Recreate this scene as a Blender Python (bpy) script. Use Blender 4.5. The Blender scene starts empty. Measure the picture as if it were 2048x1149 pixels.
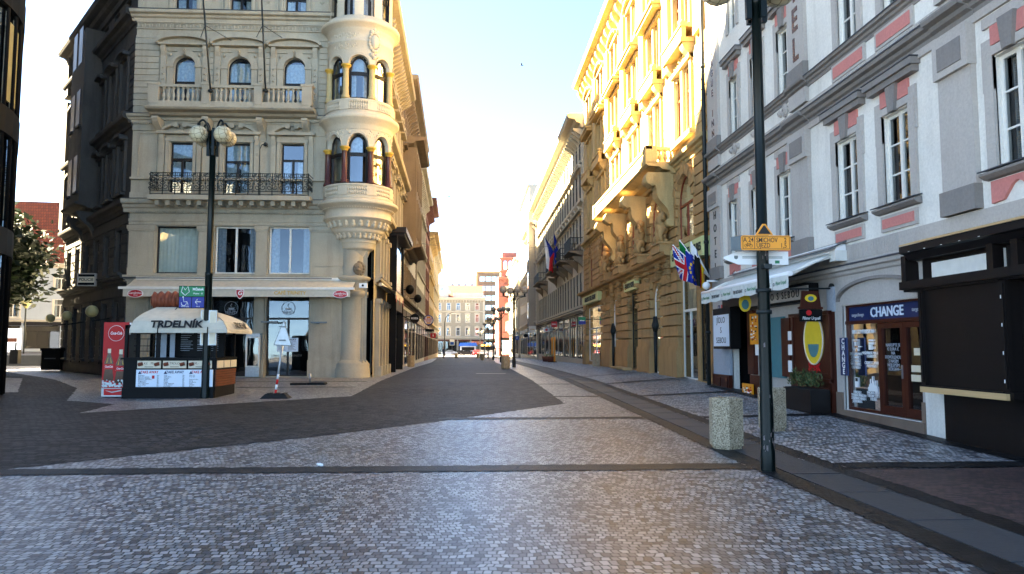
import bpy, bmesh, math, random
from mathutils import Matrix, Vector
rnd = random.Random(7)
S = bpy.context.scene
COL = S.collection
R = math.radians
# ------------------------------------------------------------ camera, sky, sun, exposure
cam = bpy.data.cameras.new("camera"); camo = bpy.data.objects.new("camera", cam); COL.objects.link(camo)
camo.location = (0, 0, 1.6); camo.rotation_euler = (R(90 + 4.517), 0, R(-3.015))
cam.sensor_width = 36; cam.lens = 26.37; cam.clip_start = .05; cam.clip_end = 3000
S.camera = camo
SUN_EL = R(39.5)
SUN_D = Vector((1, -.5, 0)).normalized()            # horizontal travel of the light
W = bpy.data.worlds.new("World"); S.world = W; W.use_nodes = True
wn = W.node_tree.nodes; wl = W.node_tree.links
bg = wn["Background"]; bg.inputs[1].default_value = .05
sky = wn.new("ShaderNodeTexSky"); sky.sky_type = 'NISHITA'; sky.sun_disc = False
sky.sun_elevation = SUN_EL; sky.sun_rotation = math.atan2(-SUN_D.x, -SUN_D.y)
sky.air_density = .24; sky.dust_density = .1; sky.ozone_density = .3
tn = wn.new("ShaderNodeMix"); tn.data_type = 'RGBA'; tn.blend_type = 'MULTIPLY'; tn.inputs[0].default_value = 1; tn.inputs[7].default_value = (.97, .97, .82, 1)   # white balance of the sky light
wl.new(sky.outputs[0], tn.inputs[6]); wl.new(tn.outputs[2], bg.inputs[0])
sl = bpy.data.lights.new("sun", 'SUN'); sl.energy = 5; sl.angle = R(.5); sl.color = (1, .84, .55)
so = bpy.data.objects.new("sun", sl); COL.objects.link(so)
ld = Vector((SUN_D.x * math.cos(SUN_EL), SUN_D.y * math.cos(SUN_EL), -math.sin(SUN_EL)))
so.rotation_euler = ld.to_track_quat('-Z', 'Y').to_euler(); so.location = (-20, 20, 60)
S.view_settings.view_transform = 'Standard'; S.view_settings.look = 'None'
S.view_settings.exposure = 5.0; S.view_settings.gamma = 1
S.cycles.max_bounces = 8; S.cycles.diffuse_bounces = 4; S.cycles.glossy_bounces = 4
S.cycles.transparent_max_bounces = 12; S.cycles.sample_clamp_indirect = 8

# ------------------------------------------------------------ where a picture point lies on a real surface
F_ = 1500.; YAW = math.atan(79 / F_); PIT = math.atan(118.5 / F_)
GP = [(-1e3, 0), (10, 0), (30, .25), (48, .22), (75, .02), (210, -.92), (1e4, -1.6)]
def gz(y):
    for (a, za), (b, zb) in zip(GP, GP[1:]):
        if y <= b: return za + (zb - za) * (y - a) / (b - a)
def gz2(x, y):
    """right pavement: it climbs towards the house fronts"""
    t = max(0, min(1, (y - 11) / 17)) - .6 * max(0, min(1, (y - 45) / 40))
    return gz(y) + .24 * t * max(0, min(1, (x - 4.92) / 3.0))
def ray(px, py):
    x = (px - 1024) / F_; y = (574.5 - py) / F_
    cy, sy, cp, sp = math.cos(YAW), math.sin(YAW), math.cos(PIT), math.sin(PIT)
    return Vector((sy * cp + x * cy - y * sy * sp, cy * cp - x * sy - y * cy * sp, sp + y * cp))
def G(px, py):
    d = ray(px, py); t = 10
    for _ in range(200): t = t * .5 + .5 * (1.6 - gz(t * d.y)) / -d.z
    return (t * d.x, t * d.y)
def atY(px, py, Y):
    d = ray(px, py); t = Y / d.y; return (t * d.x, Y, 1.6 + t * d.z)
def atX(px, py, X):
    d = ray(px, py); t = X / d.x; return (X, t * d.y, 1.6 + t * d.z)

# ------------------------------------------------------------ materials
def nodes(name):
    m = bpy.data.materials.new(name); m.use_nodes = True
    n = m.node_tree.nodes; l = m.node_tree.links
    return m, n, l, n["Principled BSDF"]
def rgba(c): return (c[0], c[1], c[2], 1)
def plain(name, c, rough=.6, metal=0, emit=None, es=0, spec=.3, var=.12, scale=6):
    m, n, l, b = nodes(name)
    tc = n.new("ShaderNodeTexCoord"); no = n.new("ShaderNodeTexNoise"); no.inputs["Scale"].default_value = scale; no.inputs["Detail"].default_value = 6
    l.new(tc.outputs["Object"], no.inputs["Vector"])
    mx = n.new("ShaderNodeMix"); mx.data_type = 'RGBA'; l.new(no.outputs[0], mx.inputs[0])
    mx.inputs[6].default_value = rgba([max(0, x * (1 - var * 1.6)) for x in c]); mx.inputs[7].default_value = rgba([min(1, x * (1 + var)) for x in c])
    l.new(mx.outputs[2], b.inputs["Base Color"])
    b.inputs["Roughness"].default_value = rough; b.inputs["Metallic"].default_value = metal
    b.inputs["Specular IOR Level"].default_value = spec
    if emit: b.inputs["Emission Color"].default_value = rgba(emit); b.inputs["Emission Strength"].default_value = es
    return m
def stucco(name, c, dirt=(.12, .10, .08), amt=.5, rough=.85, bump=.25, scale=1.0, fine=1.0):
    """weathered plaster or stone: broad stains, rain streaks, fine grain"""
    m, n, l, b = nodes(name)
    tc = n.new("ShaderNodeTexCoord")
    def noise(sc, det, vec=None, ro=.6):
        t = n.new("ShaderNodeTexNoise"); t.inputs["Scale"].default_value = sc; t.inputs["Detail"].default_value = det; t.inputs["Roughness"].default_value = ro
        l.new(vec or tc.outputs["Object"], t.inputs["Vector"]); return t
    mp = n.new("ShaderNodeMapping"); mp.inputs["Scale"].default_value = (2.2, 2.2, .22); l.new(tc.outputs["Object"], mp.inputs[0])
    a = noise(.55 * scale, 8); st = noise(1.6 * scale, 6, mp.outputs[0]); g = noise(22 * fine, 5)
    r1 = n.new("ShaderNodeValToRGB"); r1.color_ramp.elements[0].position = .42; r1.color_ramp.elements[1].position = .75; l.new(a.outputs[0], r1.inputs[0])
    r2 = n.new("ShaderNodeValToRGB"); r2.color_ramp.elements[0].position = .5; r2.color_ramp.elements[1].position = .8; l.new(st.outputs[0], r2.inputs[0])
    ad = n.new("ShaderNodeMath"); ad.operation = 'ADD'; l.new(r1.outputs[0], ad.inputs[0]); l.new(r2.outputs[0], ad.inputs[1])
    mu = n.new("ShaderNodeMath"); mu.operation = 'MULTIPLY'; mu.use_clamp = True; l.new(ad.outputs[0], mu.inputs[0]); mu.inputs[1].default_value = amt * .5
    mx = n.new("ShaderNodeMix"); mx.data_type = 'RGBA'; l.new(mu.outputs[0], mx.inputs[0]); mx.inputs[6].default_value = rgba(c); mx.inputs[7].default_value = rgba(dirt)
    m2 = n.new("ShaderNodeMix"); m2.data_type = 'RGBA'; m2.blend_type = 'MULTIPLY'; m2.inputs[0].default_value = .35; l.new(mx.outputs[2], m2.inputs[6]); l.new(g.outputs[0], m2.inputs[7])
    l.new(m2.outputs[2], b.inputs["Base Color"])
    b.inputs["Roughness"].default_value = rough; b.inputs["Specular IOR Level"].default_value = .25
    bu = n.new("ShaderNodeBump"); bu.inputs["Strength"].default_value = bump; bu.inputs["Distance"].default_value = .02
    l.new(g.outputs[0], bu.inputs["Height"]); l.new(bu.outputs[0], b.inputs["Normal"])
    return m
def setts(name, c1, c2, mortar, w, h, rough=.5, warm=None, warmamt=.0, bump=.6, rot=0, msz=.06, bias=0.0, spec=.5):
    m, n, l, b = nodes(name)
    tc = n.new("ShaderNodeTexCoord")
    no = n.new("ShaderNodeTexNoise"); no.inputs["Scale"].default_value = .9; no.inputs["Detail"].default_value = 3; l.new(tc.outputs["Object"], no.inputs["Vector"])
    no2 = n.new("ShaderNodeTexNoise"); no2.inputs["Scale"].default_value = 7; no2.inputs["Detail"].default_value = 2; l.new(tc.outputs["Object"], no2.inputs["Vector"])
    def vm(op, a, bb):
        v = n.new("ShaderNodeVectorMath"); v.operation = op
        for i, x in enumerate((a, bb)):
            if isinstance(x, (tuple, float)): v.inputs[i].default_value = x if isinstance(x, tuple) else (x, x, x)
            else: l.new(x, v.inputs[i])
        return v.outputs[0]
    o = vm('MULTIPLY', vm('SUBTRACT', no.outputs["Color"], (.5, .5, .5)), (.35, .35, 0.))
    o2 = vm('MULTIPLY', vm('SUBTRACT', no2.outputs["Color"], (.5, .5, .5)), (.045, .045, 0.))
    p = vm('ADD', vm('ADD', tc.outputs["Object"], o), o2)
    mp = n.new("ShaderNodeMapping"); mp.inputs["Rotation"].default_value = (0, 0, rot); l.new(p, mp.inputs[0])
    br = n.new("ShaderNodeTexBrick"); l.new(mp.outputs[0], br.inputs["Vector"])
    br.inputs["Color1"].default_value = rgba(c1); br.inputs["Color2"].default_value = rgba(c2); br.inputs["Mortar"].default_value = rgba(mortar)
    br.inputs["Scale"].default_value = 1; br.inputs["Mortar Size"].default_value = h * msz; br.inputs["Mortar Smooth"].default_value = .35; br.inputs["Bias"].default_value = bias
    br.inputs["Brick Width"].default_value = w; br.inputs["Row Height"].default_value = h
    big = n.new("ShaderNodeTexNoise"); big.inputs["Scale"].default_value = .28; big.inputs["Detail"].default_value = 7; big.inputs["Roughness"].default_value = .62; l.new(tc.outputs["Object"], big.inputs["Vector"])
    rp = n.new("ShaderNodeValToRGB"); rp.color_ramp.elements[0].position = .3; rp.color_ramp.elements[0].color = (.62, .62, .62, 1); rp.color_ramp.elements[1].position = .72; rp.color_ramp.elements[1].color = (1.12, 1.12, 1.12, 1)
    l.new(big.outputs[0], rp.inputs[0])
    m2 = n.new("ShaderNodeMix"); m2.data_type = 'RGBA'; m2.blend_type = 'MULTIPLY'; m2.inputs[0].default_value = 1; l.new(br.outputs[0], m2.inputs[6]); l.new(rp.outputs[0], m2.inputs[7])
    out = m2.outputs[2]
    if warm:
        wnz = n.new("ShaderNodeTexNoise"); wnz.inputs["Scale"].default_value = .16; wnz.inputs["Detail"].default_value = 4; l.new(tc.outputs["Object"], wnz.inputs["Vector"])
        wr = n.new("ShaderNodeValToRGB"); wr.color_ramp.elements[0].position = .48; wr.color_ramp.elements[1].position = .7; l.new(wnz.outputs[0], wr.inputs[0])
        wm = n.new("ShaderNodeMath"); wm.operation = 'MULTIPLY'; wm.inputs[1].default_value = warmamt; l.new(wr.outputs[0], wm.inputs[0])
        m3 = n.new("ShaderNodeMix"); m3.data_type = 'RGBA'; m3.blend_type = 'MULTIPLY'; l.new(wm.outputs[0], m3.inputs[0]); l.new(out, m3.inputs[6]); m3.inputs[7].default_value = rgba(warm); out = m3.outputs[2]
    l.new(out, b.inputs["Base Color"])
    gr = n.new("ShaderNodeTexNoise"); gr.inputs["Scale"].default_value = 60; l.new(tc.outputs["Object"], gr.inputs["Vector"])
    rr = n.new("ShaderNodeMapRange"); rr.inputs[3].default_value = rough - .1; rr.inputs[4].default_value = rough + .14; l.new(big.outputs[0], rr.inputs[0]); l.new(rr.outputs[0], b.inputs["Roughness"])
    b.inputs["Specular IOR Level"].default_value = spec
    hs = n.new("ShaderNodeMath"); hs.operation = 'MULTIPLY_ADD'; l.new(br.outputs["Fac"], hs.inputs[0]); hs.inputs[1].default_value = -1.0; 
    gm = n.new("ShaderNodeMath"); gm.operation = 'MULTIPLY'; gm.inputs[1].default_value = .35; l.new(gr.outputs[0], gm.inputs[0]); l.new(gm.outputs[0], hs.inputs[2])
    bu = n.new("ShaderNodeBump"); bu.inputs["Strength"].default_value = bump; bu.inputs["Distance"].default_value = .012
    l.new(hs.outputs[0], bu.inputs["Height"]); l.new(bu.outputs[0], b.inputs["Normal"])
    return m
def glass(name, tint=(.75, .85, .85), refl=.17, rough=.02):
    m, n, l, b = nodes(name); n.remove(b)
    t = n.new("ShaderNodeBsdfTransparent"); t.inputs[0].default_value = rgba(tint)
    g = n.new("ShaderNodeBsdfGlossy"); g.inputs["Roughness"].default_value = rough; g.inputs[0].default_value = (.9, .95, 1, 1)
    fr = n.new("ShaderNodeFresnel"); fr.inputs[0].default_value = 1.5
    ad = n.new("ShaderNodeMath"); ad.operation = 'ADD'; ad.use_clamp = True; ad.inputs[1].default_value = refl; l.new(fr.outputs[0], ad.inputs[0])
    tc = n.new("ShaderNodeTexCoord"); no = n.new("ShaderNodeTexNoise"); no.inputs["Scale"].default_value = .8; l.new(tc.outputs["Object"], no.inputs["Vector"])
    bu = n.new("ShaderNodeBump"); bu.inputs["Strength"].default_value = .06; bu.inputs["Distance"].default_value = .1; l.new(no.outputs[0], bu.inputs["Height"]); l.new(bu.outputs[0], g.inputs["Normal"])
    mx = n.new("ShaderNodeMixShader"); l.new(ad.outputs[0], mx.inputs[0]); l.new(t.outputs[0], mx.inputs[1]); l.new(g.outputs[0], mx.inputs[2])
    l.new(mx.outputs[0], n["Material Output"].inputs[0]); return m
def wood(name, c, c2, rough=.5, scale=1, axis=2):
    m, n, l, b = nodes(name)
    tc = n.new("ShaderNodeTexCoord"); mp = n.new("ShaderNodeMapping"); s = [9 * scale] * 3; s[axis] = .7 * scale; mp.inputs["Scale"].default_value = s; l.new(tc.outputs["Object"], mp.inputs[0])
    no = n.new("ShaderNodeTexNoise"); no.inputs["Scale"].default_value = 2; no.inputs["Detail"].default_value = 7; l.new(mp.outputs[0], no.inputs["Vector"])
    mx = n.new("ShaderNodeMix"); mx.data_type = 'RGBA'; l.new(no.outputs[0], mx.inputs[0]); mx.inputs[6].default_value = rgba(c); mx.inputs[7].default_value = rgba(c2)
    l.new(mx.outputs[2], b.inputs["Base Color"]); b.inputs["Roughness"].default_value = rough; b.inputs["Specular IOR Level"].default_value = .22
    return m
def speckle(name, c, c2, scale, rough=.85, bump=.6):
    m, n, l, b = nodes(name)
    tc = n.new("ShaderNodeTexCoord"); v = n.new("ShaderNodeTexVoronoi"); v.inputs["Scale"].default_value = scale; l.new(tc.outputs["Object"], v.inputs["Vector"])
    rp = n.new("ShaderNodeValToRGB"); e = rp.color_ramp.elements; e[0].color = rgba([x * .35 for x in c]); e[1].color = rgba(c2); e.new(.5).color = rgba(c)
    sp = n.new("ShaderNodeSeparateColor"); l.new(v.outputs["Color"], sp.inputs[0]); l.new(sp.outputs[0], rp.inputs[0]); l.new(rp.outputs[0], b.inputs["Base Color"])
    b.inputs["Roughness"].default_value = rough
    bu = n.new("ShaderNodeBump"); bu.inputs["Strength"].default_value = bump; bu.inputs["Distance"].default_value = .01; l.new(v.outputs["Distance"], bu.inputs["Height"]); l.new(bu.outputs[0], b.inputs["Normal"])
    return m
def globe_mat(name, c, line):
    m, n, l, b = nodes(name)
    tc = n.new("ShaderNodeTexCoord"); v = n.new("ShaderNodeTexVoronoi"); v.feature = 'DISTANCE_TO_EDGE'; v.inputs["Scale"].default_value = 7.5; v.inputs["Randomness"].default_value = .55; l.new(tc.outputs["Object"], v.inputs["Vector"])
    rp = n.new("ShaderNodeValToRGB"); e = rp.color_ramp.elements; e[0].position = .02; e[0].color = rgba(line); e[1].position = .07; e[1].color = rgba(c); l.new(v.outputs["Distance"], rp.inputs[0])
    l.new(rp.outputs[0], b.inputs["Base Color"]); b.inputs["Roughness"].default_value = .35
    bu = n.new("ShaderNodeBump"); bu.inputs["Strength"].default_value = .5; bu.inputs["Distance"].default_value = .02; l.new(rp.outputs[0], bu.inputs["Height"]); l.new(bu.outputs[0], b.inputs["Normal"])
    return m
MT = {}
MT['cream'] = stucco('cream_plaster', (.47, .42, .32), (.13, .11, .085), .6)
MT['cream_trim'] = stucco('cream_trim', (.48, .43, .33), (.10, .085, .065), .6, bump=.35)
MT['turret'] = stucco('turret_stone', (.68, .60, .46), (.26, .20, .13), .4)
MT['side'] = stucco('dark_side_stone', (.085, .08, .076), (.022, .021, .02), .8)
MT['maroon'] = plain('polished_granite', (.10, .035, .03), .18, var=.5, scale=30)
MT['white'] = stucco('white_plaster', (.90, .865, .79), (.44, .40, .34), .6, bump=.3)
MT['grey_pl'] = stucco('grey_plaster', (.54, .495, .45), (.27, .23, .21), .45)
MT['grey_dk'] = stucco('taupe_plaster', (.28, .255, .235), (.12, .105, .095), .45)
MT['pink'] = stucco('pink_plaster', (.66, .25, .22), (.42, .18, .15), .4)
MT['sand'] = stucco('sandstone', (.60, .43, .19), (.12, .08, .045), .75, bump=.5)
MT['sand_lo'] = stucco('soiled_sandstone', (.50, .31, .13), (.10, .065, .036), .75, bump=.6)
MT['ochre'] = stucco('ochre_stone', (.66, .50, .24), (.24, .17, .08), .5, bump=.4)
MT['brownst'] = stucco('brown_stone', (.27, .21, .145), (.08, .06, .045), .7, bump=.5)
MT['palebd'] = stucco('pale_facade', (.60, .54, .42), (.30, .25, .18), .4)
MT['endcream'] = stucco('toned_down_cream', (.34, .30, .22), (.18, .15, .11), .5)  # pale facade darkened so the end house does not overexpose
MT['pinkfar'] = stucco('rose_facade', (.40, .16, .13), (.20, .09, .07), .4)
MT['redbrn'] = stucco('red_brown_facade', (.20, .075, .05), (.07, .03, .025), .6)
MT['offwhite'] = stucco('off_white_facade', (.66, .60, .50), (.30, .26, .20), .4)
MT['bluegr'] = stucco('pale_blue_plaster', (.42, .47, .54), (.25, .27, .30), .4)
MT['concrete'] = stucco('concrete_panel', (.42, .38, .33), (.2, .18, .15), .5)
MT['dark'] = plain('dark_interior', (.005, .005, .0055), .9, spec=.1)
MT['dim'] = plain('dim_room', (.022, .02, .018), .9, spec=.1, var=.5, scale=.7)
MT['black'] = plain('black_paint', (.0045, .0045, .005), .5, spec=.12)
MT['iron'] = plain('wrought_iron', (.012, .016, .016), .45)
MT['lampgreen'] = plain('dark_green_paint', (.0022, .006, .0055), .3, spec=.2, var=.4, scale=14)
MT['frame_w'] = plain('white_window_paint', (.74, .72, .66), .5)
MT['frame_d'] = plain('dark_window_paint', (.010, .008, .007), .45)
MT['frame_r'] = wood('red_window_wood', (.26, .055, .018), (.13, .025, .01), .45)
MT['curtain'] = plain('lace_curtain', (.55, .57, .62), .9, spec=.1, var=.35, scale=9)
MT['blind'] = plain('pale_blind', (.78, .76, .70), .85, spec=.1)
MT['glass'] = glass('window_glass')
MT['glass_b'] = glass('shop_glass', (.6, .65, .66), .05)
MT['pane_d'] = plain('unlit_side_pane', (.012, .013, .016), .35)
MT['glass_s'] = glass('sky_glass', (.25, .3, .33), .62)
MT['slate'] = plain('dark_roof_sheet', (.045, .048, .055), .6, var=.3)
MT['lead'] = plain('lead_flashing', (.05, .055, .065), .5, var=.3)
MT['canvas'] = stucco('cream_canvas', (.66, .61, .50), (.38, .33, .26), .4, bump=.15, fine=.3)
MT['canvas_w'] = stucco('white_canvas', (.74, .76, .72), (.5, .5, .46), .3, bump=.1, fine=.3)
MT['redcol'] = plain('red_panel', (.42, .005, .006), .45, var=.05)
MT['oval_red'] = plain('oval_red', (.42, .015, .025), .35, var=.05)
MT['wht'] = plain('white_paint', (.82, .82, .82), .5, var=.03)
MT['blk'] = plain('black_print', (.015, .014, .014), .6, var=.03)
MT['grn'] = plain('sign_green', (.008, .19, .07), .4, var=.05)
MT['blue'] = plain('sign_blue', (.012, .025, .24), .4, var=.05)
MT['navy'] = plain('navy_board', (.010, .022, .09), .4, var=.05)
MT['orange'] = plain('sign_orange', (.80, .30, .010), .4, var=.04)
MT['amber'] = plain('amber_room_glow', (.34, .29, .13), .6, var=.3, scale=2)  # yellow of lit rooms put into the colour
MT['gold'] = plain('gold_letters', (.55, .33, .05), .45, var=.1)
MT['redp'] = plain('red_print', (.50, .012, .015), .5, var=.05)
MT['yellow'] = plain('yellow_enamel', (.78, .56, .03), .4, var=.1)
MT['steel'] = plain('galvanised_steel', (.38, .40, .42), .38, .7, var=.2, scale=12)
MT['steel_d'] = plain('grey_metal', (.13, .145, .15), .4, .4, var=.2)
MT['rubber'] = plain('black_rubber', (.012, .012, .013), .8)
MT['agg'] = speckle('exposed_aggregate', (.36, .285, .18), (.52, .43, .31), 75)
MT['wood_r'] = wood('mahogany_panel', (.075, .017, .008), (.03, .007, .004), .4)
MT['wood_d'] = wood('dark_stained_wood', (.009, .006, .0055), (.004, .003, .003), .5, axis=1)
MT['wood_p'] = wood('raw_pine', (.62, .43, .22), (.42, .26, .11), .7, axis=1)
MT['wood_k'] = wood('brown_slats', (.20, .065, .025), (.07, .02, .010), .5, axis=0)
MT['dough'] = plain('baked_dough', (.20, .05, .022), .5, var=.5, scale=5)
MT['teal'] = plain('teal_panel', (.07, .20, .23), .6, var=.1)
MT['palegreen'] = plain('pale_green_fascia', (.52, .56, .26), .6, var=.08)
MT['board_w'] = plain('menu_board', (.66, .74, .84), .4, var=.02)
MT['beige'] = plain('beige_print', (.68, .60, .45), .5, var=.12)
MT['granite'] = stucco('granite_plinth', (.24, .17, .125), (.12, .08, .06), .6, fine=3)
MT['slab'] = stucco('paving_slab', (.065, .067, .072), (.028, .028, .032), .6, rough=.6, bump=.3)
MT['rooftile'] = None
m, n, l, b = nodes('red_roof_tiles')
tc = n.new("ShaderNodeTexCoord"); br = n.new("ShaderNodeTexBrick"); mp = n.new("ShaderNodeMapping"); mp.inputs["Rotation"].default_value = (R(90), 0, 0); l.new(tc.outputs["Object"], mp.inputs[0]); l.new(mp.outputs[0], br.inputs[0])
br.inputs["Color1"].default_value = (.19, .04, .018, 1); br.inputs["Color2"].default_value = (.12, .026, .014, 1); br.inputs["Mortar"].default_value = (.05, .018, .012, 1); br.inputs["Scale"].default_value = 1; br.inputs["Brick Width"].default_value = .3; br.inputs["Row Height"].default_value = .42; br.inputs["Mortar Size"].default_value = .03
l.new(br.outputs[0], b.inputs["Base Color"]); b.inputs["Roughness"].default_value = .8; bu = n.new("ShaderNodeBump"); bu.inputs["Strength"].default_value = .8; bu.inputs["Distance"].default_value = .04; bu.invert = True; l.new(br.outputs["Fac"], bu.inputs["Height"]); l.new(bu.outputs[0], b.inputs["Normal"])
MT['rooftile'] = m
MT['mosaic'] = setts('light_mosaic_setts', (.44, .445, .455), (.050, .036, .042), (.005, .005, .005), 0.066, .090, .36, (1.0, .86, .72), .4, bump=.55, msz=.085)
MT['mosaic_r'] = setts('brightened_setts', (.58, .58, .59), (.07, .072, .08), (.01, .01, .011), .075, .098, .4, bump=.8, msz=.085)  # lighter copy of the mosaic, making up for weak light on this side
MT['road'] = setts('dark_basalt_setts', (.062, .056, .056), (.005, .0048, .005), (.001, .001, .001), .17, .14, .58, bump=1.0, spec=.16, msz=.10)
MT['band'] = setts('black_band_setts', (.018, .018, .021), (.004, .004, .005), (.001, .001, .0012), .085, .085, .5, spec=.22, msz=.1)
MT['redsett'] = setts('reddish_setts', (.12, .065, .058), (.03, .021, .021), (.01, .009, .009), .09, .065, .5)
MT['globe'] = globe_mat('net_globe_glass', (.46, .40, .26), (.12, .09, .04))
MT['globe_far'] = globe_mat('grey_net_globe_glass', (.34, .33, .31), (.10, .09, .08))
MT['milk'] = plain('milk_glass', (.42, .37, .17), .3, var=.1)
MT['bronze'] = plain('bronze_cladding', (.22, .17, .12), .25, .8, var=.3, scale=1)

# ------------------------------------------------------------ mesh builder
class Fr:
    """facade frame: x along the wall (to the right when you face it), d out of the wall, z up"""
    def __init__(s, o, u, z0=0):
        L = math.hypot(*u); s.u = (u[0] / L, u[1] / L); s.n = (s.u[1], -s.u[0]); s.o = o
        s.M = Matrix(((s.u[0], s.n[0], 0, o[0]), (s.u[1], s.n[1], 0, o[1]), (0, 0, 1, z0), (0, 0, 0, 1)))
        s.ang = math.atan2(s.u[1], s.u[0])
    def at(s, px, py, d=0):
        r = ray(px, py); ox, oy = s.o[0] + s.n[0] * d, s.o[1] + s.n[1] * d
        t = (ox * s.n[0] + oy * s.n[1]) / (r.x * s.n[0] + r.y * s.n[1])
        return ((t * r.x - ox) * s.u[0] + (t * r.y - oy) * s.u[1], 1.6 + t * r.z)
    def w(s, x, d, z): return s.M @ Vector((x, d, z))
class MB:
    def __init__(s, M=None): s.v = []; s.f = []; s.mi = []; s.sm = []; s.M = M; s.m = 0
    def add(s, pts, faces, smooth=False):
        k = len(s.v)
        for p in pts:
            p = Vector(p); s.v.append(s.M @ p if s.M else p)
        for f in faces: s.f.append([i + k for i in f]); s.mi.append(s.m); s.sm.append(smooth)
        return s
    def poly(s, pts): return s.add(pts, [list(range(len(pts)))])
    def box(s, x0, x1, y0, y1, z0, z1):
        return s.add([(x, y, z) for z in (z0, z1) for y in (y0, y1) for x in (x0, x1)],
                     [(0, 2, 3, 1), (4, 5, 7, 6), (0, 1, 5, 4), (2, 6, 7, 3), (0, 4, 6, 2), (1, 3, 7, 5)])
    def prism(s, pts, a, b, ax='y'):
        """polygon in the two other axes pushed from a to b along ax"""
        def mk(p, t): return {'y': (p[0], t, p[1]), 'x': (t, p[0], p[1]), 'z': (p[0], p[1], t)}[ax]
        n = len(pts)
        return s.add([mk(p, a) for p in pts] + [mk(p, b) for p in pts],
                     [list(range(n))[::-1], list(range(n, 2 * n))] + [(i, (i + 1) % n, n + (i + 1) % n, n + i) for i in range(n)])
    def tube(s, pts, r, n=8, caps=True):
        pts = [Vector(p) for p in pts]; rs = r if isinstance(r, (list, tuple)) else [r] * len(pts); V = []
        up = Vector((0, 0, 1)); prev = None
        for i, p in enumerate(pts):
            t = (pts[min(i + 1, len(pts) - 1)] - pts[max(i - 1, 0)]).normalized()
            a = prev - t * prev.dot(t) if prev else (t.cross(up) if abs(t.z) < .95 else t.cross(Vector((1, 0, 0))))
            a.normalize(); b = t.cross(a); prev = a
            V += [p + (a * math.cos(2 * math.pi * k / n) + b * math.sin(2 * math.pi * k / n)) * rs[i] for k in range(n)]
        Fc = [(i * n + k, i * n + (k + 1) % n, (i + 1) * n + (k + 1) % n, (i + 1) * n + k) for i in range(len(pts) - 1) for k in range(n)]
        s.add(V, Fc, True)
        if caps: s.f += [[len(s.v) - len(V) + k for k in range(n)][::-1], [len(s.v) - n + k for k in range(n)]]; s.mi += [s.m] * 2; s.sm += [False] * 2
        return s
    def lathe(s, prof, c=(0, 0), n=24, a0=0, a1=360, smooth=True):
        full = abs(a1 - a0) >= 360; m = n if full else n + 1
        V = [(c[0] + r * math.cos(R(a0 + (a1 - a0) * k / n)), c[1] + r * math.sin(R(a0 + (a1 - a0) * k / n)), z) for r, z in prof for k in range(m)]
        Fc = [(i * m + k, i * m + (k + 1) % m, (i + 1) * m + (k + 1) % m, (i + 1) * m + k) for i in range(len(prof) - 1) for k in range(n)]
        return s.add(V, Fc, smooth)
    def ball(s, c, r, n=12, sq=(1, 1, 1)):
        h = n // 2
        V = [(c[0] + sq[0] * r * math.sin(math.pi * i / h) * math.cos(2 * math.pi * k / n), c[1] + sq[1] * r * math.sin(math.pi * i / h) * math.sin(2 * math.pi * k / n), c[2] + sq[2] * r * math.cos(math.pi * i / h)) for i in range(h + 1) for k in range(n)]
        return s.add(V, [(i * n + k, i * n + (k + 1) % n, (i + 1) * n + (k + 1) % n, (i + 1) * n + k) for i in range(h) for k in range(n)], True)
    def mould(s, x0, x1, prof):
        """profile (d,z) run along x with closed ends"""
        return s.prism(prof, x0, x1, 'x')
    def build(s, name, mats, parent=None):
        me = bpy.data.meshes.new(name)
        lo = parent_loc(parent) if parent else Vector((0, 0, 0))
        me.from_pydata([tuple(v - lo) for v in s.v], [], s.f)
        mats = mats if isinstance(mats, (list, tuple)) else [mats]
        for m in mats: me.materials.append(MT[m] if isinstance(m, str) else m)
        me.polygons.foreach_set('material_index', s.mi); me.polygons.foreach_set('use_smooth', s.sm)
        bm = bmesh.new(); bm.from_mesh(me); bmesh.ops.recalc_face_normals(bm, faces=bm.faces); bm.to_mesh(me); bm.free()
        o = bpy.data.objects.new(name, me); COL.objects.link(o)
        if parent: o.parent = parent
        return o
def parent_loc(p):
    v = Vector((0, 0, 0))
    while p: v += p.location; p = p.parent
    return v
def tag(o, label=None, cat=None, group=None, kind=None):
    if label: o['label'] = label
    if cat: o['category'] = cat
    if group: o['group'] = group
    if kind: o['kind'] = kind
    return o
def thing(name, loc, label, cat, group=None):
    o = bpy.data.objects.new(name, None); o.empty_display_size = .2; COL.objects.link(o); o.location = loc
    return tag(o, label, cat, group)
KIDS = {}
def copy_tree(o, parent=None):
    c = o.copy(); COL.objects.link(c)
    if parent: c.parent = parent
    for ch in list(o.children): copy_tree(ch, c)
    return c
def dup(o, loc, label, rz=None):
    c = copy_tree(o); c.location = loc; c['label'] = label
    if rz is not None: c.rotation_euler = (0, 0, rz)
    return c
def lettering(s, M, x, z, size, mat, parent, d=.02, ext=.006, align='CENTER', bold=0, shear=0, name='lettering', sx=1, spacing=1, up=None, lines=1.0):
    """words as flat raised letters on a frame's plane at (x,z), standing d in front of it"""
    cu = bpy.data.curves.new(name, 'FONT'); cu.body = s; cu.size = size; cu.align_x = align; cu.align_y = 'CENTER'
    cu.extrude = ext; cu.offset = bold; cu.shear = shear; cu.space_character = spacing; cu.resolution_u = 3; cu.space_line = lines
    t = bpy.data.objects.new(name, cu); COL.objects.link(t)
    dg = bpy.context.evaluated_depsgraph_get(); me = bpy.data.meshes.new_from_object(t.evaluated_get(dg))
    bpy.data.objects.remove(t); bpy.data.curves.remove(cu)
    lo = parent_loc(parent)
    for v in me.vertices:
        p = v.co; q = Vector((x + p.x * sx, d + p.z, z + p.y)); v.co = (M @ q if M else q) - lo
    me.materials.clear(); me.materials.append(MT[mat])
    o = bpy.data.objects.new(name, me); COL.objects.link(o); o.parent = parent
    return o

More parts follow.
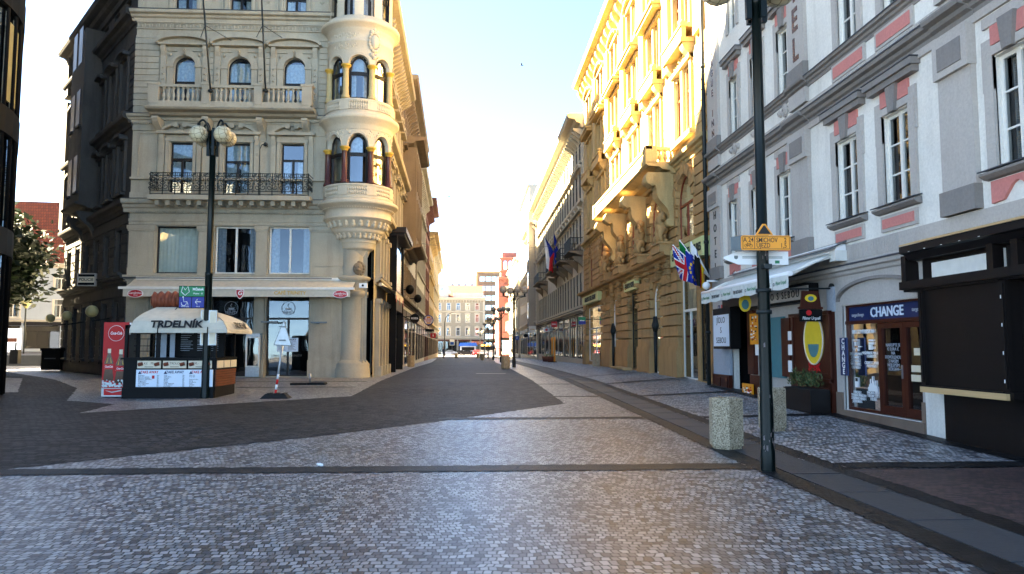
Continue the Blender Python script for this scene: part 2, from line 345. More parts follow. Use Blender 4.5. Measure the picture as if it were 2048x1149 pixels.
# ------------------------------------------------------------ walls, openings, windows
def arc(x0, x1, zt, zs, n=14):
    """half ellipse from (x0,zs) over (mid,zt) to (x1,zs)"""
    c = (x0 + x1) / 2; r = (x1 - x0) / 2
    return [(c - r * math.cos(math.pi * k / n), zs + (zt - zs) * math.sin(math.pi * k / n)) for k in range(n + 1)]
def wall(mb, x0, x1, z0, z1, ops, depth=.28, d=0, back=.7, rise=None):
    """a facade sheet with real openings: reveals and a dim room behind. ops: (x0,x1,z0,z1,'r'|'a')"""
    xs = sorted({x0, x1} | {v for o in ops for v in o[:2] if x0 < v < x1}); zs = sorted({z0, z1} | {v for o in ops for v in o[2:4] if z0 < v < z1})
    for a, b in zip(xs, xs[1:]):
        for c, e in zip(zs, zs[1:]):
            mx, mz = (a + b) / 2, (c + e) / 2
            if not any(o[0] < mx < o[1] and o[2] < mz < o[3] for o in ops): mb.poly([(a, d, c), (b, d, c), (b, d, e), (a, d, e)])
    for o in ops:
        a, b, c, e = o[:4]; k = d - depth
        if o[4] == 'a':
            sp = e - (b - a) / 2 if len(o) < 6 else e - o[5]
            A = arc(a, b, e, sp)
            h = len(A) // 2
            for i in range(h): mb.poly([(A[i][0], d, A[i][1]), (A[i + 1][0], d, A[i + 1][1]), (a, d, e)])
            for i in range(h, len(A) - 1): mb.poly([(A[i][0], d, A[i][1]), (A[i + 1][0], d, A[i + 1][1]), (b, d, e)])
            for p, q in zip(A, A[1:]): mb.poly([(p[0], d, p[1]), (q[0], d, q[1]), (q[0], k, q[1]), (p[0], k, p[1])])
            side = sp
        else:
            mb.poly([(a, d, e), (b, d, e), (b, k, e), (a, k, e)]); side = e
        mb.poly([(a, d, c), (a, d, side), (a, k, side), (a, k, c)]); mb.poly([(b, d, c), (b, d, side), (b, k, side), (b, k, c)])
        mb.poly([(a, d, c), (b, d, c), (b, k, c), (a, k, c)])
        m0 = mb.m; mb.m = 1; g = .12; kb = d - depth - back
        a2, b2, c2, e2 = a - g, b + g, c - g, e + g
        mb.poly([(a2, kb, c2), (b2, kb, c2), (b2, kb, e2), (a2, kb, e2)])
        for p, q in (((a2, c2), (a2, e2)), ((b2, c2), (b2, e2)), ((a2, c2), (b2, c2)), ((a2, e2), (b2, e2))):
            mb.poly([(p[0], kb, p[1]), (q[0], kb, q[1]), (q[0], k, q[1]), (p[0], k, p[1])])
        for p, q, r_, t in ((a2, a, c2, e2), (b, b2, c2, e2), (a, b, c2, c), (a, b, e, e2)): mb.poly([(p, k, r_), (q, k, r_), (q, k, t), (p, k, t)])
        mb.m = m0
def free(x0, x1, cuts):
    out = [(x0, x1)]
    for a, b in cuts:
        nw = []
        for p, q in out:
            if b <= p or a >= q: nw.append((p, q))
            else:
                if a > p: nw.append((p, a))
                if b < q: nw.append((b, q))
        out = nw
    return [(p, q) for p, q in out if q - p > .06]
def rustic(mb, x0, x1, z0, z1, rows, ops, gap=.03, d=.05, mar=.0, blocks=0):
    h = (z1 - z0) / rows
    for i in range(rows):
        a = z0 + i * h + gap / 2; b = z0 + (i + 1) * h - gap / 2
        for p, q in free(x0, x1, [(o[0] - mar, o[1] + mar) for o in ops if o[2] < b and o[3] + mar > a]):
            if blocks:
                k = max(1, round((q - p) / blocks)); w = (q - p) / k
                for j in range(k): mb.box(p + j * w + gap / 2, p + (j + 1) * w - gap / 2, -.02, d, a, b)
            else: mb.box(p, q, -.02, d, a, b)
WCACHE = {}
def win_proto(key, w, h, arch, frame, pane, mull, bars, top, cur, rise=None):
    """one window: frame > pane, curtain. Built once at the origin, copied for every opening."""
    M = Matrix.Diagonal((1, -1, 1, 1)); t = .06; mb = MB(M)
    def fr_(x0, x1, z0, z1, y0=0, y1=.06): mb.box(x0, x1, y0, y1, z0, z1)
    rs = (w / 2 if rise is None else rise) if arch else 0
    sh = h - rs
    fr_(0, t, 0, sh); fr_(w - t, w, 0, sh); fr_(t, w - t, 0, t)
    if arch:
        A = arc(0, w, h, sh); B = arc(t, w - t, h - t, sh)
        for i in range(len(A) - 1): mb.prism([A[i], A[i + 1], B[i + 1], B[i]], 0, .06)
    else: fr_(t, w - t, h - t, h)
    zt = h * top if top else None
    if zt: fr_(t, w - t, zt - .04, zt + .05, .002, .075)
    for k in range(1, mull + 1):
        x = w * k / (mull + 1); fr_(x - .045, x + .045, t, (zt - .04) if zt else (sh if not arch else sh), .004, .07)
    for k in range(1, bars + 1):
        z = ((zt or h) * k) / (bars + 1); fr_(t, w - t, z - .016, z + .016, .014, .05)
    f = mb.build('window', frame); 
    p = MB(M)
    if arch: p.poly([(x, .035, z) for x, z in [(t, t), (w - t, t)] + B[::-1]])
    else: p.poly([(t, .035, t), (w - t, .035, t), (w - t, .035, h - t), (t, .035, h - t)])
    po = p.build('pane', pane, f); po.parent = f
    if cur:
        c = MB(M)
        nn = 26
        def sheet(x0, x1, z0, z1, y):
            n_ = max(3, int((x1 - x0) / .05))
            V = []; 
            for i in range(n_ + 1):
                x = x0 + (x1 - x0) * i / n_; yy = y + .018 * math.sin(i * 1.9)
                V += [(x, yy, z0), (x, yy, z1)]
            c.add(V, [(2 * i, 2 * i + 2, 2 * i + 3, 2 * i + 1) for i in range(n_)], True)
        if cur == 'blind': sheet(.02, w - .02, 0.02, h - .02 if not arch else sh, -.12)
        if cur == 'lace':
            sheet(.02, w * .36, .02, (zt or h) - .02, -.12); sheet(w * .66, w - .02, .02, (zt or h) - .02, -.12)
        if cur == 'roller': 
            sheet(.02, w - .02, (zt or h * .7), h - .02 if not arch else h - .02 - rs * .3, -.10); sheet(.02, w * .42, .02, (zt or h) - .06, -.12); sheet(w * .58, w - .02, .02, (zt or h) - .06, -.12)
        if cur == 'side': sheet(.02, w * .22, .02, h * .98 - rs, -.12); sheet(w * .8, w - .02, .02, h * .98 - rs, -.12)
        co = c.build('curtain', 'blind' if cur in ('blind',) else 'curtain', f); co.parent = f
    f.hide_render = False
    return f
def window(fr, root, x0, x1, z0, z1, arch=False, frame='frame_d', pane='glass', mull=1, bars=0, top=.72, cur=None, depth=.2, d=0, rise=None, label=None):
    w, h = round(x1 - x0, 2), round(z1 - z0, 2)
    key = (w, h, arch, frame, pane, mull, bars, top, cur, rise)
    if key not in WCACHE:
        o = WCACHE[key] = win_proto(key, w, h, arch, frame, pane, mull, bars, top, cur, rise)
    else: o = copy_tree(WCACHE[key])
    o.parent = root; o.rotation_euler = (0, 0, fr.ang)
    o.location = fr.w(x0, d - depth, z0) - parent_loc(root)
    return o
def cornice(mb, x0, x1, z, h, p, d=0):
    """stepped moulding: top at z, height h, projection p"""
    mb.mould(x0, x1, [(d - .03, z - h), (d + .15 * p, z - h), (d + .2 * p, z - .72 * h), (d + .45 * p, z - .62 * h), (d + .55 * p, z - .42 * h), (d + .92 * p, z - .34 * h), (d + p, z - .16 * h), (d + p, z - .04 * h), (d + .9 * p, z), (d - .03, z + .03)])
def dentils(mb, x0, x1, z, h, w, p, d=0):
    n = max(1, int((x1 - x0) / (2 * w))); st = (x1 - x0) / n
    for i in range(n): mb.box(x0 + (i + .25) * st, x0 + (i + .75) * st, d - .02, d + p, z - h, z)
def bracket(mb, x, w, z1, h, p, d=0):
    """scroll console: side outline in (d,z)"""
    pts = [(d - .02, z1), (d + p, z1), (d + p, z1 - .12 * h)]
    for k in range(9):
        a = k / 8; pts.append((d + p * (1 - a) ** 1.4 * (.92 + .12 * math.sin(a * 7)) + .03, z1 - .14 * h - .86 * h * a))
    pts.append((d - .02, z1 - h)); mb.mould(x - w / 2, x + w / 2, pts)
def baluster(mb, x, y, z0, h, r=.06, n=8):
    mb.lathe([(r * .9, z0), (r * .9, z0 + .08 * h), (r * .45, z0 + .14 * h), (r * .7, z0 + .25 * h), (r, z0 + .38 * h), (r * .8, z0 + .52 * h), (r * .4, z0 + .78 * h), (r * .5, z0 + .86 * h), (r * .85, z0 + .92 * h), (r * .85, z0 + h)], (x, y), n)
def hood_seg(mb, x0, x1, z, rise, t, p, d=0):
    """segmental pediment"""
    A = arc(x0, x1, z + rise, z, 12); B = arc(x0 + t * .6, x1 - t * .6, z + rise - t, z - t * .2, 12)
    for i in range(12): mb.prism([A[i], A[i + 1], B[i + 1], B[i]], d - .02, d + p)
    mb.prism([(x, zz) for x, zz in B] , d - .02, d + p * .35)
def hood_tri(mb, x0, x1, z, rise, t, p, d=0):
    c = (x0 + x1) / 2
    mb.prism([(x0, z), (c, z + rise), (c, z + rise - t), (x0 + t, z)], d - .02, d + p); mb.prism([(x1, z), (c, z + rise), (c, z + rise - t), (x1 - t, z)], d - .02, d + p - .003)
    mb.box(x0, x1, d - .02, d + p + .004, z - t * .7, z - .002); mb.prism([(x0 + .05, z), (x1 - .05, z), (c, z + rise - t)], d - .02, d + p * .3)
def ornament(mb, x, z, w, h, d, seed, n=14, depth=.06):
    """carved relief: a symmetrical cluster of leaf-like lumps"""
    q = random.Random(seed)
    for i in range(n):
        a = q.uniform(-.5, .5); bb = q.uniform(-.5, .5) ; r = q.uniform(.05, .13) * min(w, h)
        for sg in (1, -1): mb.ball((x + sg * a * w, d, z + bb * h), r, 6, (q.uniform(.7, 1.6), depth / r * q.uniform(.5, 1.1), q.uniform(.7, 1.6)))
# ------------------------------------------------------------ ground, roadway, paving
def jagged(pts, st, am, seed):
    """the toothed edge that rows of setts make"""
    q = random.Random(seed); out = []
    for a, b in zip(pts, pts[1:] + pts[:1]):
        a, b = Vector(a), Vector(b); L = (b - a).length; out.append(tuple(a))
        if L > 90 or max(a.y, b.y) > 80: continue
        n = int(L / st); nr = Vector((-(b - a).y, (b - a).x)).normalized()
        for i in range(1, n): out.append(tuple(a + (b - a) * (i / n) + nr * q.uniform(-am, am)))
    return out
def sheet(name, pts, dz, mat, kind='structure', thick=None, jag=0):
    if jag: pts = jagged(pts, jag, jag * .3, len(pts))
    bm = bmesh.new(); vs = [bm.verts.new((x, y, 0)) for x, y in pts]; bm.faces.new(vs)
    for y in (10, 30, 48, 75, 210):
        bmesh.ops.bisect_plane(bm, geom=bm.verts[:] + bm.edges[:] + bm.faces[:], plane_co=(0, y, 0), plane_no=(0, 1, 0))
    bmesh.ops.triangulate(bm, faces=bm.faces[:])
    for v in bm.verts: v.co.z = gz(v.co.y) + dz
    bmesh.ops.recalc_face_normals(bm, faces=bm.faces)
    me = bpy.data.meshes.new(name); bm.to_mesh(me); bm.free(); me.materials.append(MT[mat])
    if me.polygons and me.polygons[0].normal.z < 0: me.flip_normals()
    o = bpy.data.objects.new(name, me); COL.objects.link(o); o['kind'] = kind; return o
sheet('ground', [(-400, -60), (400, -60), (400, 900), (-400, 900)], 0, 'mosaic')
TIP = G(1130, 808); T2 = (-8.84, 17.6); E_ = G(703, 793)
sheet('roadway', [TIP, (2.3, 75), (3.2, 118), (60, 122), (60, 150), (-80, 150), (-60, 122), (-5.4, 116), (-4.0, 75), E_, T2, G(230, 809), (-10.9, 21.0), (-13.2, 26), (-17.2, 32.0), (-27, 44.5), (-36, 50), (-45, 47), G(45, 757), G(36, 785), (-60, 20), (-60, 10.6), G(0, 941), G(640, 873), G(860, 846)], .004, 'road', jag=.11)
mb = MB(); YS = [9.7, 10, 11, 14, 17, 20, 24, 28, 30, 36, 45, 48, 60, 75, 85, 112]
for a, b in zip(YS, YS[1:]): mb.add([(4.92, a, gz2(4.92, a) + .004), (8.6, a, gz2(7.92, a) + .004), (8.6, b, gz2(7.92, b) + .004), (4.92, b, gz2(4.92, b) + .004)], [(0, 1, 2, 3)])
o = mb.build('right_pavement', 'mosaic_r'); o['kind'] = 'structure'
def sheet2(name, x0, x1, a, b, dz, mat):
    mb = MB(); n = 6
    for i in range(n):
        p, q_ = x0 + (x1 - x0) * i / n, x0 + (x1 - x0) * (i + 1) / n
        mb.add([(p, a, gz2(p, a) + dz), (q_, a, gz2(q_, a) + dz), (q_, b, gz2(q_, b) + dz), (p, b, gz2(p, b) + dz)], [(0, 1, 2, 3)])
    o = mb.build(name, mat); o['kind'] = 'structure'
bands = [(9.76, 10.22, -24, 3.66), (15.85, 16.2, None, 3.66), (21.6, 21.9, 2.35, 3.66), (27.3, 27.6, 2.35, 3.66), (33, 33.3, 2.35, 3.66), (45, 45.3, 2.35, 3.66), (9.7, 10.15, 4.92, 7.9), (15.75, 16.1, 4.92, 7.9), (21.6, 21.9, 4.92, 7.9), (27.3, 27.6, 4.92, 7.9), (33, 33.3, 4.92, 7.9), (29.2, 29.45, -9.5, -4.05), (26.0, 26.25, -8, -4.0)]
for a, b, x0, x1 in bands:
    if x0 is None: x0 = -.7
    if x0 == 4.92: sheet2('paving_band', x0, x1, a, b, .016, 'band')
    else: sheet('paving_band', [(x0, a), (x1, a), (x1, b), (x0, b)], .008, 'band', jag=.08)
sheet('paving_band', [(3.66, -20), (3.98, -20), (3.98, 60), (3.66, 60)], .0085, 'band', jag=.08); sheet('paving_band', [(3.66, 60), (3.98, 60), (3.98, 110), (3.66, 110)], .0085, 'band')
sheet('paving_band', [(4.62, -20), (4.92, -20), (4.92, 60), (4.62, 60)], .012, 'band', jag=.08); sheet('paving_band', [(4.62, 60), (4.92, 60), (4.92, 110), (4.62, 110)], .012, 'band')
for a, b in ((4, 9.7), (9.7, 11), (11, 14), (14, 17), (17, 20), (20, 24)): sheet2('paving_band', 7.55, 7.9, a, b, .02, 'band')
sheet('side_pavement', [(4.92, -20), (9, -20), (9, 9.7), (4.92, 9.7)], .004, 'redsett')
mb = MB(); y = -12.0; q = random.Random(3)
while y < 110:
    L = q.uniform(1.0, 1.45); e = .012
    zs = [gz(y + e), gz(y + L - e)]; h = .010 + q.uniform(0, .006)
    mb.add([(3.985, y + e, zs[0] + h), (4.615, y + e, zs[0] + h), (4.615, y + L - e, zs[1] + h), (3.985, y + L - e, zs[1] + h), (3.985, y + e, zs[0]), (4.615, y + e, zs[0]), (4.615, y + L - e, zs[1]), (3.985, y + L - e, zs[1])], [(0, 1, 2, 3), (0, 4, 5, 1), (1, 5, 6, 2), (2, 6, 7, 3), (3, 7, 4, 0)])
    y += L
o = mb.build('gutter_slabs', 'slab'); o['kind'] = 'structure'
sheet('gutter_bed', [(3.98, -20), (4.62, -20), (4.62, 110), (3.98, 110)], .006, 'band')
# square beyond the side street, a step higher
mb = MB(); mb.box(-140, -27, 58, 140, -.3, .93); o = mb.build('far_pavement', 'slab'); o['kind'] = 'structure'

# ------------------------------------------------------------ corner building
FR = Fr((-15, 33.3), (1, 0)); ST = Fr((-4.4, 33.3), (-.02, 1)); SD = Fr((-23.1, 43.6), (8.1, -10.3))
SDL = math.hypot(8.1, 10.3)
def op(fr, x0, x1, yt, yb, k='r', d=0):
    ym = (yt + yb) / 2
    return (fr.at(x0, ym, d)[0], fr.at(x1, ym, d)[0], fr.at(x0, yb, d)[1], fr.at(x0, yt, d)[1], k)
CB = thing('corner_building', (-10, 37, .3), 'grey-cream corner building with round oriel turret above the café', 'building')
ground_ops = [(1.45, 5.0, .3, 3.95, 'r'), (5.05 + .75, 6.95, .3, 3.95, 'r')]
g1 = op(FR, 300, 412, 597, 750); g2 = op(FR, 419, 506, 597, 752); g3 = op(FR, 531, 617, 597, 753)
GO = [(g[0], g[1], .3, 3.78, 'r') for g in (g1, g2, g3)]
m1 = op(FR, 311, 396, 446, 548); m2 = op(FR, 429, 511, 448, 550); m3 = op(FR, 537, 620, 450, 551)
MO = [(a[0], a[1], 4.78, 6.86, 'r') for a in (m1, m2, m3)]
f1 = op(FR, 339, 384, 284, 385); f2 = op(FR, 448, 499, 284, 385); f3 = op(FR, 562, 607, 286, 385)
FO = [(f1[0], f1[1], 8.3, 10.6, 'r'), (f2[0], f2[1], 8.02, 10.6, 'r'), (f3[0], f3[1], 8.3, 10.6, 'r')]
s1 = op(FR, 347, 391, 112, 205, 'a'); s2 = op(FR, 455, 503, 114, 205, 'a'); s3 = op(FR, 567, 611, 118, 205, 'a')
SO = [(a[0], a[1], 12.2, 14.52, 'a') for a in (s1, s2, s3)]
t1 = op(FR, 351, 394, -40, 29); t2 = op(FR, 461, 503, -40, 32); t3 = op(FR, 571, 613, -40, 36)
TO = [(a[0], a[1], 16.55, 17.6, 'r') for a in (t1, t2, t3)]
mb = MB(FR.M); L = 10.35
wall(mb, 0, L, -.3, 18.0, GO + MO + FO + SO + TO, .3, back=.9)
wf = mb.build('wall', ['cream', 'dark'], CB)
mb = MB(FR.M)
# ground floor piers with bases, mezzanine piers with caps
for a, b in ((0, g1[0]), (g1[1], g2[0]), (g2[1], g3[0]), (g3[1], L - .1)):
    if b - a > .25:
        mb.box(a + .06, b - .06, -.03, .10, -.3, 3.72); mb.box(a + .01, b - .01, -.03, .2, -.3, 1.0)
        if b - a > 1: mb.box(a + .25, a + (b - a) * .42, .05, .125, 1.2, 3.5); mb.box(a + (b - a) * .5, b - .2, .05, .125, 1.2, 3.5)
for a, b in ((0, MO[0][0]), (MO[0][1], MO[1][0]), (MO[1][1], MO[2][0]), (MO[2][1], L - .3)):
    mb.box(a + .04, b - .04, -.03, .09, 4.72, 6.62); mb.box(a + .0, b - .0, -.03, .14, 6.62, 6.70); mb.box(a - .03, b + .03, -.03, .17, 6.70, 6.86); mb.box(a + .03, b - .03, -.03, .12, 4.6, 5.0)
    if b - a > 1: mb.box(a + .2, b - .25, .05, .115, 5.1, 6.5)
    mb.box(a + .05, b - .05, .05, .105, 5.72, 5.78)
mb.box(0, L, -.03, .06, 6.9, 7.05); mb.box(0, L, -.03, .10, 7.05, 7.16)
cornice(mb, -.25, L - 1.9, 8.0, .55, .38); dentils(mb, 0, L - 1.9, 7.5, .09, .05, .12)
cornice(mb, -.12, L - 1, 4.68, .26, .22)
mb.box(0, L, -.03, .11, 8.0, 8.32); mb.box(0, L, -.03, .16, 8.9, 8.99)
# first floor: panels, frames, broken pediments
for a, b in ((.25, FO[0][0] - .55), (FO[0][1] + .5, FO[1][0] - .5), (FO[1][1] + .5, FO[2][0] - .5), (FO[2][1] + .45, L - 1.9)):
    if b - a > .4:
        z0, z1 = 9.02, 11.0
        for p in ((a, a + .05, z0, z1), (b - .05, b, z0, z1), (a + .05, b - .05, z0, z0 + .05), (a + .05, b - .05, z1 - .05, z1)): mb.box(p[0], p[1], -.02, .05, p[2], p[3])
mb.box(0, FO[0][0] - .6, -.03, .07, 11.1, 11.3)
for a, b, z0, z1, k in FO:
    for x in (a - .17, b + .05): mb.box(x, x + .12, -.03, .08, z0, z1 + .1)
    for x in (a - .33, b + .33): mb.box(x - .11, x + .11, -.03, .10, z0 + .3, 10.9); bracket(mb, x, .17, 10.9, .75, .2); ornament(mb, x, 9.95, .12, .35, .1, 5, 5, .04)
    mb.box(a - .2, b + .2, -.03, .1, 10.62, 10.75); mb.box(a - .16, b + .16, -.03, .06, 10.75, 10.9); mb.box(a - .52, b + .52, -.03, .3, 10.92, 11.04)
    c = (a + b) / 2
    for sg in (-1, 1):
        P = [(c + sg * (.95 - .75 * t), 11.04 + .38 * math.sin(t * 1.5), ) for t in [i / 8 for i in range(9)]]
        for p, q in zip(P, P[1:]): mb.prism([p, q, (q[0], q[1] - .12), (p[0], p[1] - .12)], -.02, .26 - .01 * (sg > 0))
        mb.tube([(P[-1][0], .0, P[-1][1] - .1), (P[-1][0], .28, P[-1][1] - .1)], .11, 10)
    ornament(mb, c, 11.22, .25, .34, .12, 8, 9, .12)
# second floor: banded rustication, arched frames and segmental hoods
RB = [(o[0] - .62, o[1] + .62, 12.0, 15.5) for o in SO]
rustic(mb, -.02, L - 1.75, 12.2, 15.3, 11, RB, .035, .05)
mb.box(0, L, -.03, .08, 11.75, 12.17); cornice(mb, -.2, L - 1.9, 11.8, .35, .30); dentils(mb, 0, 1.2, 11.45, .07, .045, .1)
for a, b, z0, z1, k in SO:
    sp = z1 - (b - a) / 2; c = (a + b) / 2
    for rr, dd in ((.13, .09), (.27, .055)):
        A = arc(a, b, z1, sp); B = arc(a - rr, b + rr, z1 + rr, sp)
        for i in range(14): mb.prism([A[i], A[i + 1], B[i + 1], B[i]], -.02, dd)
    for x0, x1 in ((a - .27, a - .0), (b + .0, b + .27)): mb.box(x0, x1, -.02, .06, z0, sp); mb.box(x0 - .03, x1 + .03, -.02, .11, sp - .06, sp + .05)
    for x in (a - .43, b + .43):
        mb.box(x - .12, x + .12, -.03, .09, z0, 14.9); bracket(mb, x, .19, 14.93, .7, .24)
        for k2 in range(6): mb.ball((x, .1, 12.6 + k2 * .27), .06, 6)
        mb.ball((x + (.28 if x < c else -.28), .06, 14.55), .07, 8)
    ornament(mb, c, z1 + .12, .16, .26, .12, 3, 7, .14)
    mb.box(a - .3, b + .3, -.02, .06, 14.72, 14.9); dentils(mb, a - .3, b + .3, 15.05, .08, .035, .12)
    mb.box(a - .62, b + .62, -.03, .31, 14.94, 15.02)
    hood_seg(mb, a - .74, b + .74, 15.02, .42, .16, .38)
# frieze with fret, upper cornice
mb.box(0, L - 1.6, -.03, .055, 15.3, 15.42); mb.box(0, L - 1.6, -.03, .07, 15.72, 15.78); mb.box(0, L - 1.6, -.03, .07, 16.02, 16.08)
x = .05
while x < L - 1.8:
    for p in ((x, x + .26, 15.97, 16.0), (x, x + .03, 15.82, 15.97), (x + .06, x + .2, 15.82, 15.85), (x + .17, x + .2, 15.85, 15.92), (x + .1, x + .17, 15.9, 15.92)): mb.box(p[0], p[1], -.02, .05, p[2], p[3])
    x += .3
cornice(mb, -.2, L - 1.6, 16.5, .42, .42)
for a, b in ((.2, TO[0][0] - .3), (TO[0][1] + .3, TO[1][0] - .3), (TO[1][1] + .3, TO[2][0] - .3), (TO[2][1] + .3, L - 1.8)):
    if b - a > .5:
        for p in ((a, a + .05, 16.7, 17.7), (b - .05, b, 16.7, 17.7), (a, b, 16.62, 16.68)): mb.box(p[0], p[1], -.02, .05, p[2], p[3])
        ornament(mb, (a + b) / 2, 17.2, .16, .4, .02, 6, 8, .05)
for o in TO:
    for x in (o[0] - .2, o[1] + .08): mb.box(x, x + .12, -.02, .08, 16.6, 17.7)
cornice(mb, -.4, L, 18.6, .7, .8)
mb.build('moulding', 'cream_trim', CB)
mb = MB(FR.M)
mb.box(-.05, L - 1.5, .27, .31, 4.52, 4.56)
for z, dd in ((8.03, .37), (11.83, .29), (16.53, .41)): mb.mould(-.26, L - 1.75, [(-.02, z + .05), (-.02, z + .02), (dd + .03, z - .035), (dd + .03, z - .01)])
mb.build('flashing', 'lead', CB)
for o, c in zip(MO, ('blind', 'side', 'side')): window(FR, CB, o[0], o[1], o[2], o[3], frame='frame_d' if c == 'blind' else 'frame_w', pane='glass_b' if c == 'side' else 'glass', mull=0 if c == 'blind' else 1, top=None, cur=c, depth=.26)
for i, o in enumerate(FO): window(FR, CB, o[0], o[1], o[2], o[3], cur='roller' if i < 2 else 'lace', depth=.24, top=.68)
for i, o in enumerate(SO): window(FR, CB, o[0], o[1], o[2], o[3], True, cur='roller', depth=.24, top=.5)
for i, o in enumerate(TO): window(FR, CB, o[0], o[1], o[2], o[3], cur='lace', depth=.24, top=.7)
for i, o in enumerate(GO):
    s = window(FR, CB, o[0], o[1], o[2], o[3], pane='glass_b', mull=1 if i == 2 else 0, top=.72, depth=.27)
# stone balcony
mb = MB(FR.M); bx0, bx1 = FR.at(290, 225, .9)[0], FR.at(628, 230, .9)[0]
cornice(mb, bx0, bx1, 11.95, .42, 1.05); mb.box(bx0 + .15, bx1 - .15, -.02, .92, 11.94, 12.06)
bal = mb.build('balcony', 'cream_trim', CB)
mb = MB(FR.M); zb, zt = 12.06, 12.92
ps = [bx0 + .32, bx0 + .32 + (bx1 - bx0 - .64) * .34, bx0 + .32 + (bx1 - bx0 - .64) * .68, bx1 - .32]
for i, x in enumerate(ps):
    w = .22 if i in (0, 3) else .17; mb.box(x - w, x + w, .62, .94, zb, zt - .02); mb.box(x - w - .05, x + w + .05, .58, .97, zt - .03, zt + .08)
mb.box(ps[0], ps[3], .66, .90, zt - .12, zt); mb.box(ps[0], ps[3], .66, .90, zb, zb + .12)
for a, b in zip(ps, ps[1:]):
    n = int((b - a - .5) / .2)
    for k in range(n): baluster(mb, a + .3 + (b - a - .6) * (k + .5) / n, .78, zb + .12, zt - zb - .24, .085)
for x in (ps[0], ps[3]):
    mb.box(x - .1, x + .1, -.02, .6, zt - .12, zt - .005); mb.box(x - .1, x + .1, -.02, .6, zb, zb + .11)
    for k in range(3): baluster(mb, x, .15 + k * .17, zb + .11, zt - zb - .23, .075)
mb.build('balustrade', 'cream_trim', bal)
mb = MB(FR.M)
for px in (312, 412, 520, 610): bracket(mb, FR.at(px, 250, .6)[0], .26, 11.54, .85, .8)
mb.build('console', 'cream_trim', CB)
# iron balcony
mb = MB(FR.M); ix0, ix1 = FR.at(296, 403, .9)[0], FR.at(620, 403, .9)[0]
mb.box(ix0, ix1, -.02, .98, 7.86, 8.06)
for k in range(15):
    x = ix0 + .3 + (ix1 - ix0 - .6) * k / 14; mb.box(x - .09, x + .09, -.02, .75, 7.66, 7.86)
ib = mb.build('balcony', 'cream_trim', CB)
mb = MB(FR.M)
def scroll(c, r, t0, turns, sg=1, ax=0, d=.92, k=13):
    pts = []
    for i in range(k):
        t = i / (k - 1); a = t0 + sg * turns * 2 * math.pi * t; rr = r * (1 - .8 * t)
        pts.append((c[0] + rr * math.cos(a), d, c[1] + rr * math.sin(a)) if ax == 0 else (d, c[0] + rr * math.cos(a), c[1] + rr * math.sin(a)))
    mb.tube(pts, .016, 5, False)
for z in (8.10, 8.25, 8.88, 9.02): mb.tube([(ix0 + .08, .92, z), (ix1 - .08, .92, z)], .018, 5)
n = 13; st = (ix1 - ix0 - .16) / n
for k in range(n + 1):
    x = ix0 + .08 + k * st; mb.tube([(x, .92, 8.06), (x, .92, 9.05)], .02, 5)
    if k < n:
        c = x + st / 2
        for sg in (-1, 1):
            scroll((c + sg * .135, 8.42), .15, math.pi / 2, 1.3, -sg); scroll((c + sg * .14, 8.72), .13, -math.pi / 2, 1.2, sg); scroll((c + sg * .06, 8.95), .05, 0, 1, sg)
        mb.tube([(c, .92, 8.25), (c, .92, 8.88)], .014, 5); mb.ball((c, .92, 8.57), .045, 6)
        for j in range(3): mb.tube([(x + st * (j + .5) / 3, .92, 8.88), (x + st * (j + .5) / 3, .92, 9.02)], .012, 4)
for x in (ix0 + .08, ix1 - .08):
    for z in (8.10, 8.88, 9.02): mb.tube([(x, .92, z), (x, 0, z)], .018, 5)
    for dd in (.2, .5, .75): scroll((dd, 8.45), .14, 0, 1.3, 1, 1, x); scroll((dd, 8.72), .11, 2, 1.2, -1, 1, x)
    for j in range(4): scroll((1.0 - .02 * j, 8.3 + .2 * j), .1, 0, 1, 1, 1, x)
mb.build('railing', 'iron', ib)
# turret
TC = (-5.15, 33.62)
def cyl(a, r, z): return (TC[0] + r * math.sin(R(a)), TC[1] - r * math.cos(R(a)), z)
mb = MB()
mb.lathe([(.05, 5.30), (.30, 5.36), (.46, 5.55), (.55, 5.78), (.62, 5.85), (.66, 5.86), (.74, 5.95), (.74, 6.12), (.80, 6.16)], TC, 40)
mb.lathe([(.80, 6.16), (.82, 6.3), (1.02, 6.52), (1.1, 6.56), (1.14, 6.66), (1.15, 6.72), (1.2, 6.74), (1.34, 7.02), (1.42, 7.06), (1.47, 7.12), (1.52, 7.14), (1.52, 7.18), (1.46, 7.2), (1.46, 7.52), (1.50, 7.54), (1.55, 7.6), (1.58, 7.62), (1.74, 7.72), (1.78, 7.74), (1.78, 7.84), (1.72, 7.90), (1.58, 7.95)], TC, 48)
for rr, z, w, k in ((.95, 6.42, .10, 26), (1.28, 6.9, .115, 26)):
    for i in range(k):
        a = i * 360 / k
        for dz, s_ in ((.07, .8), (-.03, 1.05)):
            p = cyl(a, rr + dz * .6, z + dz); mb.ball(p, w * s_ * .9, 6, (1, 1, 1.25))
for i in range(90): mb.ball(cyl(i * 4, 1.58, 7.57), .03, 4)
def ring(prof, n=48): mb.lathe(prof, TC, n)
ring([(1.52, 7.95), (1.54, 8.02), (1.54, 8.08), (1.50, 8.1), (1.50, 8.5), (1.54, 8.52), (1.54, 8.6), (1.40, 8.62), (1.2, 8.62)])
ring([(1.47, 11.0), (1.50, 11.05), (1.50, 11.2), (1.56, 11.25), (1.62, 11.36), (1.74, 11.44), (1.78, 11.48), (1.78, 11.6), (1.70, 11.66), (1.56, 11.72), (1.54, 11.74), (1.54, 11.84), (1.50, 11.86), (1.50, 12.22), (1.54, 12.24), (1.54, 12.34), (1.4, 12.36), (1.2, 12.36)])
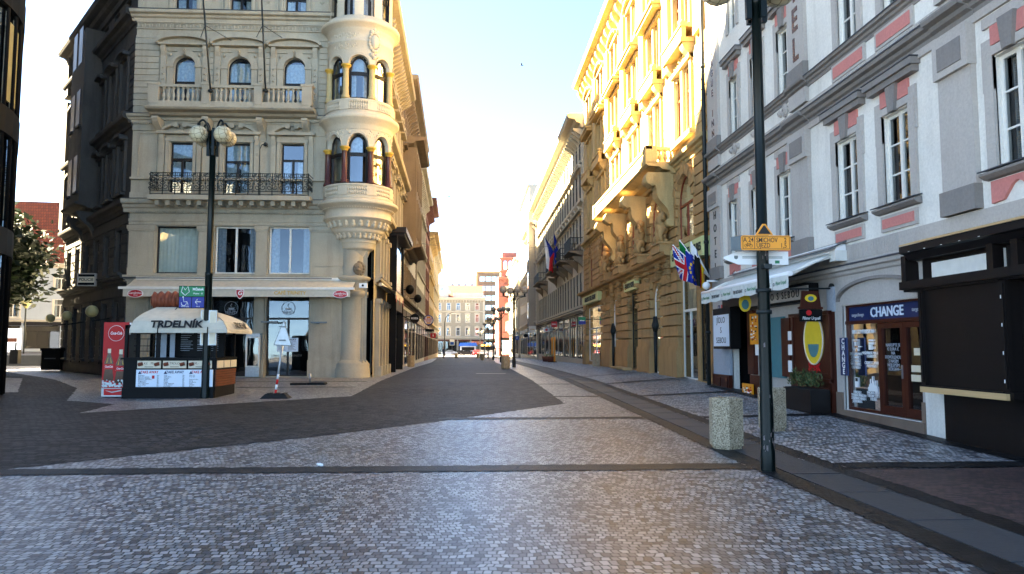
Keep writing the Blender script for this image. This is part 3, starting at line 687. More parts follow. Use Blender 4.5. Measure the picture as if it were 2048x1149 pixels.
ring([(1.46, 14.42), (1.46, 14.9), (1.49, 14.92), (1.49, 14.96), (1.46, 14.98), (1.46, 15.38), (1.49, 15.4), (1.5, 15.5), (1.56, 15.55), (1.7, 15.68), (1.76, 15.7), (1.76, 15.84), (1.66, 15.92), (1.48, 16.0), (1.48, 16.1), (1.2, 16.1)])
cols = [-64, -17, 30, 77, 124]
def arcade(z0, zs, zt, ztop):
    """drum of arched bays: piers behind the columns, curved spandrels, reveals"""
    r, ri = 1.45, 1.24
    for a0, a1 in ((-100, -64 - 3.0), (124 + 3, 180)):
        n = 8
        for i in range(n):
            p, q = a0 + (a1 - a0) * i / n, a0 + (a1 - a0) * (i + 1) / n
            mb.poly([cyl(p, r, z0), cyl(q, r, z0), cyl(q, r, ztop), cyl(p, r, ztop)])
    for a in cols:
        mb.poly([cyl(a - 5, ri, z0), cyl(a + 5, ri, z0), cyl(a + 5, ri, zs), cyl(a - 5, ri, zs)])
    for a, b in zip(cols, cols[1:]):
        n = 16; A = []
        for i in range(n + 1):
            t = i / n; ang = a + 5 + (b - a - 10) * t; zz = zs + (zt - zs) * math.sqrt(max(0, 1 - (2 * t - 1) ** 2)); A.append((ang, zz))
        for p, q in zip(A, A[1:]):
            mb.poly([cyl(p[0], r, p[1]), cyl(q[0], r, q[1]), cyl(q[0], r, ztop), cyl(p[0], r, ztop)]); mb.poly([cyl(p[0], r, p[1]), cyl(q[0], r, q[1]), cyl(q[0], ri, q[1]), cyl(p[0], ri, p[1])])
            mb.add([cyl(p[0], 1.46, p[1]), cyl(q[0], 1.46, q[1]), cyl(q[0], 1.48, q[1] + .11), cyl(p[0], 1.48, p[1] + .11), cyl(p[0], 1.45, p[1] + .13), cyl(q[0], 1.45, q[1] + .13)], [(0, 1, 2, 3), (3, 2, 5, 4)])
        for ang in (a, b):
            e = 5 if ang == a else -5
            mb.poly([cyl(ang, r, zs), cyl(ang + e, r, zs), cyl(ang + e, r, ztop), cyl(ang, r, ztop)])
            mb.poly([cyl(ang + e, r, zs), cyl(ang + e, ri, zs), cyl(ang, ri, zs), cyl(ang, r, zs)])
arcade(8.62, 10.2, 10.82, 11.02); arcade(12.36, 13.85, 14.32, 14.45)
q = random.Random(11)
for i in range(150):
    a = q.uniform(-80, 110); z = 11.0 - q.random() * .35
    if all(abs(a - (c + 23.5)) > 9 for c in cols) or z > 10.93: mb.ball(cyl(a, 1.455, z), q.uniform(.025, .05), 5)
for i in range(90):
    a = q.gauss(-17, 14); z = q.choice((14.7, 15.2)) + q.gauss(0, .06); mb.ball(cyl(a, 1.465, z), q.uniform(.025, .05), 5)
for i in range(16):
    a = i * 22.5; mb.ball(cyl(32 + 9 * math.cos(R(a)), 1.5, 14.95 + .42 * math.sin(R(a))), .085, 7)
mb.ball(cyl(32, 1.46, 14.95), .22, 12, (1, 1, 1.5)); ornament_pts = [(28, 14.35), (36, 14.35), (32, 14.25), (32, 15.5), (27, 15.4), (37, 15.4)]
for a, z in ornament_pts: mb.ball(cyl(a, 1.48, z), .11, 7)
# upper storey of the turret
for a in (-64, -30, 5, 40, 77, 110):
    for i in range(4): mb.poly([cyl(a - 8 + 4 * i, 1.44, 16.1), cyl(a - 4 + 4 * i, 1.44, 16.1), cyl(a - 4 + 4 * i, 1.44, 18.2), cyl(a - 8 + 4 * i, 1.44, 18.2)])
ring([(1.45, 17.6), (1.45, 18.1), (1.9, 18.4), (1.9, 18.6), (.9, 20.2), (.02, 20.8)])
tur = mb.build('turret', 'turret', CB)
mb = MB()
for a in cols:   # balustrade panels between plain dies
    for b0 in (a + 6,):
        for k in range(9):
            aa = a + 9 + k * 3.7
            if aa > a + 40: break
            p = cyl(aa, 1.53, 0); baluster(mb, p[0], p[1], 11.86, .37, .062, 7)
            for dz in (8.2, 8.38): mb.ball(cyl(aa, 1.5, dz), .075, 6, (1, 1, 1.1))
    for lo, hi in ((11.85, 12.24), (8.1, 8.5)):
        for i in range(4): mb.poly([cyl(a - 8 + 4 * i, 1.56, lo), cyl(a - 4 + 4 * i, 1.56, lo), cyl(a - 4 + 4 * i, 1.56, hi), cyl(a - 8 + 4 * i, 1.56, hi)])
        mb.poly([cyl(a - 8, 1.56, lo), cyl(a - 8, 1.49, lo), cyl(a - 8, 1.49, hi), cyl(a - 8, 1.56, hi)]); mb.poly([cyl(a + 8, 1.56, lo), cyl(a + 8, 1.49, lo), cyl(a + 8, 1.49, hi), cyl(a + 8, 1.56, hi)])
mb.build('balustrade', 'turret', tur)
for z0, z1, mt in ((8.62, 10.2, 'maroon'), (12.36, 13.85, 'ochre')):
    for a in cols:
        m2_ = mt
        mb = MB(); p = cyl(a, 1.40, 0)
        mb.lathe([(.0, z0), (.19, z0), (.19, z0 + .07), (.16, z0 + .1), (.17, z0 + .15), (.135, z0 + .18), (.12, z1 - .17), (.13, z1 - .15)], p[:2], 14)
        c = mb.build('column', m2_, tur)
        mb = MB(); mb.lathe([(.13, z1 - .16), (.17, z1 - .06), (.22, z1 - .03), (.22, z1 + .03), (0, z1 + .03)], p[:2], 10); mb.build('capital', 'gold', c)
for z0, zs, zt in ((8.62, 10.0, 10.72), (12.36, 13.6, 14.22), (16.1, 17.1, 17.6)):
    for a, b in zip(cols, cols[1:]):
        mb = MB(); rr = 1.235
        def bar(a0, a1, za, zb, r0=rr, r1=rr + .05):
            n = max(1, int(abs(a1 - a0) / 5))
            for i in range(n):
                p, q_ = a0 + (a1 - a0) * i / n, a0 + (a1 - a0) * (i + 1) / n
                V = [cyl(p, r0, za), cyl(q_, r0, za), cyl(q_, r1, za), cyl(p, r1, za), cyl(p, r0, zb), cyl(q_, r0, zb), cyl(q_, r1, zb), cyl(p, r1, zb)]
                mb.add(V, [(0, 1, 2, 3), (4, 7, 6, 5), (0, 4, 5, 1), (3, 2, 6, 7), (0, 3, 7, 4), (1, 5, 6, 2)])
        bar(a + 4, a + 8, z0, zt); bar(b - 8, b - 4, z0, zt); bar(a + 8, b - 8, z0, z0 + .1); bar(a + 8, b - 8, zs - .16, zs)
        P = [(a + 6 + (b - a - 12) * i / 14, zs + (zt - zs) * math.sqrt(max(0, 1 - (2 * i / 14 - 1) ** 2))) for i in range(15)]
        mb.tube([cyl(x, rr + .03, z) for x, z in P], .045, 5, False)
        w_ = mb.build('window', 'frame_d', tur)
        mb = MB()
        for i in range(6):
            p, q_ = a + 4 + (b - a - 8) * i / 8, a + 4 + (b - a - 8) * (i + 1) / 8
            mb.poly([cyl(p, rr + .01, z0), cyl(q_, rr + .01, z0), cyl(q_, rr + .01, zt + .1), cyl(p, rr + .01, zt + .1)])
        mb.build('pane', 'glass', w_)
        mb = MB()
        for i in range(6):
            p, q_ = a + 2 + (b - a - 4) * i / 8, a + 2 + (b - a - 4) * (i + 1) / 8
            mb.poly([cyl(p, 1.02, zs - .1), cyl(q_, 1.02, zs - .1), cyl(q_, 1.02, zt + .1), cyl(p, 1.02, zt + .1)])
        if z0 > 9: 
            for (p, q_) in ((a + 4, a + 16), (b - 14, b - 4)): mb.poly([cyl(p, 1.0, z0), cyl(q_, 1.0, z0), cyl(q_, 1.0, zt), cyl(p, 1.0, zt)])
        mb.build('blind', 'curtain', w_)
mb = MB(); mb.lathe([(.75, 8.6), (.75, 17.8)], TC, 16); mb.build('inner_wall', 'dim', tur)
# lion mask under the corbel
mb = MB(); p = cyl(12, .52, 5.0); mb.ball(p, .23, 12, (1, .8, 1.2)); mb.ball((p[0] + .03, p[1] - .17, p[2] - .06), .11, 8, (1, 1, .8))
for i in range(14): a = i * 2 * math.pi / 14; mb.ball((p[0] + .23 * math.cos(a), p[1] + .05, p[2] + .29 * math.sin(a)), .09, 6)
for s_ in (-.08, .08): mb.ball((p[0] + s_, p[1] - .17, p[2] + .07), .04, 6)
mb.build('lion_mask', 'brownst', CB)
# rounded corner pier under the turret
mb = MB(); P0 = (-5.32, 33.62)
mb.lathe([(.82, -.3), (.82, .62), (.78, .66), (.78, .82), (.72, .9), (.64, 1.0), (.6, 1.02), (.6, 3.75), (.64, 3.8), (.68, 3.86), (.68, 4.0), (.6, 4.05)], P0, 40)
mb.lathe([(.6, 4.0), (.6, 4.42), (.72, 4.5), (.78, 4.58), (.78, 4.64), (.62, 4.7), (.58, 4.72), (.58, 7.2)], P0, 40)
mb.build('corner_pier', 'cream', CB)
# street side of the corner building
mb = MB(ST.M); SL = 15.0
so_ = []; gl = []
for i in range(3): gl.append((1.5 + i * 1.45, 2.55 + i * 1.45, .4, 3.7, 'r')); gl.append((1.5 + i * 1.45, 2.55 + i * 1.45, 4.75, 6.9, 'r'))
for i in range(6):
    x = 2.3 + i * 2.2; so_ += [(x, x + 1.0, 8.4, 10.6, 'r'), (x, x + 1.0, 12.3, 14.4, 'a')]
wall(mb, .3, SL, -.3, 17.9, gl + so_ + [(6.6, 14.7, .3, 3.6, 'r'), (6.8, 11.8, 3.9, 7.3, 'r'), (12.3, 14.7, 3.9, 7.3, 'r')], .25)
mb.build('wall', ['cream', 'dark'], CB)
mb = MB(ST.M)
for i in range(4):
    x = 1.1 + i * 1.45
    for z0, z1 in ((-.3, 3.75), (4.72, 6.9)):
        mb.box(x - .18, x + .2, -.03, .22, z0, z1 - .2); mb.box(x - .25, x + .27, -.03, .3, z1 - .2, z1); mb.box(x - .25, x + .27, -.03, .34, z0, z0 + (1.0 if z0 < 0 else .15))
cornice(mb, .3, SL, 8.0, .6, .5); cornice(mb, .3, SL, 11.85, .7, .7); dentils(mb, 1.2, SL, 11.25, .16, .12, .3); cornice(mb, .3, SL, 17.85, .7, .95); cornice(mb, .6, 6.4, 4.68, .3, .3)
for i in range(24): bracket(mb, 1.6 + i * .55, .2, 17.16, .6, .7)
for i in range(6):
    x = 2.3 + i * 2.2
    for xx in (x - .25, x + 1.25): mb.box(xx - .14, xx + .14, -.02, .2, 8.2, 11.0); mb.box(xx - .18, xx + .18, -.02, .27, 10.75, 11.0); mb.box(xx - .12, xx + .12, -.02, .14, 12.1, 15)
    (hood_tri if i % 2 else hood_seg)(mb, x - .4, x + 1.4, 11.02, .4, .14, .42); mb.box(x - .42, x + 1.42, -.02, .4, 14.85, 15.0); hood_seg(mb, x - .4, x + 1.4, 15.0, .4, .14, .4)
    mb.box(x - .3, x + 1.3, -.02, .3, 8.2, 8.36); ornament(mb, x + 1.6, 15.9, .5, .9, .05, i, 12, .25); mb.box(x - .1, x + 1.1, -.02, .16, 12.05, 12.2)
mb.build('moulding', 'cream_trim', CB)
for o in so_: window(ST, CB, *o[:4], arch=o[4] == 'a', cur='lace', depth=.2)
for o in gl: window(ST, CB, *o[:4], depth=.2, pane='glass_b', top=None)
# modern shopfront slotted into the street side
mb = MB(ST.M); mb.box(6.7, 11.8, -.25, .45, 3.55, 4.6); mb.box(6.62, 6.8, -.25, .5, .2, 7.6); mb.box(11.7, 11.9, -.25, .5, .2, 7.6)
for i in range(2): mb.box(12.4 + i * 1.3, 12.6 + i * 1.3, -.2, .1, .2, 7.2)
mb.box(12.2, 14.8, -.2, .3, 7.2, 7.7); mb.box(12.2, 14.8, -.2, .3, 3.6, 4.0)
mb.build('shopfront', 'black', CB)
mb = MB(ST.M); mb.box(6.85, 11.65, -.2, .40, 4.65, 6.6); mb.build('bronze_panel', 'bronze', CB)
mb = MB(ST.M); mb.poly([(6.85, .41, 6.62), (11.65, .41, 6.62), (11.65, .41, 7.5), (6.85, .41, 7.5)]); mb.poly([(6.85, .2, .4), (11.65, .2, .4), (11.65, .2, 3.5), (6.85, .2, 3.5)]); mb.poly([(12.3, -.1, .4), (14.7, -.1, .4), (14.7, -.1, 7.2), (12.3, -.1, 7.2)]); mb.build('pane', 'glass_s', CB)
mb = MB(ST.M); mb.box(6.3, 12.3, -.02, 1.0, 7.62, 7.9)
for i in range(12): mb.box(6.5 + i * .48, 6.75 + i * .48, .15, .9, 7.5, 7.62)
mb.build('soffit', 'frame_d', CB)
# dark side facing the side street
mb = MB(SD.M); ops = []
for i in range(6):
    x = .8 + i * 2.05; bay = i in (2,)
    ops += [(x, x + .95, 1.0, 3.6, 'r'), (x, x + .95, 4.9, 6.8, 'r'), (x, x + .95, 8.5, 10.6, 'r'), (x, x + .95, 12.2, 14.5, 'a'), (x, x + .95, 16.6, 17.6, 'r')]
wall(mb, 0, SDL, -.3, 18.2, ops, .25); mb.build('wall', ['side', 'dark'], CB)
mb = MB(SD.M)
for z, h, p in ((4.68, .35, .3), (8.0, .5, .4), (11.8, .5, .45), (16.5, .5, .5), (18.5, .8, .8)): cornice(mb, -.3, SDL, z, h, p)
for o in ops:
    if o[2] > 8 and o[2] < 16: hood_seg(mb, o[0] - .35, o[1] + .35, o[3] + .25, .35, .14, .35); mb.box(o[0] - .3, o[0] - .08, -.02, .12, o[2], o[3] + .2); mb.box(o[1] + .08, o[1] + .3, -.02, .12, o[2], o[3] + .2)
    mb.box(o[0] - .2, o[1] + .2, -.02, .2, o[2] - .14, o[2] - .02)
rustic(mb, 0, SDL, .3, 4.2, 9, ops, .06, .05, .1); rustic(mb, 0, SDL, 4.8, 7.4, 6, ops, .06, .05, .1); rustic(mb, 0, SDL, 12.2, 15.4, 10, ops, .05, .05, .3)
mb.box(3.9, 6.9, .0, .8, 8.6, 17.6); cornice(mb, 3.7, 7.1, 8.7, .4, 1.0)
for x in (4.1, 6.5): bracket(mb, x, .4, 8.3, 1.3, .8)
for x in (4.3, 6.0):
    for z in (9.2, 12.6): mb.box(x - .1, x + .6, .8, .9, z, z + .1)
for k in range(3): mb.box(-.35 + k * .0, .6, -.02, .35 + .02 * k, 8 + 3.9 * k, 11.5 + 3.9 * k)
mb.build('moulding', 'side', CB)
for o in ops: window(SD, CB, *o[:4], arch=o[4] == 'a', depth=.2, pane='pane_d')
mb = MB(SD.M)
for x in (4.25, 5.5):
    for z in (9.3, 12.7, 16): mb.box(x, x + .8, .80, .82, z, z + 1.9)
mb.build('bay_pane', 'pane_d', CB)
# roof and the walls nobody sees from the street
mb = MB()
P = [(-15, 33.3), (-4.65, 33.3), (-4.8, 48.3), (-17, 48.3), (-23.1, 43.6)]
mb.poly([(x, y, 18.0) for x, y in P]); c = (-12, 42, 19.6)
for a, b in zip(P, P[1:] + P[:1]):
    mb.poly([(a[0], a[1], 18.02), (b[0], b[1], 18.02), (c[0] + (b[0] - c[0]) * .45, c[1] + (b[1] - c[1]) * .45, 19.6), (c[0] + (a[0] - c[0]) * .45, c[1] + (a[1] - c[1]) * .45, 19.6)])
mb.poly([(c[0] + (a[0] - c[0]) * .45, c[1] + (a[1] - c[1]) * .45, 19.6) for a in P])
mb.poly([(-17, 48.3, 0), (-23.1, 43.6, 0), (-23.1, 43.6, 18.0), (-17, 48.3, 18.0)]); mb.poly([(-4.82, 48.3, -.3), (-17, 48.3, -.3), (-17, 48.3, 18.0), (-4.82, 48.3, 18.0)])
mb.build('roof', 'slate', CB)

x0_, y0_ = G(952, 748); x1_, y1_ = G(1012, 748); sheet('road_marking', [(x0_, y0_ - .15), (x1_, y0_ - .15), (x1_, y0_ + .25), (x0_, y0_ + .25)], .011, 'grey_pl')
for px0, px1, l in ((421, 404, 'black slanting flagpole rising from the stone balcony, left one'), (531, 522, 'black slanting flagpole rising from the stone balcony, right one')):
    xa, za = FR.at(px0, 182, 1.0); xb, zb_ = FR.at(px1, -30, 1.7); T = thing('flagpole', FR.w(xa, 1.0, za), l, 'flagpole', 'flagpoles on the stone balcony')
    mb = MB(FR.M); mb.tube([(xa, 1.0, za), (xb, 1.7, zb_)], .035, 7); mb.build('pole', 'iron', T); mb = MB(FR.M); mb.ball((xa, .98, za), .13, 10, (1, 1, .6)); mb.build('socket', 'iron', T)
    mb = MB(FR.M); f_ = .62; xm, dm_, zm_ = xa + (xb - xa) * f_, 1.0 + .7 * f_, za + (zb_ - za) * f_
    for sg in (-1, 1): mb.tube([(xm, dm_, zm_), (xm + sg * .75, .02, zm_ - .12)], .014, 5)
    mb.build('stay', 'iron', T)
for px, l in ((400, 'thin hooked pole on the iron balcony, left of the balcony door'), (517, 'thin hooked pole on the iron balcony, right of the balcony door')):
    xa, za = FR.at(px, 395, .5); T = thing('hooked_pole', FR.w(xa, .5, 8.06), l, 'pole', 'hooked poles on the iron balcony'); mb = MB(FR.M); mb.tube([(xa, .5, 8.06), (xa, .5, 10.2), (xa + .06, .42, 10.42), (xa + .16, .25, 10.5), (xa + .2, .02, 10.45)], .02, 6); mb.build('pole', 'iron', T); mb = MB(FR.M); mb.ball((xa + .16, .2, 10.5), .1, 8); mb.build('boss', 'iron', T)
# ------------------------------------------------------------ plain street houses
def block(fr, root, L, z1, depth, mat, name='roof', mansard=None, rm='slate'):
    """roof slab, back and end walls of a house whose front is the frame's plane"""
    mb = MB(fr.M)
    mb.box(.02, L - .02, -depth, -1.4, -.5, z1 - .03); mb.poly([(0, 0, -.5), (0, -1.4, -.5), (0, -1.4, z1), (0, 0, z1)]); mb.poly([(L, 0, -.5), (L, -1.4, -.5), (L, -1.4, z1), (L, 0, z1)])
    mb.build('rear_wall', mat, root)
    mb = MB(fr.M); mb.poly([(0, .0, z1), (L, .0, z1), (L, -depth, z1), (0, -depth, z1)])
    if mansard: mb.prism([(-.2, z1 + .01), (-1.6, z1 + mansard), (-depth + 1, z1 + mansard + .6), (-depth, z1 + .01)], .03, L - .03, 'x')
    return mb.build(name, rm, root)
def house(name, label, fr, L, H, floors, bay, wm, tm, shop=(.3, 3.6), margin=1.0, w=1.1, depth=12, cor=(.8, .8), mans=None, frame='frame_d', pane='glass', shopm='black', n=None, cat='building', brk=True, z0=-.6, loc=None, group=None, cur='side', rm='slate'):
    o = fr.w(L / 2, 0, 0); root = thing(name, (o.x, o.y, gz(o.y)), label, cat, group)
    n = n or max(1, int((L - 2 * margin) / bay)); st = (L - 2 * margin) / n; ops = []; ups = []
    for i in range(n):
        c = margin + (i + .5) * st
        for f in floors: ups.append((c - w / 2, c + w / 2, f[0], f[1], f[2]))
    sh = []
    if shop:
        m = max(1, int(L / 4.2)); s2 = (L - .6) / m
        for i in range(m): sh.append((.3 + i * s2 + .3, .3 + (i + 1) * s2 - .3, shop[0], shop[1], 'r'))
    mb = MB(fr.M); wall(mb, 0, L, z0, H, ups + sh, .09); mb.build('wall', [wm, 'dark'], root)
    mb = MB(fr.M)
    for i, (a, b, c, d, k) in enumerate(ups):
        hood = floors[i % len(floors)][3]
        mb.box(a - .2, a, -.02, .05, c - .05, d + (.02 if k == 'r' else -.3)); mb.box(b, b + .2, -.02, .05, c - .05, d + (.02 if k == 'r' else -.3)); mb.box(a - .3, b + .3, -.02, .18, c - .2, c - .05)
        if hood: mb.box(a - .35, b + .35, -.02, .3, d + .2, d + .32); mb.box(a - .2, b + .2, -.02, .08, d + .03, d + .2)
        if hood == 's': hood_seg(mb, a - .35, b + .35, d + .32, .3, .13, .3)
        if hood == 't': hood_tri(mb, a - .35, b + .35, d + .33, .4, .12, .31)
    cornice(mb, -.05, L + .05, H, cor[0], cor[1])
    if brk:
        k = int(L / .9)
        for i in range(k): bracket(mb, (i + .5) * L / k, .22, H - cor[0] + .02, .7, cor[1] * .6)
    for f in floors[:1]: cornice(mb, -.02, L + .02, f[0] - .35, .4, .35)
    if len(floors) > 2: cornice(mb, -.02, L + .02, floors[2][0] - .35, .3, .3)
    for x in (.35, L - .35): rustic(mb, x - .3, x + .3, (shop[1] if shop else 0) + .4, H - cor[0] - .2, int(H / .6), [], .05, .08)
    mb.build('moulding', tm, root)
    for a, b, c, d, k in ups: window(fr, root, a, b, c, d, k == 'a', frame=frame, pane=pane, cur=cur, depth=.08, top=.68)
    for a, b, c, d, k in sh: 
        s = window(fr, root, a, b, c, d, frame=shopm, pane='glass_s' if n % 2 else 'glass_b', top=.75, depth=.08, mull=2)
    if shop:
        mb = MB(fr.M)
        for i in range(m): mb.box(.3 + i * s2 + .15, .3 + (i + 1) * s2 - .15, -.02, .14, shop[1] + .03, shop[1] + .5)
        mb.build('shop_fascia', shopm, root)
    block(fr, root, L, H, depth, wm, mansard=mans, rm=rm)
    return root

# left side of the street beyond the corner building
def stp(y): return (-4.4 - .02 * (y - 33.3), y)
B2 = house('street_house', 'dark-corniced pinkish house next to the round-turret corner building', Fr(stp(48.3), (-.02, 1)), 19, 19.4, [(5.2, 7.4, 'r', 0), (9, 11.2, 'r', 's'), (12.6, 14.8, 'r', 't'), (16.2, 17.9, 'r', 0)], 2.0, 'offwhite', 'brownst', depth=11, cor=(.9, 1.1))
mb = MB(Fr(stp(48.3), (-.02, 1)).M); mb.box(2.5, 10, -.02, .9, 8.4, 15.2); cornice(mb, 2.3, 10.2, 15.9, .7, 1.5); cornice(mb, 2.3, 10.2, 8.5, .6, 1.3)
for z in (9, 12.2):
    for i in range(5): mb.box(2.8 + i * 1.4, 3.0 + i * 1.4, .9, .98, z, z + 2.6)
mb.build('oriel', 'brownst', B2)
mb = MB(Fr(stp(48.3), (-.02, 1)).M); mb.box(6.0, 18.9, -11, -5.2, 19.5, 34); mb.build('rear_shade_block', 'concrete', B2)  # unseen block added to shade the far bay of the palace
B3_ = house('street_house', 'cream house with arcaded ground floor and burger sign, left side of the street', Fr(stp(67.3), (-.02, 1)), 18, 17.9, [(5.2, 7.2, 'r', 0), (8.6, 10.8, 'r', 't'), (12, 14.2, 'r', 's'), (15.1, 16.6, 'r', 0)], 1.9, 'palebd', 'cream_trim', cor=(.8, .9), shopm='frame_d')
B4_ = house('street_house', 'narrow red-brown gabled house on the left side of the street', Fr(stp(85.3), (-.02, 1)), 12, 18.6, [(5, 7.2, 'r', 0), (8.6, 10.8, 'r', 0), (12, 14.2, 'r', 0), (15.3, 17, 'a', 0)], 2.0, 'redbrn', 'redbrn', cor=(.8, 1.3))
B5_ = house('street_house', 'grey-beige house with oriel, farthest on the left side of the street', Fr(stp(97.3), (-.02, 1)), 18, 16.5, [(5, 7, 'r', 0), (8.4, 10.4, 'r', 's'), (11.8, 13.8, 'r', 0)], 2.2, 'brownst', 'sand', cor=(.8, 1.2))

B6_ = house('street_house', 'brown-beige house with pedimented windows at the far end of the left row', Fr(stp(115.3), (-.02, 1)), 32, 17, [(5, 7, 'r', 0), (8.4, 10.4, 'r', 't'), (11.8, 13.8, 'r', 0)], 2.6, 'brownst', 'cream_trim', cor=(.8, 1.0))
for b_, y_, l_, z_ in ((B3_, 67.3, 18, 17.95), (B4_, 85.3, 12, 18.65), (B5_, 97.3, 18, 16.55), (B6_, 115.3, 32, 17.05)): mb = MB(Fr(stp(y_), (-.02, 1)).M); mb.box(.1, l_ - .1, -11, -5.2, z_, 31); mb.build('rear_shade_block', 'concrete', b_)  # unseen rear blocks added to keep sun off the right-hand houses
# ------------------------------------------------------------ sandstone bank building on the right, caught by the sun
YX = 7.93; YE = Fr((YX, 52.5), (0, -1)); YL = 28.15
YB = thing('sandstone_building', (YX + 4, 38, .45), 'ornate sandstone palace with long stone balcony, upper storeys in golden sun', 'building')
uc = [3.1, 7.6, 12.2, 16.7, 21.0, 25.3]
big = [(u - 1.0, u + 1.0, 5.55, 8.0, 'a') if 0 < i else (u - .6, u + .6, 5.3, 7.9, 'a') for i, u in enumerate(uc)]
l3 = [(u + s - .42, u + s + .42, 9.5, 11.9, 'r') for u in uc for s in (-.62, .62)]
l4 = [(u + s - .4, u + s + .4, 13.4, 15.4, 'r') for u in uc for s in (-.62, .62)]
l5 = [(u + s - .4, u + s + .4, 16.7, 18.4, 'r') for u in uc for s in (-.62, .62)]
def yu(px, py=650): return YE.at(px, py)[0]
gr = [(yu(1177), yu(1206), .6, 4.2, 'r'), (yu(1226.5), yu(1236), .5, 4.25, 'a'), (yu(1263), yu(1281), .5, 4.2, 'r'), (yu(1308), yu(1326), .45, 4.3, 'a'), (yu(1364), yu(1394), .4, 4.6, 'r'), (yu(1400), yu(1413), .4, 3.2, 'r')]
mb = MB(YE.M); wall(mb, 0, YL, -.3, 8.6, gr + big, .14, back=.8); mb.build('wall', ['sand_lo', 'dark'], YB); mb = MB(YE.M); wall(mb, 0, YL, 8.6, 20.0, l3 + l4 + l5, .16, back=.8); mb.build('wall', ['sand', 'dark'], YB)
mb = MB(YE.M)
# rock-faced piers of the ground floor
piers = [(0, gr[0][0]), (gr[0][1], gr[1][0]), (gr[1][1], gr[2][0]), (gr[2][1], gr[3][0]), (gr[3][1], gr[4][0])]
for a, b in piers:
    if b - a < .3: continue
    mb.box(a + .05, b - .05, -.02, .22, -.3, 1.5)
    rustic(mb, a + .05, b - .05, 1.55, 4.5, 7, [], .06, .15, 0)
    mb.box(a + .0, b - .0, -.02, .2, 1.48, 1.58)
for o in gr[:4]: rustic(mb, o[0] - .3, o[1] + .3, 4.35, 4.75, 1, [], .05, .1)
cornice(mb, 0, YL - 4.1, 5.3, .5, .55)
rustic(mb, 0, YL, 5.5, 8.3, 8, [(o[0] - .1, o[1] + .1, o[2], o[3] + .35) for o in big], .05, .09, .0, 1.3)
for a, b, z0, z1, k in big:
    sp = z1 - (b - a) / 2; n = 11; c = (a + b) / 2; r = (b - a) / 2
    for i in range(n):
        t0, t1 = math.pi * (i + .06) / n, math.pi * (i + .94) / n; ro = r + (.42 if i % 2 else .34)
        mb.prism([(c - r * math.cos(t0), sp + r * math.sin(t0)), (c - r * math.cos(t1), sp + r * math.sin(t1)), (c - ro * math.cos(t1), sp + ro * math.sin(t1)), (c - ro * math.cos(t0), sp + ro * math.sin(t0))], -.02, .13 + .03 * (i % 2))
    mb.box(a - .1, b + .1, -.02, .25, z0 - .2, z0 - .02); ornament(mb, c, z1 + .4, .3, .5, .12, 4, 6, .1)
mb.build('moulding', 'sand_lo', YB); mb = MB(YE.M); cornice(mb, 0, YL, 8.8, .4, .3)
rustic(mb, 0, YL, 9.0, 12.3, 9, [(u - 1.45, u + 1.45, 9, 12.5) for u in uc], .04, .06)
for u in uc:
    for z0, z1 in ((9.5, 11.9), (13.4, 15.4), (16.7, 18.4)):
        for x in (u - 1.22, u - .12, u + 1.04): mb.box(x, x + .18 + (.06 if abs(x - u) < .5 else 0), -.02, .12, z0 - .1, z1 + .1)
        mb.box(u - 1.3, u + 1.3, -.02, .2, z1 + .1, z1 + .26); mb.box(u - 1.3, u + 1.3, -.02, .22, z0 - .28, z0 - .1)
    # little balcony on consoles under each third-floor pair
    mb.box(u - 1.35, u + 1.35, -.02, .5, 12.55, 12.72); mb.box(u - 1.35, u + 1.35, .3, .47, 12.72, 13.1); mb.box(u - 1.4, u + 1.4, .26, .52, 13.1, 13.18)
    for x in (u - 1.1, u + 1.1): bracket(mb, x, .4, 12.55, .75, .42); mb.ball((x, .38, 13.32), .15, 7)
    ornament(mb, u, 12.3, 1.3, .4, .1, int(u * 10), 14, .16)
    mb.box(u - 1.5, u + 1.5, -.02, .5, 15.75, 15.9); mb.box(u - 1.6, u + 1.6, -.02, .58, 15.9, 16.0); ornament(mb, u, 16.25, 1.5, .4, .1, int(u * 7), 12, .18); ornament(mb, u + 2.1, 14.6, .35, 2.2, .05, int(u * 3), 12, .15)
    hood_seg(mb, u - 1.2, u + 1.2, 18.6, .45, .16, .35)
    mb.box(u + 1.7, u + 2.6, -.02, .16, 12.6, 18.9)
for i in range(26): bracket(mb, .6 + i * 1.07, .36, 19.6, 1.0, .5)
cornice(mb, -.1, YL, 20.4, .9, .8)
for i in range(12): mb.box(.2 + i * 2.35, .8 + i * 2.35, -.6, .4, 20.4, 21.3); mb.ball((.5 + i * 2.35, -.1, 21.5), .35, 8)
mb.box(0, YL, -.5, .0, 20.4, 20.95)
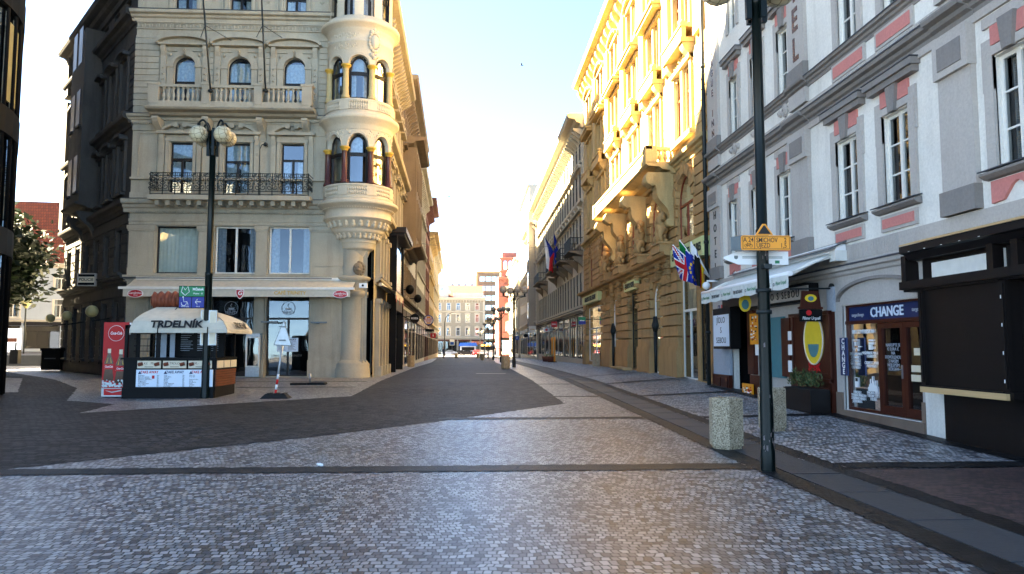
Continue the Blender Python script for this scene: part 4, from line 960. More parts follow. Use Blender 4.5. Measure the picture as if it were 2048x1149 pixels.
# long balcony, parapet and great scrolled consoles
b0, b1 = 52.5 - 41.5, 52.5 - 28.5
cornice(mb, b0, b1, 8.78, .42, 1.2); mb.box(b0 + .05, b1 - .05, 1.0, 1.13, 8.75, 9.3); mb.box(b0, b1, .94, 1.18, 9.3, 9.42)
for x in (b0 + .2, b1 - .2): mb.box(x - .2, x + .2, .75, 1.2, 8.76, 9.44); mb.box(x - .1, x + .1, -.02, .76, 9.3, 9.41)
for k in range(3): baluster(mb, b1 - .2, .15 + k * .22, 8.78, .54, .09)
for i in range(16): mb.box(b0 + .6 + i * .78, b0 + 1.1 + i * .78, 1.12, 1.15, 8.9, 9.2)
mb.build('moulding', 'sand', YB)
mb = MB(YE.M)
for x in (b0 + .7, 14.4, 18.85, b1 - .45):
    pts = [(-.02, 8.4), (1.1, 8.4), (1.18, 8.2), (1.12, 8.0), (.95, 7.86), (.8, 7.9)]
    pts += [(.75 - .07 * k + .1 * math.sin(k * .9), 7.75 - .17 * k) for k in range(9)] + [(-.02, 6.2)]
    mb.mould(x - .33, x + .33, pts); mb.tube([(x - .38, .98, 8.12), (x + .38, .98, 8.12)], .2, 12); mb.tube([(x - .36, .2, 6.45), (x + .36, .2, 6.45)], .17, 10)
mb.build('console', 'sand', YB)
# statue groups standing on the string course
def putto(mb, x, d, z, s, q):
    ln = q.uniform(-.12, .12)
    mb.ball((x + ln, d, z + 1.28 * s), .17 * s, 9); mb.ball((x, d, z + .85 * s), .25 * s, 9, (1, .85, 1.35)); mb.ball((x - .02, d, z + .5 * s), .24 * s, 8)
    for sg in (-1, 1):
        mb.tube([(x + sg * .12, d, z + .5 * s), (x + sg * .2, d + .16, z + .25 * s), (x + sg * .16, d + .05, z)], [.13 * s, .1 * s, .07 * s], 7)
        mb.tube([(x + sg * .22, d, z + 1.02 * s), (x + sg * q.uniform(.3, .45), d + .08, z + q.uniform(.7, 1.0) * s), (x + sg * q.uniform(.2, .5), d + .12, z + q.uniform(.6, 1.35) * s)], [.09 * s, .075 * s, .05 * s], 7)
q = random.Random(5)
for u in (10.3, 14.5, 18.9, 22.9):
    mb = MB(YE.M); mb.box(u - .75, u + .75, .05, .62, 5.3, 5.62); mb.box(u - .82, u + .82, .02, .68, 5.62, 5.7)
    putto(mb, u - .28, .35, 5.7, .95, q); putto(mb, u + .3, .38, 5.7, 1.1, q)
    for i in range(16): mb.ball((u + q.uniform(-.65, .65), .32 + q.uniform(-.1, .15), 5.75 + abs(q.gauss(0, .28))), q.uniform(.07, .14), 6)
    mb.build('statue_group', 'sand_lo', YB)
mb = MB(YE.M)
for u in (9.0, 11.3, 13.4, 15.6, 17.7, 19.8, 21.8, 23.4):
    ornament(mb, u, 4.75, .35, .8, .2, int(u * 9), 16, .22); ornament(mb, u, 3.9, .3, 1.1, .18, int(u * 5), 12, .16)
mb.build('carving', 'sand_lo', YB)
for o in big: window(YE, YB, *o[:4], arch=True, frame='frame_r', mull=1, top=.55, depth=.10, pane='glass_b')
for o in l3 + l4 + l5: window(YE, YB, *o[:4], frame='frame_r', mull=0, top=.65, depth=.13, cur='blind' if (int(o[0] * 10) % 3 == 0) else 'side')
for i, o in enumerate(gr):
    window(YE, YB, *o[:4], arch=o[4] == 'a', frame='frame_d' if i in (2, 5) else 'frame_w', mull=1 if i in (0, 4) else 0, top=.6 if i in (0, 4, 2) else None, depth=.12, pane='glass_b' if i in (2, 5) else 'glass', cur='blind' if i in (1, 3) else None)
mb = MB(YE.M); a, b = gr[4][0], gr[4][1]
mb.box(a + .05, b - .05, -.25, -.23, 2.6, 4.5); mb.build('shop_blind', 'blind', YB)
mb = MB(YE.M)
mb.box(YL - 4.1, YL - .02, -.02, .3, 4.62, 5.28); f3 = mb.build('shop_sign', 'palegreen', YB)
lettering('GALLERY OF STEEL, FIGURES', YE.M, YL - 2.05, 4.95, .40, 'blk', f3, d=.31, bold=.008, sx=.72)
mb = MB(YE.M); mb.box(gr[2][0] - .35, gr[2][1] + .3, .02, .3, 4.3, 4.78); f2_ = mb.build('shop_sign', 'palegreen', YB)
lettering('GALLERY OF STEEL', YE.M, (gr[2][0] + gr[2][1]) / 2, 4.54, .34, 'blk', f2_, d=.31, bold=.008, sx=.75)
mb = MB(YE.M); mb.box(gr[0][0] - .3, gr[0][1] + .2, .02, .34, 4.4, 4.95); f1_ = mb.build('shop_sign', 'palegreen', YB)
lettering('GALLERY OF STEEL FIGURES', YE.M, (gr[0][0] + gr[0][1]) / 2, 4.67, .42, 'blk', f1_, d=.35, bold=.008, sx=.85)
mb = MB(YE.M); q = random.Random(8)   # iron torch ornaments on the doors
for u in (gr[1][1] + .15, gr[3][1] - .1):
    mb.tube([(u, .3, .5), (u, .3, 2.2)], [.06, .09], 8)
    for i in range(9): a = i * .7; mb.tube([(u, .3, 2.1), (u + .16 * math.cos(a), .3 + .1 * math.sin(a), 2.45), (u + .1 * math.cos(a), .3 + .06 * math.sin(a), 2.85)], [.05, .06, .01], 5)
mb.build('torch_ornament', 'iron', YB)
block(YE, YB, YL, 20.0, 14, 'sand')
mb = MB(YE.M); mb.tube([(YL - .02, .18, .3), (YL - .02, .18, 20)], .07, 8)
for z in (2, 5, 8, 11, 14): mb.tube([(YL - .02, .18, z), (YL - .02, .18, z + .1)], .09, 8)
mb.build('downpipe', 'iron', YB)

# ------------------------------------------------------------ white and grey hotel with pink panels, nearest on the right
WH = Fr((7.93, 24.3), (0, -1)); WL = 21.0
HB = thing('hotel_building', (12, 14, .1), 'white and grey hotel with pink stucco panels and shops below', 'building')
def wu(px, py): return WH.at(px, py)[0]
def wz(px, py): return WH.at(px, py)[1]
c1 = [(wu(1461, 440), wu(1478, 440)), (wu(1506, 430), wu(1528, 430)), (wu(1559, 420), wu(1587, 420)), (wu(1676, 360), wu(1720, 360)), (wu(1769, 320), wu(1824, 320)), (wu(1994, 220), wu(2075, 220))]
w1 = [(a, b, 4.28, 6.0, 'r') for a, b in c1]
c2 = [(wu(1461, 230), wu(1478, 230)), (wu(1504, 200), wu(1526, 200)), (wu(1556, 140), wu(1584, 140)), (wu(1676, 50), wu(1716, 50)), (wu(1766, 10), wu(1810, 10)), (wu(1994, -120), wu(2075, -120))]
w2 = [(a, b, 8.05, 9.75, 'r') for a, b in c2]
w3 = [(a, b, 11.3, 13.0, 'r') for a, b in c2]
chg = (wu(1689, 720), wu(1846, 720)); 
sv_op = [(wu(1465, 690), wu(1502, 690), .1, 2.75, 'r')]
mb = MB(WH.M); wall(mb, 0, WL, -.3, 15.5, w1 + w2 + w3 + [(chg[0], chg[1], .27, 2.46, 'r')] + sv_op, .2, back=.55); mb.build('wall', ['white', 'dark'], HB)
GP_ = MB(WH.M); DK = MB(WH.M); PK = MB(WH.M); LD = MB(WH.M)
# grey ground floor skin, ribbed band, ledges
for a, b in free(0, WL, [(chg[0], chg[1]), sv_op[0][:2]]): GP_.box(a, b, -.02, .03, -.3, 3.28)
GP_.box(chg[0], chg[1], -.02, .028, 2.47, 3.28); GP_.box(0, WL, -.02, .032, 3.30, 3.72)
cornice(GP_, 0, WL, 3.3, .3, .18); LD.mould(0, WL, [(-.02, 3.36), (-.02, 3.31), (.2, 3.27), (.2, 3.30)])
for z, h, p in ((7.13, .30, .24),): cornice(DK, 0, WL, z, h, p); LD.mould(0, WL, [(-.02, z + .06), (-.02, z + .02), (p + .02, z - .03), (p + .02, z)])
GP_.box(0, WL, -.02, .035, 7.16, 7.36); GP_.box(0, WL, -.02, .05, 6.7, 6.84)
cornice(DK, 0, WL, 7.97, .24, .15); LD.mould(0, WL, [(-.02, 8.02), (-.02, 7.99), (.17, 7.945), (.17, 7.97)])
pil = [(wu(1425, 480), wu(1446, 480)), (wu(1593, 480), wu(1627, 470)), (wu(1893, 330), wu(1962, 330))]
for a, b in pil:
    GP_.box(a, b, -.02, .09, 3.74, 6.72); DK.box(a - .02, b + .02, -.02, .14, 3.74, 4.14); GP_.box(a - .02, b + .02, -.02, .16, 6.05, 6.72); DK.box(a + .12, b - .12, .1, .175, 6.17, 6.56)
    cornice(DK, a - .06, b + .06, 7.128, .31, .32); GP_.box(a, b, -.02, .10, 7.38, 7.74); GP_.box(a, b, -.02, .09, 8.0, 14.8); DK.box(a - .02, b + .02, -.02, .14, 8.0, 8.36); cornice(DK, a - .05, b + .05, 7.968, .242, .22)
for i, (a, b, z0, z1, k) in enumerate(w1 + w2 + w3):
    lv = i // 6; j = i % 6; c = (a + b) / 2; wide = j >= 3 and j < 5
    g = .16 if j < 3 else .2
    for x0, x1 in ((a - g, a), (b, b + g)): GP_.box(x0, x1, -.02, .05, z0 - .02, z1 + .02); GP_.box(x0 - (.04 if x0 < a - .1 else -.0), x1 + (.04 if x1 > b + .1 else 0), -.02, .035, z1 - .5, z1 + .3)
    GP_.box(a - g, b + g, -.02, .052, z1 + .02, z1 + .16)
    DK.mould(a - g - .06, b + g + .06, [(-.02, z0 - .02), (.16, z0 - .05), (.16, z0 - .09), (.08, z0 - .14), (-.02, z0 - .16)]) if lv == 0 else None
    if lv == 0: LD.mould(a - g - .07, b + g + .07, [(-.02, z0 + .01), (.18, z0 - .035), (.18, z0 - .015), (-.02, z0 + .03)])
    # keystone between two pink cheeks, hood above
    PK.box(a - .02, b + .02, -.02, .045, z1 + .18, z1 + .48); DK.prism([(c - .10, z1 + .0), (c + .10, z1 + .0), (c + .17, z1 + .50), (c - .17, z1 + .50)], .02, .11)
    if lv == 0 and not wide: GP_.box(a - g, b + g, -.02, .04, z1 + .49, z1 + .66)
    if wide or lv: 
        for hz, s_ in ((z1 + .5, 0), (z1 + .62, .06)): DK.box(a - g - .12 - s_, b + g + .12 + s_, -.02, .14 + s_, hz, hz + .121)
        LD.box(a - g - .2, b + g + .2, -.02, .215, z1 + .745, z1 + .765)
    if lv == 0:
        if j >= 3 and j < 5:
            GP_.box(a - .14, b + .14, -.02, .045, z0 - .5, z0 - .2); PK.box(a - .07, b + .07, .02, .06, z0 - .44, z0 - .26)
        elif j == 5:
            PK.prism([(a - .15, z0 - .18), (b + .15, z0 - .18), (b + .15, z0 - .52), (b - .1, z0 - .5), (c + .1, z0 - .3), (c, z0 - .26), (c - .1, z0 - .3), (a + .1, z0 - .5), (a - .15, z0 - .52)], -.02, .05)
        else: PK.prism([(a - .05, z0 - .18), (b + .05, z0 - .18), (b + .05, z0 - .52), (b - .05, z0 - .52), (c + .08, z0 - .42), (c, z0 - .36), (c - .08, z0 - .42), (a + .05, z0 - .52), (a - .05, z0 - .52)], -.02, .05)
    if lv == 1:
        if j >= 3: GP_.box(a - .28, b + .28, -.02, .045, z0 - .68, z0 - .31); PK.box(a - .2, b + .2, .02, .06, z0 - .62, z0 - .37)
        else:
            for x, r in ((c, .17), (c - .3, .09), (c + .3, .09)):
                for rr, dd in ((r, .05), (r * .75, .075), (r * .45, .09)): GP_.tube([(x, -.02, z0 - .48), (x, dd, z0 - .48)], rr, 18)
                DK.tube([(x, .05, z0 - .48), (x, .1, z0 - .48)], r * .2, 10)
x = 0
RB_ = MB(WH.M)
while x < WL: RB_.box(x, x + .035, .03, .045, 7.17, 7.35); x += .07
x = wu(1640, 520)
while x < wu(1800, 500): RB_.box(x, x + .03, .03, .043, 3.4, 3.7); x += .065
RB_.build('ribbed_band', 'grey_pl', HB)
GP_.build('grey_moulding', 'grey_pl', HB); DK.build('taupe_moulding', 'grey_dk', HB); PK.build('pink_panel', 'pink', HB); LD.build('flashing', 'lead', HB)
for i, o in enumerate(w1 + w2 + w3): window(WH, HB, *o[:4], frame='frame_w', pane='glass_b', mull=1, bars=2, top=None, depth=.15, cur='side' if i % 4 == 1 else None)
mb = MB(WH.M)      # slatted blinds behind two of the windows
for o in (w1[4], w1[5]):
    z = o[2] + .1
    while z < o[3] - .08: mb.box(o[0] + (.08 if o is w1[5] else (o[1] - o[0]) * .55), o[1] - .06, -.27, -.25, z, z + .022); z += .038
mb.build('slatted_blind', 'steel', HB)
block(WH, HB, WL, 15.5, 10, 'white')
t = 'HOTEL'; x0 = (pil[0][0] + pil[0][1]) / 2
for i, ch in enumerate(t): lettering(ch, WH.M, x0 + .05, 5.82 - i * .42, .36, 'blk', HB, d=.095, name='hotel_letter', bold=.004)
for i, ch in enumerate('PRAGUE INN'):
    if ch != ' ': lettering(ch, WH.M, x0 + .05, 11.55 - i * .335, .32, 'maroon', HB, d=.095, name='hotel_letter', bold=.004)
x1 = (pil[1][0] + pil[1][1]) / 2
for i, ch in enumerate('HOTEL'): lettering(ch, WH.M, x1, 11.75 - i * .74, .80, 'maroon', HB, d=.095, name='hotel_letter', bold=.022, sx=.85)
# ------------------------------------------------------------ bureau de change
mb = MB(WH.M); A = arc(chg[0] - .06, chg[1] + .06, 2.92, 2.55, 16)
for p, q_ in zip(A, A[1:]): mb.prism([p, q_, (q_[0], q_[1] + .06), (p[0], p[1] + .06)], -.02, .12)
mb.build('arch_moulding', 'grey_dk', HB)
mb = MB(WH.M)
for a, b in ((chg[0] - .28, chg[0] - .02), (chg[1] + .01, chg[1] + .12)): mb.box(a, b, .02, .07, -.3, .62)
mb.box(chg[0] - .1, chg[1] + .1, -.2, .10, -.3, .26); mb.build('plinth', 'granite', HB)
cw = chg[1] - chg[0]; cx = lambda px: wu(px, 730)
mb = MB(WH.M); d0, d1 = -.16, -.06
xm, xd, xe = cx(1754), cx(1803), chg[1]
for a, b in ((chg[0], chg[0] + .07), (xe - .05, xe)): mb.box(a, b, d0, d1, .27, 2.46)
mb.box(xm - .05, xm + .03, d0, d1, .27, 2.06)
mb.box(chg[0], xe, d0 - .003, d1 + .02, 2.06, 2.13); mb.box(chg[0], xe, d0, d1, 2.42, 2.46); mb.box(chg[0] + .07, xm - .05, d0, d1, .27, .33)
sf = mb.build('shopfront', 'wood_r', HB)
for a, b in ((xm + .03, xd), (xd + .005, xe - .05)):
    mb = MB(WH.M)
    for p, r_ in ((a, a + .10), (b - .10, b)): mb.box(p, r_, -.13, -.05, .29, 2.05)
    mb.box(a + .1, b - .1, -.13, -.05, .29, .46); mb.box(a + .1, b - .1, -.13, -.05, 1.95, 2.05)
    dr = mb.build('door', 'wood_r', HB)
    mb = MB(WH.M); mb.poly([(a + .1, -.09, .46), (b - .1, -.09, .46), (b - .1, -.09, 1.95), (a + .1, -.09, 1.95)]); mb.build('pane', 'glass_b', dr)
mb = MB(WH.M); mb.box(xd - .07, xd - .04, -.05, -.03, 1.0, 1.25); mb.tube([(xd - .055, -.03, 1.17), (xd - .055, .03, 1.17), (xd - .16, .03, 1.17)], .012, 6); mb.build('handle', 'steel', HB)
mb = MB(WH.M); mb.poly([(chg[0] + .07, -.1, .33), (xm - .05, -.1, .33), (xm - .05, -.1, 2.06), (chg[0] + .07, -.1, 2.06)]); wp = mb.build('pane', 'glass_b', HB)
mb = MB(WH.M); mb.box(chg[0] + .07, xe - .05, -.14, -.10, 2.13, 2.42); cs = mb.build('shop_sign', 'navy', HB)
lettering('CHANGE', WH.M, cx(1767), 2.27, .27, 'board_w', cs, d=-.095, bold=.005, sx=1.05)
lettering('targochange', WH.M, cx(1710), 2.25, .10, 'bluegr', cs, d=-.095); lettering('targochange', WH.M, cx(1834), 2.27, .10, 'bluegr', cs, d=-.095)
def wtxt(s, px, py, size, mat='wht', par=None, **k): 
    x, z = WH.at(px, py, -.09); return lettering(s, WH.M, x, z, size, mat, par or HB, d=-.085, ext=.002, **k)
wtxt('0% COMMISSION', 1726, 664, .115, bold=.002)
wtxt('SMĚNÁRNA\nCAMBIO\nCHANGE\nWECHSEL\nOБMEH', 1711, 722, .088, lines=.8); wtxt('MOŽNOST PLATBY\nKARTOU\n\nCREDIT CARD\nPAYMENT', 1743, 720, .082, lines=.8)
wtxt('PRODEJ\nVNITROSTÁTNÍCH I\nMEZINÁRODNÍCH\nJÍZDENEK', 1714, 794, .078, lines=.8); wtxt('BOOK HERE\nYOUR CITY\nTOUR', 1746, 793, .08, lines=.8)
wtxt('NAKUPTE SI\n€ EURA €\nNA\nDOVOLENOU\nS NAŠÍM\nNEJLEPŠÍM\nKURZEM', 1787, 715, .09, 'bluegr', lines=.85)
mb = MB(WH.M)      # stickers on the glass: purse van, cards, bus, skyline
def sq(px, py, w, h, ox=0, oz=0): 
    x, z = WH.at(px, py, -.09); mb.box(x + ox - w / 2, x + ox + w / 2, -.088, -.083, z + oz - h / 2, z + oz + h / 2)
for a in ((.26, .02, 0, .10), (.26, .02, 0, -.07), (.02, .19, -.12, .01), (.02, .19, .12, .01), (.06, .09, 0, .02), (.05, .05, -.08, -.11), (.05, .05, .1, -.11), (.1, .02, .18, -.04)): sq(1711, 690, a[0], a[1], a[2], a[3])
for a in ((.2, .035, 0, .09), (.2, .05, 0, .03), (.11, .1, -.05, -.05), (.08, .05, .06, -.06)): sq(1743, 690, *a)
for a in ((.14, .2, 0, .0),): sq(1714, 765, *a)
for i, h in enumerate((.08, .13, .24, .16, .3, .2, .12, .22, .1)): sq(1746, 775, .035, h, -.16 + i * .04, h / 2 - .08)
mb.build('window_sticker', 'wht', HB)
mb = MB(WH.M); sq_ = WH.at(1714, 763, -.09); mb.box(sq_[0] - .05, sq_[0] + .05, -.084, -.080, sq_[1], sq_[1] + .07); mb.build('window_sticker', 'blk', HB)
mb = MB(WH.M)
for px, py, w, h in ((1835, 704, .2, .13), (1833, 738, .3, .12), (1833, 757, .3, .12)):
    x, z = WH.at(px, py, -.09); mb.box(x - w / 2, min(x + w / 2, xe - .16), -.088, -.083, z - h / 2, z + h / 2)
mb.build('paper_notice', 'beige', HB)
# black-stained bay shop window, nearest on the right
mb = MB(WH.M); ba, bb = wu(1850, 750), wu(2060, 750) + 2.4; pd = .34
xa = WH.at(1848, 720, pd)[0]; xb = WH.at(2012, 720, pd)[0]
mb.box(xa, xb + .1, -.02, pd, .95, 2.55); mb.box(xa + .15, WL, -.02, .12, -.3, .93); mb.box(xb + .1, WL, -.02, .16, .93, 2.6)
for a, b in ((xa - .02, xa + .1), (xb - .02, xb + .12)): mb.box(a, b, pd - .02, pd + .05, .93, 2.56); mb.box(a + .03, b - .03, pd + .05, pd + .07, 1.0, 2.5)
mb.box(xa - .05, xb + .2, -.02, pd + .06, .86, .95)
zt = 2.62
xa2 = WH.at(1810, 600, pd)[0]
for z, h, p in ((2.72, .14, .1), (2.6, .06, .05)): mb.box(xa2 - .0 + (.1 - p), WL, -.02, pd + p, z - h, z)
mb.box(xa2 + .1, WL, -.02, .06, 2.7, 3.2)
for px in (1815, 1990, 2040): x = WH.at(px, 560, .2)[0]; mb.box(x - .07, x + .07, .02, .27, 2.7, 3.2)
mb.mould(WH.at(1795, 520, .45)[0], WL, [(-.02, 3.1), (.25, 3.1), (.34, 3.2), (.42, 3.22), (.42, 3.34), (-.02, 3.44)])
by = mb.build('bay_shopfront', 'wood_d', HB)
mb = MB(WH.M); mb.mould(WH.at(1795, 520, .45)[0] + .02, WL, [(-.02, 3.49), (-.02, 3.445), (.43, 3.345), (.43, 3.37)]); mb.build('board', 'wood_p', by)
mb = MB(WH.M); mb.box(xa + .03, WH.at(2030, 820, pd)[0], pd + .062, pd + .11, .84, .93); mb.build('board', 'wood_p', by)
mb = MB(WH.M); x, x2 = WH.at(1864, 560, .1)[0], WH.at(1982, 560, .1)[0]; mb.box(x, x2, .05, .10, 2.73, 3.02); x3 = WH.at(2005, 560, .1)[0]; mb.box(x3, x3 + .05, .05, .1, 2.73, 3.05); mb.build('pane', 'blind', by)
mb = MB(WH.M)
for i in range(4): mb.box(xa + .045, xa + .06, pd + .05, pd + .058, 1.08 + i * .4, 1.13 + i * .4); mb.box(xb + .045, xb + .06, pd + .05, pd + .075, 1.08 + i * .4, 1.13 + i * .4)
for i in range(5): mb.box(xa2 + .3 + i * .45, xa2 + .34 + i * .45, .43, .435, 3.22, 3.23)
mb.build('hinge', 'wht', by)
mb = MB(WH.M); mb.box(chg[1] + .12, xa + .15, .0, .06, -.3, .9); mb.build('worn_plaster', 'white', HB)
# ------------------------------------------------------------ restaurant front
mb = MB(WH.M); u = lambda px, d=.05: WH.at(px, 720, d)[0]
for a, b, z0, z1 in ((u(1430), u(1463), .08, .72), (u(1505), u(1542), .05, .8), (u(1588), u(1671), .0, .82)): mb.box(a, b, .02, .14, z0, z1)
mb.box(u(1590), u(1671), .02, .12, .82, 2.35); mb.box(u(1592), u(1596), .1, .16, .82, 2.35); mb.box(u(1666), u(1671), .1, .16, .82, 2.35); mb.box(u(1590), u(1671), .1, .19, 2.30, 2.38); mb.box(u(1590), u(1671), .1, .2, .80, .88); mb.box(u(1595), u(1667), .1, .14, .95, 1.0)
mb.box(u(1572), u(1589), .02, .16, .85, 2.3); mb.box(u(1634), u(1665), .12, .16, .2, .68); mb.box(u(1436), u(1446), .13, .16, .2, .62); mb.box(u(1449), u(1460), .13, .16, .2, .62)
mb.box(u(1503), u(1515), .02, .16, .82, 2.6)
sv = mb.build('wood_panelling', 'wood_r', HB)
mb = MB(WH.M); mb.box(u(1430), u(1463), .02, .10, .72, 2.75)
for z in (1.0, 1.3, 1.6, 1.9, 2.2): mb.box(u(1430) - .0, u(1463), .1, .105, z, z + .015)
mb.box(u(1660), u(1673), .03, .08, 2.36, 2.9); mb.build('blue_render', 'bluegr', HB)
mb = MB(WH.M); mb.box(u(1543), u(1572), .03, .1, .8, 2.35); mb.build('teal_panel', 'teal', HB)
mb = MB(WH.M); mb.box(u(1463), u(1505), .03, .30, 2.76, 3.0); mb.box(u(1505), u(1640), .03, .35, 2.62, 3.05); mb.build('fascia', 'black', HB)
mb = MB(WH.M); mb.box(u(1500, .3), WH.at(1622, 600, .3)[0], .35, .38, 2.68, 2.98); js = mb.build('shop_sign', 'grey_pl', HB)
lettering('JÍDLO S SEBOU', WH.M, WH.at(1568, 610, .38)[0] - .3, 2.82, .25, 'blk', js, d=.385, spacing=1.45)
mb = MB(WH.M); c = WH.at(1629, 680, .12)
P = [(c[0] + .47 * math.cos(i * math.pi / 18), c[1] + .56 * math.sin(i * math.pi / 18)) for i in range(36)]
mb.prism(P, .10, .15); ov = mb.build('oval_plaque', 'yellow', HB)
mb = MB(WH.M)
for i in range(36): mb.tube([(P[i][0], .15, P[i][1]), (P[(i + 1) % 36][0], .15, P[(i + 1) % 36][1])], .02, 5, False)
mb.build('rim', 'beige', ov)
mb = MB(WH.M); mb.prism([(c[0] + .27 * math.cos(a), c[1] - .1 + .3 * math.sin(a)) for a in [math.pi + math.pi * k / 12 for k in range(13)]], .15, .156); mb.build('blue_field', 'teal', ov)
lettering('ŠVEJK', WH.M, WH.at(1628, 728, .13)[0], 1.12, .24, 'redp', HB, d=.125, bold=.006)
mb = MB(WH.M)
for px, py, w, h in ((1579, 672, .18, .22), (1580, 700, .2, .26), (1580, 733, .2, .28), (1514, 700, .25, .3)): x, z = WH.at(px, py, .17); mb.box(x - w / 2, x + w / 2, .16, .175, z - h / 2, z + h / 2)
mb.build('paper_menu', 'wht', HB)
q = random.Random(4)
for px0, px1, z0, z1 in ((1501, 1517, 1.65, 2.5), (1483, 1504, .12, .55)):
    mb = MB(WH.M); a, b = WH.at(px0, 720, .2)[0], WH.at(px1, 720, .2)[0]; mb.box(a, b, .17, .20, z0, z1); ps_ = mb.build('food_poster', 'orange', HB)
    for mt, k in (('redp', 9), ('wht', 16), ('blk', 10)):
        mb = MB(WH.M)
        for i in range(k): x = q.uniform(a + .05, b - .12); z = q.uniform(z0 + .05, z1 - .1); mb.box(x, x + q.uniform(.04, .1), .20, .203 + .001 * (mt == 'wht') + .0005 * i, z, z + q.uniform(.02, .06))
        mb.build('print', mt, ps_)
# ------------------------------------------------------------ right side further on
FL = Fr((7.93, 90.5), (0, -1)); FB = house('street_house', 'tall pale house with consoled cornice, dark mansard and iron balconies behind the flags', FL, 38, 18.3, [(4.6, 7.0, 'r', 0), (9.2, 11.2, 'r', 't'), (12.4, 14.4, 'r', 's'), (15.2, 16.9, 'r', 0)], 1.75, 'offwhite', 'palebd', depth=14, cor=(1.0, 1.2), mans=3.6, shop=(.7, 3.9))
mb = MB(FL.M)
for a, b in ((34.2, 37.7), (28.3, 31.8), (20, 27), (6, 12)): cornice(mb, a, b, 8.4, .4, 1.1); [bracket(mb, x, .3, 8.0, .9, .8) for x in (a + .3, b - .3)]
mb.build('balcony', 'brownst', FB)
mb = MB(FL.M)
for a, b in ((34.3, 37.6), (28.4, 31.7), (20.1, 26.9), (6.1, 11.9)):
    for z in (8.45, 9.35): mb.tube([(a, .02, z), (a, 1.0, z), (b, 1.0, z), (b, .02, z)], .03, 5)
    k = int((b - a) / .22)
    for i in range(k + 1): x = a + (b - a) * i / k; mb.box(x - .018, x + .018, .98, 1.02, 8.42, 9.35)
    for x in (a, b):
        for j in range(4): mb.box(x - .02, x + .02, .2 + j * .2, .24 + j * .2, 8.42, 9.35)
mb.build('railing', 'iron', FB)
R3 = Fr((7.75, 106.5), (0, -1)); RB3 = house('street_house', 'pale green-grey house with a column of blue glass bays, beside the flag house', R3, 16, 17, [(5, 7, 'r', 0), (8.6, 10.8, 'r', 's'), (12.2, 14.2, 'r', 0)], 2.1, 'palebd', 'offwhite', cor=(.7, .9))
mb = MB(R3.M); mb.box(13, 15.4, -.02, .9, 4, 19); mb.build('oriel', 'concrete', RB3)
mb = MB(R3.M); [mb.box(13.2, 15.2, .9, .93, z, z + 2) for z in (5, 8.6, 12.2, 15.8)]; mb.build('oriel_pane', 'glass_s', RB3)
R4 = Fr((8.2, 128), (0, -1)); house('street_house', 'tall white modern block rising above its neighbours on the right', R4, 21, 25, [(5, 6.8, 'r', 0), (8.4, 10.2, 'r', 0), (11.8, 13.6, 'r', 0), (15.2, 17, 'r', 0), (18.6, 20.4, 'r', 0), (21.8, 23.4, 'r', 0)], 2.4, 'offwhite', 'offwhite', brk=False, cor=(.4, .4))
R5 = Fr((7.9, 160), (0, -1)); house('street_house', 'long cream house with plain windows, farthest on the right side', R5, 31, 17, [(5, 7, 'r', 0), (8.6, 10.6, 'r', 't'), (12, 14, 'r', 0)], 2.6, 'palebd', 'offwhite', cor=(.7, .7))
# ------------------------------------------------------------ end of the street
FZ = -.95
PF = Fr((-34, 236), (1, .05)); PB = house('end_house', 'pale four-storey house with orange-red roof closing the far end of the street', PF, 38, 17.0, [(5.0, 7.4, 'r', 't'), (9.2, 11.6, 'r', 's'), (13.0, 15.2, 'r', 0)], 2.9, 'endcream', 'palebd', shop=(-.6, 3.2), depth=14, cor=(.9, 1.0), z0=-1.6, w=1.2, frame='frame_w', pane='glass_b', shopm='wood_r')
mb = MB(PF.M); mb.prism([(-.3, 17.1), (-5.5, 21.2), (-11, 17.1)], 24, 37.6, 'x'); mb.build('tiled_roof', 'rooftile', PB)
mb = MB(PF.M); mb.box(22.6, 26.4, -1.4, .2, 17, 19.4); hood_seg(mb, 22.4, 26.6, 19.4, 2.0, .5, .4, .1); mb.box(28, 37.5, -.6, .1, 17, 18.4)
for x in (22.4, 26.2): mb.ball((x + .2, -.4, 18.6), .8, 8)
at_ = mb.build('gable', 'offwhite', PB)
mb = MB(PF.M); mb.prism(arc(23.9, 25.1, 20, 19.2, 8) + [(25.1, 17.8), (23.9, 17.8)], .2, .24); mb.build('pane', 'glass_s', at_)
GF = Fr((1.2, 250), (1, -.02)); GB = house('office_block', 'brown glass-banded office block behind the pink tower house', GF, 16, 26.5, [(4 + 3.2 * i, 5.7 + 3.2 * i, 'r', 0) for i in range(7)], 1.9, 'brownst', 'sand', w=1.7, brk=False, cor=(.4, .4), z0=-1.6, pane='glass_s', shop=(-.6, 2.8))
house('office_block', 'plain white block far behind the pale end house', Fr((-10, 290), (1, 0)), 22, 29, [(8 + 3.2 * i, 9.6 + 3.2 * i, 'r', 0) for i in range(6)], 2.4, 'white', 'white', brk=False, cor=(.3, .3), shop=None, z0=-1.8)
PKF = Fr((5.9, 172), (1, .02)); PKB = house('tower_house', 'pink corner house with a yellow-capped tower at the street end', PKF, 9, 17.5, [(5.0, 7.4, 'a', 0), (9.2, 11.6, 'a', 's'), (13.2, 15.4, 'r', 't')], 2.2, 'pinkfar', 'pinkfar', w=1.1, z0=-1.2, frame='frame_w', cor=(.7, .9), shop=(-.3, 3))
mb = MB(PKF.M); mb.box(.6, 4.6, -4, .1, 17.5, 21.5); cornice(mb, .3, 4.9, 19.0, .5, .7); cornice(mb, .3, 4.9, 22, .5, .6)
mb.box(.9, 4.3, -3.6, -.2, 22, 23.2); tw = mb.build('tower', 'pinkfar', PKB)
